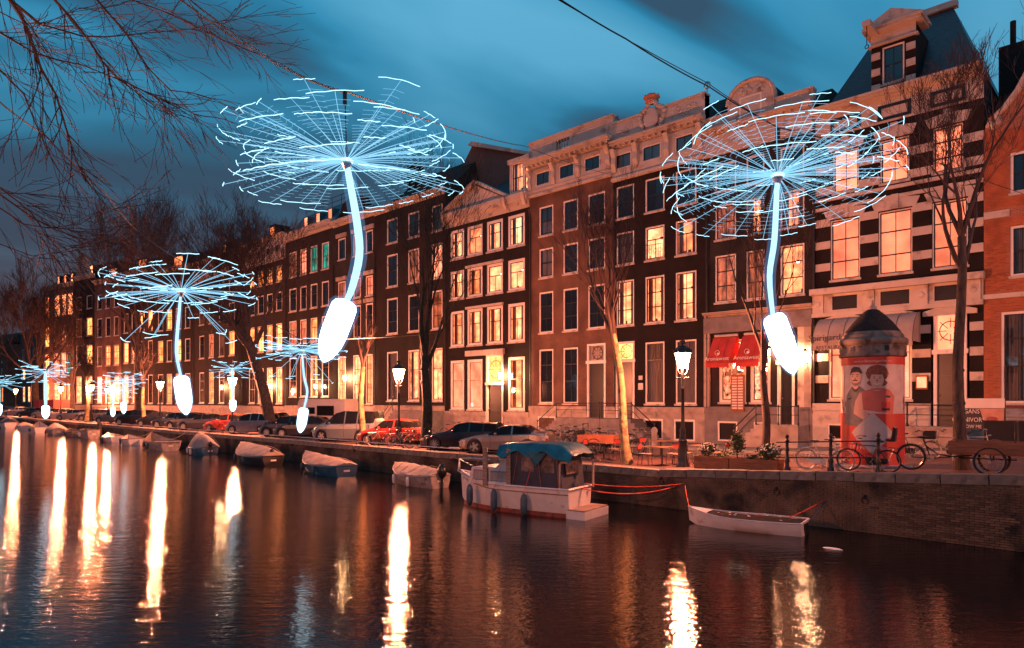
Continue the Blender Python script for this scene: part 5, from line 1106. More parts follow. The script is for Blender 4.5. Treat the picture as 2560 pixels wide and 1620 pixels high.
def bike(u, v, z, rz, label, st=0, lean=0, basket=None, group='parked bicycles'):
    p = bike_parts(st); d = Vector((math.cos(rz), math.sin(rz)))*.54
    o = thing('bicycle', label, 'bicycle', (u-d.x, v-d.y, z), 0, group, rot=(lean, 0, rz))
    obj('wheel', p[0], parent=o, loc=(0, 0, .345)); obj('wheel', p[0], parent=o, loc=(1.08, 0, .345), rot=(0, .3, 0))
    for n, q in zip(('frame', 'mudguard', 'luggage_rack', 'saddle', 'handlebar', 'chain_guard', 'crank', 'bicycle_lamp', 'kickstand'), p[1:]): obj(n, q, parent=o)
    if basket == 'crate':
        m = M().box(.92, 1.28, -.21, .21, .74, .76)
        for a in ((.92, 1.28, -.21, -.195), (.92, 1.28, .195, .21), (.92, .935, -.195, .195), (1.265, 1.28, -.195, .195)): m.box(*a, .76, 1.0)
        obj('crate', m, MT['black'], o)
    if basket == 'wire':
        m = M()
        for zz_ in (.72, .84, .98): m.tube([(.92, -.17, zz_), (1.22, -.17, zz_), (1.22, .17, zz_), (.92, .17, zz_), (.92, -.17, zz_)], .006, 4)
        for k in range(5):
            for y_ in (-.17, .17): m.tube([(.92+.075*k, y_, .72), (.92+.075*k, y_, .98)], .005, 3)
        obj('basket', m, MT['steel'], o)
    if basket == 'seat': obj('child_seat', M().blob((-.05, 0, .98), (.14, .15, .05), 8, 5).prism([(-.2, .95), (-.1, .95), (-.16, 1.38), (-.24, 1.34)], -.14, .14), MT['black'], o)
    if basket == 'bag': obj('pannier', M().box(-.2, .12, -.2, -.07, .38, .74).box(-.2, .12, .07, .2, .38, .74), MT['tent'], o)
    return o
bz = lambda px, V: (uv(px, V), V, sz(uv(px, V)))
bike(*bz(2062, 22.25), R(4), 'white framed bicycle with pale chain guard leaning on the iron railing left of the column', 1, .10)
bike(*bz(2171, 22.15), R(184), 'black bicycle with child seat leaning on the railing before the advertising column', 0, -.08, 'seat')
bike(*bz(2283, 28.2), R(6), 'dark bicycle half hidden behind the right side of the advertising column', 0, .05, 'bag')
bike(*bz(2372, 27.6), R(186), 'bicycle with black crate and pale tyres behind the large tree', 4, -.05, 'crate')
bike(*bz(2440, 27.8), R(5), 'bicycle partly hidden by the large tree trunk and cargo trike', 4, .05)
B1 = [(955, 22.6, 70, 4, 'wire'), (985, 22.7, 110, 0, None), (1008, 22.7, 75, 4, None), (1028, 22.8, 100, 0, 'wire'), (1046, 22.8, 85, 3, None), (1085, 22.9, 112, 0, None)]
for i, (px, V, a, st, bk) in enumerate(B1): bike(*bz(px, V), R(a), 'bicycle in front of the red hatchback, '+['nearest its front wheel, with wire basket', 'just left of the lamp post', 'just right of the lamp post', 'left of the ivy trunk with wire basket', 'leaning at the ivy trunk', 'between the ivy trunk and the black estate car'][i], st, random.uniform(-.1, .1), bk, 'bicycles in front of the red car')
descr = ['beside the silver coupe tail with upright handlebars', 'second from the silver coupe', 'third from the silver coupe with wire basket', 'fourth from the silver coupe', 'fifth from the silver coupe, red frame', 'middle of the rack with panniers', 'seventh from the silver coupe', 'eighth from the silver coupe with black crate', 'ninth from the silver coupe', 'fifth from the pale tree trunk', 'fourth from the pale tree trunk, white frame', 'third from the pale tree trunk', 'second from the pale tree trunk', 'right beside the pale tree trunk']
for i in range(14):
    px = 1308+i*18; V = 28.0+random.uniform(-.7, .7)
    bike(*bz(px, V), R(random.choice([78, 96, 60, 250, 275, 35])+random.uniform(-12, 12)), 'bicycle in the crowded rack, '+descr[i], [0, 4, 0, 2, 3, 0, 4, 0, 2, 0, 1, 0, 4, 0][i], random.uniform(-.14, .14), [None, None, 'wire', None, None, 'bag', None, 'crate', None, None, None, 'wire', None, None][i], 'bicycles in the crowded rack')
for i, (px, V, a, st, lab) in enumerate([(1412, 33.6, 5, 0, 'black bicycle against the brick house stoop railing'), (1450, 33.5, 12, 0, 'second bicycle against the brick house stoop'), (1510, 32.2, 8, 2, 'bicycle with blue frame on the pavement before the stoops'), (1600, 31.8, 4, 0, 'large wheeled bicycle standing on the pavement right of the pale trunk'),
                              (1240, 33.8, 20, 4, 'bicycle by the bright doorway behind the silver coupe'), (1265, 33.8, 30, 0, 'second bicycle by the bright doorway'), (1155, 33.6, 5, 0, 'bicycle below the bright windows behind the black estate car'), (1130, 30.5, 60, 3, 'red moped like bicycle behind the black estate car'), (540, 22.4, 30, 0, 'black bicycle against the small red car')]): bike(*bz(px, V), R(a), lab, st, .06)
# rack rails
o = thing('bicycle_rack', 'low steel bicycle rack hoops under the crowded bicycles', 'bicycle rack', (uv(1308, 28), 28.1, 1.3)); 
for i in range(9): obj('hoop', M().tube([(i*1.0, -.5, 0), (i*1.0, -.5, .7), (i*1.0, .3, .7), (i*1.0, .3, 0)], .02, 5), MT['steel'], o)
def trike(px, V, rz, label, boxmat, sc=1):
    u, v, z = bz(px, V); o = thing('cargo_trike', label, 'cargo tricycle', (u, v, z), rz); p = bike_parts(0)
    w = M(); w.mi = 0; w.torus((0, 0, 0), .36, .03, 'y', 28, 6); w.mi = 1; w.torus((0, 0, 0), .325, .012, 'y', 24, 4)
    for k in range(16): t = 2*PI*k/16; w.tube([(.02*math.cos(t+.5), 0, .02*math.sin(t+.5)), (.32*math.cos(t), 0, .32*math.sin(t))], .003, 3, False)
    w.lathe([(.035, -.05), (.035, .05)], 8, axis='y'); wm = w.data('wheel', [MT['tyre'], MT['steel']], 40)
    obj('wheel', wm, parent=o, loc=(-1.0, 0, .38)); obj('wheel', wm, parent=o, loc=(.95, -.48, .38)); obj('wheel', wm, parent=o, loc=(.95, .48, .38))
    f = M().tube([(-1, .05, .38), (-.5, .03, .36), (.15, 0, .45), (.5, 0, .5)], .018, 6).tube([(-1, -.05, .38), (-.5, -.03, .36)], .012, 5).tube([(-.5, 0, .36), (-.68, 0, .92)], .018, 6).tube([(-1, 0, .40), (-.62, 0, .75)], .01, 5).tube([(-.62, 0, .72), (-.35, 0, .50), (.1, 0, .42)], .018, 6).tube([(.95, -.5, .38), (.95, .5, .38)], .02, 6).tube([(.2, 0, .42), (1.5, 0, .42)], .02, 6)
    f.tube([(.95, -.35, .38), (.95, -.35, .55)], .02, 5).tube([(.95, .35, .38), (.95, .35, .55)], .02, 5)
    rows = [[((-1)+.41*math.cos(t), q, .38+.41*math.sin(t)) for q in (-.035, .035)] for t in [PI*(.08+.9*i/14) for i in range(15)]]; f.grid(rows)
    obj('frame', f, MT['iron'], o); obj('saddle', M().blob((-.7, 0, .96), (.15, .1, .04), 10, 6).blob((-.58, 0, .96), (.09, .04, .03)), MT['black'], o)
    pl = M().box(.0, 1.75, -.46, .46, .55, .58); bx = obj('cargo_box', pl, boxmat, o)
    for k in range(2):
        z0 = .582+k*.165
        for q in ((.0, 1.75, -.50, -.462), (.0, 1.75, .462, .50), (.0, .035, -.46, .46), (1.715, 1.75, -.46, .46)): obj('plank', M().box(q[0]+.002, q[1]-.002, q[2]+.001, q[3]-.001, z0, z0+.155), boxmat, bx)
    obj('push_bar', M().tube([(1.5, -.4, .9), (1.5, -.4, 1.45), (1.5, .4, 1.45), (1.5, .4, .9)], .02, 5), MT['iron'], o)
    obj('crank', M().tube([(-.5, -.1, .36), (-.4, -.1, .24)], .012, 4).lathe([(.09, -.02), (.09, .02)], 12, (-.5, 0, .36), 'y'), MT['steel'], o); return o
trike(2378, 22.5, R(3), 'black cargo trike with red brown wooden box at the quay edge on the right', MT['wood'])
trike(1540, 26.6, R(200), 'orange boxed cargo trike behind the pale tree trunk', pmat('orange_box_paint', (.5, .16, .07), .5))
# ---------------------------------------------------------------- railing, column, planter, cafe
rl = thing('quay_railing', 'black cast iron railing with ball topped balusters behind which bicycles lean', 'railing', (uv(1968, 21.85), 21.85, 0))
uu = [uv(1969, 21.85), uv(2078, 21.85), uv(2197, 21.85)]; x0 = uu[0]
pmesh = M().lathe([(.10, 0), (.11, .10), (.07, .16), (.065, .26), (.085, .34), (.05, .42), (.045, .62), (.07, .68), (.05, .74), (.045, .92), (.075, .98), (.035, 1.03), (.062, 1.09), (.05, 1.15), (.01, 1.18)], 12).data('baluster', MT['iron'], 40)
for u in uu: obj('baluster', pmesh, parent=rl, loc=(u-x0, 0, sz(u)))
for dz in (.44, .93): obj('rail', M().tube([(-.35, 0, sz(uu[0])+dz-.02), (uu[1]-x0, 0, sz(uu[1])+dz), (uu[2]-x0, 0, sz(uu[2])+dz)], .022, 6), MT['iron'], rl)
def column():
    px, V = 2181, 24.3; u = uv(px, V); z = sz(u)
    o = thing('advertising_column', 'round advertising column with domed cap, red poster of a couple and white diamond sheet', 'advertising column', (u, V, z)); r = .93
    obj('base', M().lathe([(1.12, -.1), (1.12, .06), (1.05, .10)], 32), MT['stone_dk'], o)
    obj('shaft', M().lathe([(r, .08), (r, 3.55)], 40, cap=False), MT['posterbg'], o, smooth=60)
    obj('ring_moulding', M().lathe([(r+.02, 3.56), (.99, 3.58), (1.0, 3.66), (.975, 3.70), (.975, 3.93), (1.01, 3.96), (1.04, 4.02), (1.04, 4.07)], 40, cap=False), MT['capstone'], o, smooth=40)
    obj('cap', M().lathe([(1.04, 4.07), (1.03, 4.13), (.92, 4.2), (.91, 4.28), (.86, 4.32), (.83, 4.38)], 40, cap=False), MT['capstone'], o, smooth=30)
    obj('dome', M().lathe([(.83, 4.38), (.80, 4.42), (.60, 4.70), (.40, 4.92), (.2, 5.11), (.13, 5.15)], 40), MT['rooftile'], o, smooth=40)
    obj('finial', M().lathe([(.15, 5.13), (.13, 5.22), (.06, 5.28), (.05, 5.36), (.015, 5.46)], 16), MT['stone'], o, smooth=40)
    a0 = math.atan2(-V, -u)    # direction of the canal side viewer
    def P(s, h, d=.006): t = a0+s/r; return ((r+d)*math.cos(t), (r+d)*math.sin(t), h)
    def patch(name, poly, mat, d=.006, par=None):         # poly in (arc length, height): cut into thin columns
        m = M(); xs = [p[0] for p in poly]; n = max(2, int((max(xs)-min(xs))/.05)); X0, X1 = min(xs), max(xs)
        def span(x):
            ys = []
            for i in range(len(poly)):
                (ax, ay), (bx, by) = poly[i], poly[(i+1) % len(poly)]
                if ax != bx and min(ax, bx) <= x <= max(ax, bx): ys.append(ay+(by-ay)*(x-ax)/(bx-ax))
            return (min(ys), max(ys)) if ys else (0, 0)
        rows = []
        for i in range(n+1): x = X0+(X1-X0)*min(.9999, max(.0001, i/n)); a, b = span(x); rows.append([P(x, a, d), P(x, b, d)])
        m.grid(rows); return obj(name, m, MT[mat] if isinstance(mat, str) else mat, par or o)
    cir = lambda cx, cy_, rx, ry, n=20: [(cx+rx*math.cos(2*PI*k/n), cy_+ry*math.sin(2*PI*k/n)) for k in range(n)]
    skin = pmat('printed_skin', (.66, .38, .27), .5, var=.08); hair1 = pmat('printed_dark_hair', (.05, .035, .03), .6); hair2 = pmat('printed_auburn_hair', (.26, .07, .03), .6, var=.35, scale=14); shirt = pmat('printed_grey_shirt', (.20, .18, .16), .6, var=.2, scale=5); dress = pmat('printed_coral_dress', (.62, .13, .09), .5, var=.1)
    ps = obj('poster', M().grid([[P(-1.42+2.84*i/40, .12, .003), P(-1.42+2.84*i/40, 1.75, .003)] for i in range(41)]), MT['red'], o)
    patch('poster_header', [(-1.42, 3.30), (1.42, 3.30), (1.42, 3.55), (-1.42, 3.55)], 'red', .004, ps)
    random.seed(3)
    for s0 in (-1.05, 1.12): 
        for k in range(6): patch('printed_tulip', cir(s0+random.uniform(-.15, .15), 1.85+random.uniform(0, .4), .05, .13, 8), hair2 if k % 2 else shirt, .0045, ps)
    patch('printed_body', [(-.95, 1.4), (-.3, 1.3), (-.18, 2.45), (-.35, 2.62), (-.62, 2.62), (-.86, 2.3)], shirt, .005, ps); patch('printed_neck', [(-.60, 2.5), (-.38, 2.5), (-.40, 2.78), (-.58, 2.78)], skin, .006, ps)
    patch('printed_head', cir(-.50, 2.90, .19, .27), skin, .007, ps); patch('printed_hair', [(-.70, 2.96), (-.68, 3.16), (-.55, 3.25), (-.36, 3.22), (-.28, 3.05), (-.31, 2.98), (-.40, 3.08), (-.62, 3.06)], hair1, .008, ps)
    patch('printed_moustache', [(-.62, 2.80), (-.52, 2.85), (-.42, 2.80), (-.44, 2.77), (-.52, 2.80), (-.60, 2.77)], hair1, .009, ps)
    for e in (-.59, -.44):
        patch('printed_eye', cir(e, 2.94, .032, .018, 8), hair1, .009, ps); patch('printed_brow', [(e-.06, 2.98), (e+.06, 2.99), (e+.05, 3.01), (e-.05, 3.01)], hair1, .0095, ps)
    patch('printed_beard', [(-.66, 2.78), (-.60, 2.66), (-.50, 2.62), (-.40, 2.66), (-.33, 2.78), (-.42, 2.72), (-.58, 2.72)], shirt, .0085, ps); patch('printed_nose', [(-.53, 2.86), (-.49, 2.86), (-.50, 2.94)], hair2, .0088, ps); patch('printed_collar', [(-.62, 2.5), (-.5, 2.42), (-.38, 2.5), (-.36, 2.62), (-.5, 2.5), (-.64, 2.62)], hair1, .0075, ps)
    patch('printed_body', [(-.52, 1.9), (.62, 1.75), (.66, 2.3), (.50, 2.5), (.30, 2.56), (.0, 2.55), (-.28, 2.45), (-.42, 2.2)], dress, .010, ps)
    patch('printed_arm', [(-.56, 1.75), (-.25, 1.55), (-.1, 1.7), (-.38, 2.0), (-.26, 2.40), (-.36, 2.42), (-.52, 2.1)], skin, .0115, ps)
    patch('printed_hair', cir(.14, 3.02, .33, .27, 26), hair2, .011, ps); patch('printed_hair', cir(.14, 2.72, .30, .12, 20), hair2, .011, ps); patch('printed_head', cir(.13, 2.82, .20, .27), skin, .0125, ps)
    for e in (.05, .21):
        patch('printed_eye', cir(e, 2.87, .036, .018, 8), hair1, .0135, ps); patch('printed_brow', [(e-.05, 2.92), (e+.05, 2.92), (e+.04, 2.94), (e-.04, 2.94)], hair2, .0135, ps)
    patch('printed_nose', [(.10, 2.77), (.16, 2.77), (.14, 2.86), (.12, 2.86)], hair2, .0132, ps); patch('printed_fringe', [(-.05, 2.98), (.31, 2.98), (.26, 3.12), (.0, 3.12)], hair2, .0133, ps)
    patch('printed_necklace', [(.0, 2.50), (.14, 2.46), (.28, 2.50), (.14, 2.48)], 'printW', .0133, ps); patch('printed_badge', [(.36, 2.28), (.54, 2.24), (.55, 2.30), (.37, 2.34)], 'tent', .0112, ps); patch('printed_badge', [(-.78, 2.18), (-.64, 2.22), (-.64, 2.27), (-.78, 2.23)], 'tent', .006, ps)
    for sx_ in (-1.15, -.98, 1.18): obj('paper_seam', M().grid([[P(sx_, .12, .0042), P(sx_, 3.5, .0042)], [P(sx_+.012, .12, .0042), P(sx_+.012, 3.5, .0042)]]), shirt, ps)
    patch('printed_smile', [(.02, 2.73), (.13, 2.69), (.24, 2.73), (.13, 2.63)], 'printW', .0135, ps); patch('printed_lips', cir(.13, 2.625, .06, .012, 8), 'red', .014, ps)
    patch('printed_flag_box', [(.25, 1.85), (.52, 1.85), (.52, 2.12), (.25, 2.12)], 'red', .0135, ps); patch('printed_flag_box', [(.27, 1.85), (.50, 1.85), (.50, 1.92), (.27, 1.92)], 'tent', .0145, ps)
    sh_ = obj('diamond_sheet', M().grid([[P(-.62+1.24*i/16, 1.12-(.66*(1-abs(i-8)/8)), .02), P(-.62+1.24*i/16, 1.14+(.66*(1-abs(i-8)/8)), .02)] for i in range(17)]), pmat('grey_white_sheet', (.50, .42, .38), .6, var=.06), o)
    def bent(body, size, s0, h, mat, d=.012, R0=r, par=None):
        c = bpy.data.curves.new('t', 'FONT'); c.body = body; c.size = size; c.align_x = 'CENTER'; c.resolution_u = 1; t = bpy.data.objects.new('t', c); COL.objects.link(t)
        me = bpy.data.meshes.new_from_object(t); bpy.data.objects.remove(t)
        for v in me.vertices: a = a0+(s0+v.co.x)/R0; zz_ = h+v.co.y; v.co = ((R0+d)*math.cos(a), (R0+d)*math.sin(a), zz_)
        me.materials.clear(); me.materials.append(mat); me.name = 'lettering'; lo = bpy.data.objects.new('lettering', me); COL.objects.link(lo); lo.parent = par or o
    bent('amsterdamersgarden.co', .115, 0, 3.38, MT['printW'], par=ps); bent('DIVI FL', .16, -.45, .62, MT['printW'], par=ps); bent('dat', .14, .3, .62, MT['printW'], par=ps)
    for s0 in (-1.18, -.12, .92):
        bent('0800 - 02 / 24 10', .095, s0, 3.84, MT['print'], .008, .975); bent('informatie en reclame', .05, s0, 3.775, MT['print'], .008, .975)
    for s0 in (-1.5, -.62, .42, 1.45):
        m = M(); R0 = .985; m.grid([[(R0*math.cos(a0+(s0+d)/1.0), R0*math.sin(a0+(s0+d)/1.0), 3.74), (R0*math.cos(a0+(s0+d)/1.0), R0*math.sin(a0+(s0+d)/1.0), 3.9)] for d in (-.07, 0, .07)]); obj('blue_square', m, MT['tent'], o)
column()
def shrub(m, c, r, n, size):
    for k in range(n):
        d = Vector((random.gauss(0, 1), random.gauss(0, 1), random.gauss(0, 1))).normalized()*random.uniform(.35, 1)
        p = Vector((c[0]+d.x*r[0], c[1]+d.y*r[1], c[2]+d.z*r[2])); a = Vector((random.uniform(-1, 1), random.uniform(-1, 1), random.uniform(-.3, 1))).normalized(); b = a.cross(Vector((random.uniform(-1, 1), random.uniform(-1, 1), random.uniform(-1, 1)))).normalized(); s = size*random.uniform(.6, 1.3)
        m.add([p, p+a*s+b*s*.4, p+a*s*1.8, p+a*s-b*s*.4], [(0, 1, 2, 3)])
def planter():
    u0, u1 = uv(1742, 22.2), uv(1948, 22.2); o = thing('wooden_planter', 'long reddish plank planter with clipped bush and flowering plants at the quay edge', 'planter', (u0, 22.0, sz(u0)))
    w = u1-u0; m = M()
    for a, b in ((0, w*.435), (w*.445, w)):
        for k in range(3):
            z0 = .03+k*.155
            for q in ((a, b, 0, .04), (a, b, .56, .6), (a, a+.04, .04, .56), (b-.04, b, .04, .56)): obj('plank', M().box(q[0], q[1], q[2], q[3], z0, z0+.147), MT['wood'], o)
        m.box(a+.04, b-.04, .04, .56, .02, .42)
    obj('soil', m, MT['mortar'], o)
    rg = M(); random.seed(9)
    for (x, z, r, n, s) in ((w*.5, .98, (.28, .25, .42), 900, .055), (w*.13, .70, (.36, .28, .25), 420, .06), (w*.87, .70, (.44, .28, .28), 460, .08), (w*.34, .55, (.3, .24, .14), 160, .05), (w*.68, .52, (.25, .24, .1), 120, .05), (-.05, .3, (.12, .25, .3), 120, .05)):
        mm = M(); shrub(mm, (x, .28, z), r, n, s); sp = obj('bush', mm, MT['leaf'], o)
        if n > 400 and s != .055:
            f = M()
            for k in range(60): d = Vector((random.gauss(0, 1), random.gauss(0, 1)-.4, abs(random.gauss(0, 1)))).normalized(); f.blob((x+d.x*r[0], .28+d.y*r[1], z+d.z*r[2]), (.022, .022, .022), 5, 3)
            obj('blossom', f, MT['printW'], sp)
        obj('stem', M().tube([(x, .28, .4), (x+.02, .28, z)], .018, 5), MT['bark'], o)
planter()
def chair(u, v, rz, label, sm='awnR'):
    z = sz(u); o = thing('cafe_chair', label, 'chair', (u, v, z), rz, 'cafe chairs on the quay'); f = M()
    for sy in (-1, 1): f.tube([(.2, sy*.19, 0), (.19, sy*.2, .45)], .011, 5).tube([(-.24, sy*.19, 0), (-.19, sy*.2, .45), (-.24, sy*.2, .68), (-.20, sy*.17, .86)], .011, 5)
    f.tube([(-.2, -.17, .86), (-.2, .17, .86)], .011, 5).tube([(.19, -.2, .44), (-.19, -.2, .44)], .009, 4).tube([(.19, .2, .44), (-.19, .2, .44)], .009, 4)
    obj('chair_frame', f, MT['iron'], o); obj('seat', M().box(-.2, .22, -.21, .21, .45, .475), MT['woodg'], o); obj('backrest', M().box(-.245, -.215, -.19, .19, .66, .82), MT[sm], o); return o
def table(u, v, label):
    z = sz(u); o = thing('cafe_table', label, 'table', (u, v, z), 0, 'cafe tables on the quay')
    obj('tabletop', M().box(-.35, .35, -.35, .35, .73, .76), MT['wood'], o); obj('pedestal', M().lathe([(.05, .03), (.035, .08), (.03, .7), (.1, .73)], 8), MT['iron'], o); b = M()
    for k in range(4): t = PI/4+PI*k/2; b.tube([(0, 0, .08), (.3*math.cos(t), .3*math.sin(t), .02)], .02, 5)
    obj('base', b, MT['iron'], o)
tb = [(1655, 23.0, 'nearest cafe table, left of the lamp post'), (1757, 24.4, 'cafe table right of the lamp post behind the planter'), (1652, 26.5, 'cafe table further back behind the lamp post table'), (1510, 23.6, 'cafe table left of the pale tree trunk'), (1515, 26.4, 'cafe table back near the bicycles')]
for k, (px, V, lab) in enumerate(tb):
    u = uv(px, V); table(u, V, lab)
    for j, (dx, dy, a) in enumerate(((-.72, -.05, 5), (.72, .1, 178), (.05, .75, -88))[: 3 if k in (0, 3) else 2]): chair(u+dx, V+dy, R(a+random.uniform(-15, 15)), 'cafe chair '+['left of', 'right of', 'behind'][j]+' the '+lab)
o = thing('stone_bollard', 'pale round headed stone bollard at the kerb before the dark house', 'bollard', (uv(1636, 31.8), 31.8, 1.42)); obj('shaft', M().lathe([(.16, 0), (.15, .75)], 12), MT['kerb'], o); obj('head', M().lathe([(.18, .75), (.18, .8), (.15, .9), (.08, .98), (.01, 1.0)], 12), MT['kerb'], o)
# scaffold banner at right
def banner():
    V = 33.2; u0, u1 = uv(2384, V), uv(2512, V); z = sz(u0); o = thing('advert_trailer', 'framed billboard with dark poster of a mouth and fingers before the striped house door', 'billboard', (u0, V, z)); w = u1-u0
    Z = lambda py: zz(2450, py, V)-z
    obj('poster_board', M().box(0, w, 0, .06, Z(1075), Z(1021)), MT['print'], o); obj('blank_board', M().box(-.02, w, -.01, .05, Z(1020), Z(996)), MT['printW'], o)
    sk = pmat('printed_face_skin', (.50, .24, .16), .5, var=.2, scale=5); lp = pmat('printed_lips', (.30, .06, .05), .5)
    a = obj('printed_face', M().add([(w*.52, -.012, Z(1021.5)), (w-.02, -.012, Z(1021.5)), (w-.02, -.012, Z(1074)), (w*.72, -.012, Z(1074)), (w*.58, -.012, Z(1045))], [(0, 1, 2, 3, 4)]), sk, o)
    m = M().lathe([(.20, 0), (.1, -.02)], 16, (0, 0, 0), 'y'); obj('printed_lips', m, lp, a, loc=(w*.76, -.014, Z(1047))).scale = (1, 1, .5)
    for k in range(3): obj('printed_finger', M().lathe([(.07, 0), (.03, -.02)], 12, (0, 0, 0), 'y'), pmat('printed_finger_skin', (.58, .32, .22), .5), a, loc=(w*(.68+.09*k), -.03, Z(1063))).scale = (1, 1, 2.6)
    for t_, py, s in (('VEGANS', 1029, .26), ('CARNIVORS', 1050, .26), ('FOLLOW ME', 1067, .20)): text(o, t_, s, MT['printW'], (w*.30, -.02, Z(py)), (PI/2, 0, 0), sx=.8)
    for x in (0.0, w): obj('post', M().tube([(x, .04, 0), (x, .04, Z(994))], .035, 6), MT['iron'], o)
    obj('support_leg', M().box(.1, w-.1, .1, .5, 0, .35), MT['stone_dk'], o)
banner()
u = uv(2533, 33.5); o = thing('utility_box', 'dark metal utility cabinet beside the billboard at the right edge', 'cabinet', (u, 33.4, sz(u))); obj('cabinet', M().box(-.9, .7, -.3, .4, 0, 1.15), MT['black'], o); obj('lid', M().box(-.95, .75, -.35, .45, 1.151, 1.22), MT['iron'], o); obj('latch', M().box(.1, .15, -.34, -.3, .5, .75), MT['steel'], o)
MT['fender'] = pmat('blue_fender', (.03, .065, .10), .5)
# ---------------------------------------------------------------- boats (local x = bow to stern, pointing from -L/2 (bow) to L/2)
def hull(L, W_, fb, bow=.26, n=16, stern=.6, sheer=.18, keel=-.12, flat=False):
    rows = []
    for i in range(n+1):
        t = i/n; w = W_/2*min(1, (math.sin(min(1, t/.55)*PI/2)**.8))*(1 if t < .7 else 1-(1-stern)*((t-.7)/.3)**1.5)
        w = max(w, .02); z = fb+bow*max(0, (1-t/.45))**2+sheer*max(0, (t-.6)/.4)**2*.4; k = keel+(fb*.5)*max(0, 1-t/.16)**2
        x = -L/2+L*t; xo = -max(0, 1-t/.2)*.22*bow
        rows.append([(x+xo, -w, z), (x+xo*.6, -w*.96, z*.6+k*.4), (x, -w*.78, k*.7+.05), (x+.05, 0, k), (x, w*.78, k*.7+.05), (x+xo*.6, w*.96, z*.6+k*.4), (x+xo, w, z)])
    m = M().grid(rows); m.add(rows[-1], [tuple(range(7))]); return m, rows
def gunwale(rows, par, mat, r=.035):
    m = M().tube([r_[0] for r_ in rows], r, 5).tube([r_[6] for r_ in rows], r, 5).tube([rows[-1][0], rows[-1][6]], r, 5); return obj('gunwale', m, mat, par)
def inner(rows, par, mat, z=.18): return obj('floorboards', M().grid([[(r_[2][0], r_[2][1]*.95, z), (r_[2][0], -r_[2][1]*.95, z)] for r_ in rows[1:]]), mat, par)
def cover(rows, par, mat, h=.4, a=0, b=None, peak=.5, wrinkle=.03):
    rs = rows[a:b]; n = len(rs); g = []
    for i, r_ in enumerate(rs):
        t = i/(n-1); hh = h*math.sin(PI*min(1, max(0, (t*.9+.05))))**.6*(1 if t < peak else .9); y = r_[6][1]; z = r_[6][2]; x = r_[6][0]
        g.append([(x, y*q*1.04, z-.06*(abs(q) == 1)+.03+hh*(1-abs(q)**1.6)+random.uniform(-wrinkle, wrinkle)*(abs(q) < 1)) for q in (-1, -.98, -.8, -.5, -.2, 0, .2, .5, .8, .98, 1)])
    m = M().grid(g); m.add(g[-1], [tuple(range(11))]); m.add(g[0], [tuple(range(11))[::-1]]); return obj('cover', m, mat, par, smooth=50)
def outboard(par, x, z, mat='black', wrapped=False):
    o = obj('outboard_motor', M().blob((x, 0, z+.35), (.17 if not wrapped else .24, .14 if not wrapped else .2, .2 if not wrapped else .34), 10, 7, .12 if wrapped else 0).box(x-.04, x+.05, -.04, .04, -.3, z+.3), MT[mat], par, smooth=50)
    obj('propeller_leg', M().blob((x+.05, 0, -.2), (.15, .04, .05)), MT['iron'], o)
def boat(name, label, px, V, rz, L, W_, fb, cat='boat', group='small boats moored along the far quay', **k):
    u = uv(px, V); o = thing(name, label, cat, (u, V, 0), rz, group); m, rows = hull(L, W_, fb, **k); return o, m, rows, u
def simple_boat(label, px, V, rz, L, W_, fb, hm, kind, cm='canvas', name='rowing_boat', ch=.4, **k):
    o, m, rows, u = boat(name, label, px, V, rz, L, W_, fb, **k); obj('hull', m, MT[hm], o, smooth=50); gunwale(rows, o, MT['woodg' if kind == 'open' else hm])
    if kind == 'open':
        inner(rows, o, MT['woodg'])
        for t in (5, 9, 13): r_ = rows[min(t, len(rows)-1)]; obj('thwart', M().box(r_[3][0]-.12, r_[3][0]+.12, -abs(r_[0][1])*.93, abs(r_[0][1])*.93, fb*.7, fb*.7+.04), MT['woodg'], o)
    else:
        cover(rows, o, MT[cm], ch); ln = M()
        for t in (4, 7, 10, 13): r_ = rows[t]; ln.tube([(r_[6][0], r_[6][1]*1.05*q, r_[6][2]+(.05+ch*.9*(1-abs(q)**1.6) if abs(q) < .99 else -.05)) for q in (-1, -.8, -.4, 0, .4, .8, 1)], .012, 4)
        obj('cover_strap', ln, MT['ropeP'], o)
    for t in (5, 11): r_ = rows[t]; f = obj('fender', M().lathe([(.02, -.22), (.07, -.17), (.08, 0), (.07, .17), (.02, .22)], 8, (r_[0][0], r_[0][1]-.09, fb*.5)), MT['fender'] if L > 4.5 else MT['printW'], o, smooth=50); obj('fender_rope', M().tube([(r_[0][0], r_[0][1]-.09, fb*.5+.22), (r_[0][0], r_[0][1]+.02, r_[0][2]+.02)], .01, 4), MT['ropeP'], f)
    obj('registration_plate', M().box(rows[-1][0][0]-.0, rows[-1][0][0]+.012, -.16, .16, fb*.55, fb*.55+.09), MT['printW'], o)
    return o, rows
random.seed(21)
# bow towards -x (left); V about 20
o, rows = simple_boat('small boat with pinkish cream cover and wrapped outboard, left of the motor cruiser', 1042, 19.6, R(-6), 3.9, 1.7, .48, 'boatgrey', 'cov', 'canvas', 'covered_boat', .42, bow=.25); outboard(o, 2.05, .4, 'black', True); 
o, rows = simple_boat('dark blue boat with flat grey cover and shiny blue gunwale', 812, 19.4, R(-10), 6.0, 1.9, .50, 'boatblue', 'cov', 'canvasG', 'covered_boat', .38, bow=.35)
o, rows = simple_boat('dark boat under a tan tarpaulin with white bow', 640, 19.6, R(-8), 6.4, 2.1, .50, 'black', 'cov', 'canvas', 'covered_boat', .62, bow=.4); outboard(o, 2.9, .45)
obj('bow_panel', M().blob((-2.5, 0, .85), (.5, .35, .18), 8, 5), MT['boatwhite'], o)
o, rows = simple_boat('small boat with a tall rounded brown tent cover', 506, 19.9, R(-8), 4.2, 1.8, .5, 'boatblue', 'cov', 'canvasG', 'tent_boat', 1.0, bow=.3); outboard(o, 2.2, .45)
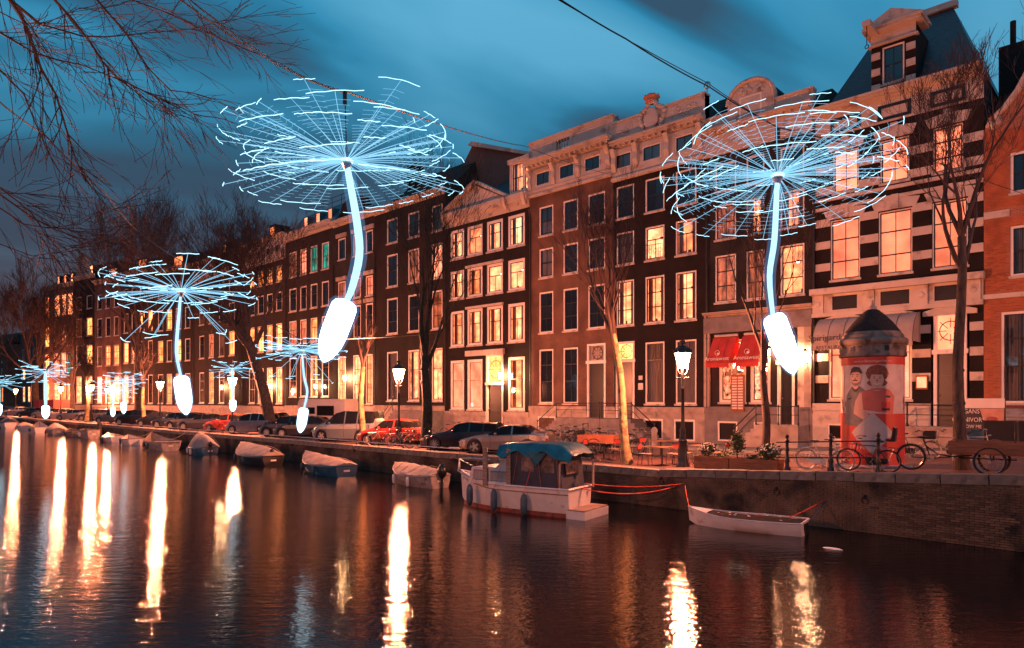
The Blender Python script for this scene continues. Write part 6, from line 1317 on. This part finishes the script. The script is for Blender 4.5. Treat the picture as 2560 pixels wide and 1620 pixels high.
simple_boat('long grey wooden sloep open boat with wide curved rim', 402, 19.8, R(-8), 7.2, 2.2, .62, 'boatgrey', 'open', name='open_sloop', bow=.5)
simple_boat('short open boat with white console left of the long grey sloop', 330, 20.0, R(-10), 4.6, 1.8, .5, 'boatwhite', 'open', name='open_boat')
simple_boat('small boat with blue covered bow', 281, 20.1, R(-6), 4.6, 1.7, .42, 'boatwhite', 'cov', 'tarp', 'covered_boat', .25)
simple_boat('short pale blunt boat beside the quay piling', 224, 20.2, R(-5), 4.4, 1.8, .8, 'boatgrey', 'open', name='open_boat', bow=.1)
simple_boat('small rounded wooden rowing boat', 185, 20.2, R(-6), 4.8, 1.7, .5, 'woodg', 'open')
simple_boat('boat with reddish tarpaulin thrown over its middle', 140, 20, R(-8), 6.0, 2.0, .5, 'boatgrey', 'cov', 'canvas', 'covered_boat', .7)
simple_boat('white sailing dinghy with ribbed seats left of the red tarpaulin boat', 100, 19.8, R(-10), 5.6, 2.0, .6, 'boatwhite', 'open', name='open_boat', bow=.6)
simple_boat('small cream boat with light cover near the left edge', 62, 20, R(-6), 5, 1.9, .5, 'boatwhite', 'cov', 'canvas', 'covered_boat', .4)
simple_boat('dark covered boat at the left edge of the canal', 22, 19.8, R(-6), 6, 2.2, .7, 'boatwhite', 'cov', 'tent', 'covered_boat', .8)
o = thing('mooring_post', 'thick dark timber mooring post standing in the water by the quay', 'post', (uv(249, 20.6), 20.6, 0)); obj('post', M().lathe([(.2, -.5), (.2, 1.5), (.15, 1.6)], 10), MT['bark'], o)
# white skiff with dark cover
def skiff():
    a = Vector(gp(1724, 1271, .45)); n_ = Vector(gp(1968, 1309, .36)); f_ = Vector(gp(2056, 1301, .36)); b = (n_+f_)/2
    u, v = (a+b)/2; rz = math.atan2(b.y-a.y, b.x-a.x); L = (b-a).length
    o = thing('white_skiff', 'long low white skiff with black cover flecked with leaves below the quay wall', 'boat', (u, v, 0), rz, 'small boats moored along the far quay')
    m, rows = hull(L, 1.35, .36, bow=.16, stern=.82, sheer=.05); obj('hull', m, MT['boatwhite'], o, smooth=50); gunwale(rows, o, MT['boatwhite'], .022)
    g = [[(r_[0][0], r_[0][1]*q*.97, r_[0][2]-.03+.05*(1-q*q)+random.uniform(-.012, .012)) for q in (1, .5, 0, -.5, -1)] for r_ in rows[3:]]; c = obj('cover', M().grid(g), pmat('black_cover', (.010, .011, .014), .9, bump=.5, bscale=8, spec=.1), o, smooth=50)
    for k in range(26):
        t = random.randint(3, 14); r_ = rows[t]; q = random.uniform(-.8, .8); obj('fallen_leaf', M().blob((r_[0][0]+random.uniform(-.1, .1), r_[0][1]*q, r_[0][2]+.06), (.045, .03, .006), 6, 3), MT['printW' if k % 3 else 'taillight'], c)
    obj('bow_deck', M().add([rows[0][0], rows[0][6], rows[3][6], rows[3][0]], [(0, 3, 2, 1)]), MT['boatwhite'], o)
    obj('motor_bracket', M().box(L/2-.02, L/2+.06, -.18, .2, -.1, .34), MT['black'], o)
    obj('stern_trim', M().box(L/2-.03, L/2+.03, -.56, .56, .34, .39), MT['boatwhite'], o); return a, b
A_, B_ = skiff()
# motor cruiser
def cruiser():
    a = Vector(gp(1157, 1174, 1.25)); b = (Vector(gp(1395, 1219, .93))+Vector(gp(1505, 1219, .93)))/2
    rz = math.atan2(b.y-a.y, b.x-a.x); L = (b-a).length; W_ = 2.15; ox, oy = (a+b)/2
    o = thing('motor_cruiser', 'white motor cruiser with blue tarpaulin roof, navy cockpit tent and three blue fenders', 'boat', (ox, oy, 0), rz); o.scale = (1, .84, .93)
    m, rows = hull(L, W_, 1.0, bow=.32, stern=.90, sheer=.0, keel=-.2, n=22); obj('hull', m, MT['boatwhite'], o, smooth=50)
    obj('waterline_band', M().grid([[(r_[1][0], r_[1][1]*.985-.0, -.1), (r_[1][0]*1.0, r_[1][1]*1.005, .16)] for r_ in rows[1:]]).grid([[(r_[5][0], r_[5][1]*1.005, .16), (r_[5][0], r_[5][1]*.985, -.1)] for r_ in rows[1:]]), MT['boatred'], o)
    gunwale(rows, o, MT['boatwhite'], .045); obj('rub_rail', M().tube([(r_[0][0]*1.0, r_[0][1]*1.01, r_[0][2]-.18) for r_ in rows[1:]], .022, 5).tube([(r_[6][0], r_[6][1]*1.01, r_[6][2]-.18) for r_ in rows[1:]], .022, 5), MT['woodg'], o)
    obj('deck', M().grid([[(r_[0][0], r_[0][1]*.98, r_[0][2]-.04), (r_[6][0], r_[6][1]*.98, r_[6][2]-.04)] for r_ in rows]), MT['boatwhite'], o)
    h = L/2; x0, x1, x2 = -h+.8, -h+L*.53, -h+L*.56
    cb = obj('cabin', M().prism([(x0, .95), (x2, .95), (x2, 1.95), (x1-.3, 1.95), (x1-.6, 1.62), (x0+.18, 1.58)], -.86, .86), MT['boatwhite'], o)
    for (p, q) in ((x0+.28, x0+.85), (x0+1.02, x0+1.75)):
        obj('cabin_window', M().box(p, q, -.875, -.855, 1.12, 1.48), MT['curtain'], o); obj('window_rim', M().tube([(p, -.88, 1.12), (q, -.88, 1.12), (q, -.88, 1.48), (p, -.88, 1.48), (p, -.88, 1.12)], .02, 4), MT['steel'], o)
    obj('porthole', M().torus((x0+2.08, -.87, 1.32), .10, .02, 'y', 16, 5).lathe([(.09, -.87), (.001, -.875)], 14, (x0+2.08, 0, 1.32), 'y'), MT['steel'], o)
    obj('wheelhouse_side', M().prism([(x2-.62, 1.9), (x2, 1.9), (x2+.5, .98), (x2+.2, .98), (x2+.05, 2.42), (x2-.5, 2.42)], -.89, -.84), MT['boatwhite'], o)
    obj('wheelhouse_window', M().add([(x2-.55, -.9, 1.98), (x2-.08, -.9, 1.98), (x2-.12, -.9, 2.36), (x2-.42, -.9, 2.36)], [(0, 1, 2, 3)]), MT['plastic'], o)
    xt0, xt1 = x2-.1, h-.25
    t = obj('cockpit_tent', M().prism([(xt0, 1.0), (xt1, 1.0), (xt1-.12, 2.15), (xt1-1.0, 2.42), (xt0, 2.42)], -.92, .92), MT['tent'], o)
    for (p, q) in ((xt0+.45, xt0+.95), (xt0+1.25, xt0+1.75)): obj('plastic_window', M().box(p, q, -.935, -.921, 1.55, 2.2), MT['plastic'], t)
    obj('plastic_window', M().quad((xt1+.01-.02, -.6, 1.5), (xt1-.02, .6, 1.5), (xt1-.08, .6, 1.95), (xt1-.08, -.6, 1.95)), MT['plastic'], t, loc=(.03, 0, 0))
    obj('tent_pole', M().tube([(xt0+.1, -.95, 1.0), (xt0+.35, -.95, 2.4)], .016, 4).tube([(xt0+1.1, -.95, 2.35), (xt0+1.25, -.95, 1.0)], .016, 4).tube([(xt1-.1, -.95, 1.0), (xt1-.2, -.95, 2.1)], .016, 4), MT['wood'], t)
    g = []; random.seed(4); n = 16; mm = 11
    for i in range(n+1):
        tt = i/n; x = x2-.6+(xt1+.35-x2+.6)*tt; row = []
        for k in range(mm+1):
            q = -1+2*k/mm; zt = 2.52+.10*math.sin(tt*3)-.06*(abs(q)**2)-(.35*max(0, abs(q)-.82)/.18 if abs(q) > .82 else 0)*(1+.4*math.sin(tt*17))-(.30*max(0, tt-.86)/.14)
            row.append((x, q*1.08, zt+random.uniform(-.022, .022)))
        g.append(row)
    rt = obj('tarpaulin', M().grid(g), MT['tarp'], o, smooth=70); obj('hanging_flap', M().add([(xt1-1.3, -1.1, 2.3), (xt1-.55, -1.1, 2.25), (xt1-.85, -1.1, 1.85), (xt1-1.0, -1.08, 1.78)], [(0, 3, 2, 1)]), MT['tarp'], o)
    rails = M().tube([(-h+.75, -.75, 1.15), (-h+.0, -.35, 1.32), (-h-.15, 0, 1.78), (-h+.1, .3, 1.8), (-h+.8, .75, 1.75)], .028, 6).tube([(-h-.15, 0, 1.32), (-h-.15, 0, 1.78)], .024, 5).tube([(-h-.15, 0, 1.78), (-h+.5, -.7, 1.75), (-h+1.0, -.8, 1.6)], .024, 5)
    obj('pulpit_rail', rails, MT['steel'], o)
    for x in (x0+.85, x0+1.85): obj('mast_board', M().box(x-.09, x+.09, -1.02, -.94, .9, 2.35), MT['woodg'], o)
    obj('board_rail', M().tube([(x0+.85, -.98, 2.2), (x0+1.85, -.98, 2.22)], .02, 5), MT['woodg'], o)
    for (x, z) in ((-h+1.15, .55), (-h+2.2, .45), (h-1.55, .38)):
        f = obj('fender', M().lathe([(.02, -.42), (.09, -.34), (.125, -.2), (.125, .2), (.09, .34), (.02, .42)], 12, (x, -1.28, z)), pmat('fender_blue', (.035, .07, .10), .5) if 'fender' not in MT else MT['fender'], o, smooth=50)
        obj('fender_rope', M().tube([(x, -1.28, z+.42), (x+.02, -1.18, 1.02), (x+.15, -.9, 1.9)], .010, 4), MT['rope'], f)
    obj('swim_platform', M().box(h-.05, h+.62, -1.0, 1.0, .22, .30), MT['woodg'], o)
    for k in range(4): obj('plank', M().box(h+.0+k*.155, h+.145+k*.155, -.98, .98, .302, .33), MT['woodg'], o)
    obj('platform_side', M().box(h-.05, h+.64, -1.02, -1.002, -.05, .28).box(h+.622, h+.64, -1.0, 1.0, -.05, .28), MT['boatwhite'], o)
    for (x, y, top) in ((h-.35, -.9, 1.95), (h+.1, .9, 1.95)): obj('davit_pipe', M().tube([(x, y, .95), (x, y, top-.1), (x+.06, y, top), (x+.28, y, top)], .04, 6), MT['barkY'] if False else MT['ropeP'], o)
    return Vector((ox+math.cos(rz)*h, oy+math.sin(rz)*h, 1.0)), Vector((ox-math.cos(rz)*h, oy-math.sin(rz)*h, 1.1))
S_, Bw = cruiser()
def rope(name, label, p, q, sag, r=.018, mat='rope'):
    p, q = Vector(p), Vector(q); pts = [p+(q-p)*t-Vector((0, 0, sag*4*t*(1-t))) for t in [i/14 for i in range(15)]]
    tag(obj(name, M().tube(pts, r, 5), MT[mat]), label, 'rope')
rg = dp(1720, 1235, 24.2); rg = Vector((uv(1712, 21.4), 21.4, .95))
rope('mooring_rope', 'double red mooring rope from the cruiser stern to the quay wall ring, upper strand', S_+Vector((0, .3, .05)), rg, .12); rope('mooring_rope', 'lower strand of red mooring rope from the cruiser stern to the wall', S_+Vector((0, .1, -.1)), rg+Vector((-.4, 0, -.15)), .22, .022)
rope('mooring_rope', 'thin orange rope from the wall ring to the white skiff bow', rg, (A_[0], A_[1], .5), .1, .012)
rope('mooring_rope', 'red rope from the white skiff stern up to the quay wall', (B_[0]-.5, B_[1]+.1, .42), (uv(2062, 21.4), 21.4, .85), .03, .016); rope('mooring_rope', 'short blue line beside the red rope at the skiff stern', (B_[0]+.1, B_[1]+.3, .4), (uv(2062, 21.4), 21.4, .8), .02, .018, 'boatblue')
for i, (px, V0) in enumerate(((330, 20.3), (402, 20.3), (205, 20.3))): rope('mooring_rope', 'slack pale line from '+['the short open boat', 'the long grey sloop', 'the distant rowing boats'][i]+' up to the quay', (uv(px, V0), V0, .7), (uv(px, V0)+2.5, 21.6, 1.5), .35, .02, 'ropeP')
p = gp(2082, 1372, .01); tag(obj('floating_debris', M().blob((0, 0, 0), (.26, .1, .03), 10, 4), MT['printW'], loc=(p[0], p[1], .01)), 'pale piece of flotsam on the dark water right of the skiff', 'flotsam')
# ---------------------------------------------------------------- hanging light seeds
FIL = {}
def filament_mesh(L, r, tip, near):
    k = (round(L, 2), r, tip, near)
    if k not in FIL:
        m = M(); m.mi = 0; m.tube([(0, 0, 0), (L*.5, 0, .015*L), (L, 0, 0)], [r*1.2, r, r*.8], 4, False)
        if near:     # fine side hairs of the plume
            for j in range(7):
                x = L*(.50+.065*j); w = .05+.018*j
                m.tube([(x-.02, -w, .0), (x, 0, .006), (x-.02, w, 0)], r*.45, 3, False)
        m.mi = 1; n = 6; a = tip/2/L
        m.tube([(L*math.cos(a*(2*i/n-1)), L*math.sin(a*(2*i/n-1)), .006*math.sin(i*2.3)) for i in range(n+1)], r*1.35, 4)
        FIL[k] = m.data('filament', [MT['fil'], MT['tip']])
    return FIL[k]
def seed(label, hub, body_top, body_bot, stem_pts, Rr, bw, sw, counts, near, light, sus, seedn=0, tilt=(0, 0)):
    random.seed(100+seedn); o = thing('hanging_light_seed', label, 'light sculpture', hub, 0, 'illuminated dandelion seeds hanging over the canal')
    loc = lambda p: Vector(p)-Vector(hub); bt, bb = loc(body_top), loc(body_bot); ax = (bb-bt); Lb = ax.length; d = ax.normalized()
    prof = [(0, .45), (.03, .80), (.10, .98), (.3, 1.0), (.55, .99), (.70, .90), (.82, .72), (.92, .47), (.98, .22), (1, .06)]
    bd = obj('seed_body', M().tube([bt+ax*t for t, w in prof], [bw/2*w*.94 for t, w in prof], 20), MT['seed'], o, smooth=60)
    if near: obj('halo_shell', M().tube([bt+ax*(t*1.06-.03) for t, w in prof], [bw/2*w*1.12+.004 for t, w in prof], 20), MT['halo'], bd, smooth=60)  # glowing outer shell added to give the body a soft halo
    sp = [Vector((0, 0, -.03))]+[loc(p) for p in stem_pts]+[bt]; fine = []
    for i in range(len(sp)-1):
        for k in range(4):
            t = k/4; p0 = sp[max(0, i-1)]; p1 = sp[i]; p2 = sp[i+1]; p3 = sp[min(len(sp)-1, i+2)]
            fine.append(.5*((2*p1)+(-p0+p2)*t+(2*p0-5*p1+4*p2-p3)*t*t+(-p0+3*p1-3*p2+p3)*t**3))
    fine.append(sp[-1]); nf = len(fine); wv = [sw/2*(.75+.35*math.sin(PI*i/nf)) for i in range(nf)]; st = obj('seed_stem', M().tube(fine, [q*(.62 if near else 1) for q in wv], 8), MT['stem'], o, smooth=60)
    if near: obj('stem_halo', M().tube(fine, [q*1.25 for q in wv], 10), MT['halo'], st, smooth=60)  # wider glowing tube added as a painted halo along the stem
    obj('hub', M().lathe([(.03, -.12), (.07, -.04), (.07, .03), (.03, .08), (.012, .2)], 10), MT['steel'], o); obj('hub_glow', M().blob((0, 0, .0), (.10, .10, .035), 10, 6), MT['tip'], o)  # the glowing ball is added to brighten the hub centre
    objs = []
    for (n, el, rr, L0, L1) in counts:
        for k in range(n):
            az = 2*PI*(k+random.uniform(-.35, .35))/n; e = R(el+random.uniform(-rr, rr)); L = round(random.choice([L0, (L0+L1)/2, L1]), 2)*Rr
            rot = (Matrix.Rotation(tilt[0], 4, 'X') @ Matrix.Rotation(tilt[1], 4, 'Y') @ Matrix.Rotation(az, 4, 'Z') @ Matrix.Rotation(-e, 4, 'Y') @ Matrix.Rotation(random.uniform(-.08, .08), 4, 'X'))
            tip = round(random.choice([.25, .42, .62]), 2)*(Rr/1.55)
            if near: f = obj('filament', filament_mesh(L, .0036 if near > 1 else .006, tip, near > 1), parent=o); f.rotation_euler = rot.to_euler()
            else: objs.append((rot, L, tip))
    if objs:
        m = M()
        for rot, L, tip in objs:
            m.T = rot; m.mi = 0; m.tube([(0, 0, 0), (L, 0, 0)], .010, 3, False); m.mi = 1; m.tube([(L, -tip/2, 0), (L, tip/2, 0)], .016, 3)
        obj('filaments', m, [MT['fil'], MT['tip']], o, kind='stuff')
    s = loc(sus); obj('suspension_cable', M().tube([(0, 0, .15), s], .009, 4), MT['iron'], o); obj('connector', M().tube([s, s-Vector((0, 0, .18))], .03, 6), MT['black'], o)
    if light:
        l = bpy.data.lights.new('seed_glow', 'POINT'); l.energy = light; l.color = (.5, .85, 1); l.shadow_soft_size = .3; lo = bpy.data.objects.new('seed_glow', l); COL.objects.link(lo); lo.parent = o; lo.location = bt+ax*.5+Vector((0, 0, -.0)); bpy.data.objects.remove(lo)
    return o
C3 = [(18, 15, 2, .86, 1.0), (20, 6, 2, .80, 1.0), (18, -3, 2, .74, .98), (20, -14, 2, .88, 1.0), (8, 27, 4, .66, .9)]
C2 = [(20, 14, 3, .75, 1.0), (24, 2, 3, .82, 1.0), (16, -10, 3, .85, 1.0), (6, -45, 8, .8, 1.0)]
C1 = [(12, 16, 12, .8, 1.0), (14, -4, 10, .8, 1.0), (6, -25, 8, .8, 1.0)]
Y = 9.0; seed('largest left light seed with swinging curved stem, hanging in the sky over the canal', dp(866, 402, Y), dp(866, 752, Y), dp(808, 905, Y-.1), [dp(872, 440, Y), dp(893, 560, Y-.1), dp(898, 640, Y-.1), dp(880, 720, Y)], 1.58, .37, .15, C3, 2, 0, dp(862, 228, Y), 1, (.10, .05))
Y = 9.2; seed('largest right light seed with straight glowing stem in front of the grey shop house', dp(1944, 438, Y), dp(1932, 786, Y), dp(1985, 935, Y), [dp(1942, 480, Y), dp(1936, 600, Y), dp(1924, 690, Y)], 1.55, .33, .12, C3, 2, 0, dp(1945, 318, Y), 2, (-.04, -.08))
Y = 14.5; seed('medium light seed hanging before the far houses, left of the leaning tree', dp(452, 728, Y), dp(452, 940, Y), dp(466, 1037, Y), [dp(446, 800, Y), dp(441, 880, Y)], 1.52, .34, .10, C2, 1, 0, dp(458, 655, Y), 3, (.02, -.10))
Y = 22; seed('small light seed hanging before the cream camper van', dp(755, 876, Y), dp(760, 1020, Y), dp(750, 1082, Y), [dp(760, 940, Y), dp(768, 980, Y)], 1.42, .33, .11, C2, 1, 0, dp(755, 850, Y), 4, (0, 0))
for i, (hx, hy, b0, b1, Y, lab) in enumerate(((581, 922, 1000, 1029, 42, 'tiny light seed hanging in line with the lamp and the small red car'), (308, 948, 1005, 1034, 52, 'tiny light seed, right one of the close pair over the distant cars'), (281, 974, 1018, 1042, 60, 'tiny light seed, lower left one of the close pair over the distant cars'),
        (113, 930, 1014, 1047, 39, 'small light seed in front of the red container'), (-4, 956, 1010, 1040, 48, 'light seed cut off by the left edge'))):
    seed(lab, dp(hx, hy, Y), dp(hx+1, b0, Y), dp(hx+1, b1, Y), [dp(hx+1, (hy+b0)/2, Y)], 54*Y/FP if i != 3 else 1.4, .42, .16, C1, 0, 0, dp(hx, hy-22, Y), 10+i)
def cable(label, pts, r=.007, sag=.15, mat='iron', name='overhead_cable'):
    out = []
    for i in range(len(pts)-1):
        p, q = Vector(pts[i]), Vector(pts[i+1])
        for k in range(6): t = k/6; out.append(p+(q-p)*t-Vector((0, 0, sag*4*t*(1-t))))
    out.append(Vector(pts[-1])); tag(obj(name, M().tube(out, r, 4), MT[mat]), label, 'cable', 'cables strung across the canal')
a1 = dp(862, 228, 9); cable('upper overhead cable from the top left to the largest left seed', [dp(380, -80, 5), a1]); cable('lower parallel cable carrying the largest left seed', [dp(400, -40, 5), a1+Vector((0, 0, -.02))], .008, .12)
cable('thin cable from the largest left seed to the brick house front', [a1, dp(1312, 365, 24), Vector((uv(1530, VB-.2), VB-.2, zz(1530, 440, VB)))], .012, .1)
a2 = dp(1945, 318, 9.2); cable('upper overhead cable from the top centre to the largest right seed', [dp(1330, -40, 6.4), dp(1770, 208, 8.3), a2], .006, .02); cable('lower slack cable from the top centre to the largest right seed', [dp(1330, -50, 6.4), dp(1565, 97, 7.2), dp(1770, 215, 8.3), a2], .010, .02)
cable('cable from the largest right seed towards the orange brick house', [a2, dp(2300, 390, 20), Vector((uv(2600, VB-.2), VB-.2, zz(2600, 500, VB)))], .012, .05)
cable('pair of dark cables through the drooping boughs at left', [dp(-40, 220, 7), dp(107, 333, 8.5), dp(264, 482, 10.5), dp(340, 575, 12.5), dp(458, 655, 14.5)], .012, .03)
cable('thin cable from the medium seed across the facades', [dp(458, 655, 14.5), dp(755, 850, 22), Vector((uv(1100, VB-.2), VB-.2, zz(1100, 832, VB)))], .014, .1)
p = dp(1768, 213, 8.3); tag(obj('cable_clamp', M().torus((0, 0, 0), .04, .008, 'y', 12, 4).tube([(0, 0, .05), (0, 0, -.08)], .008, 4), MT['steel'], loc=p), 'small ring clamp joining the two cables at top centre', 'clamp')
HZ = 0
if HZ:
    m = bpy.data.materials.new('night_haze'); m.use_nodes = True; nt = m.node_tree; nt.nodes.clear()
    v = N(nt, 'ShaderNodeVolumePrincipled'); v.inputs['Density'].default_value = HZ; v.inputs['Color'].default_value = (.9, .9, .9, 1); v.inputs['Anisotropy'].default_value = .3
    o_ = N(nt, 'ShaderNodeOutputMaterial'); nt.links.new(v.outputs[0], o_.inputs[1])
    obj('haze', M().box(-345, 70, -65, 60, -2.5, 32), m, kind='stuff')
    cy.volume_bounces = 0; cy.volume_step_rate = 5
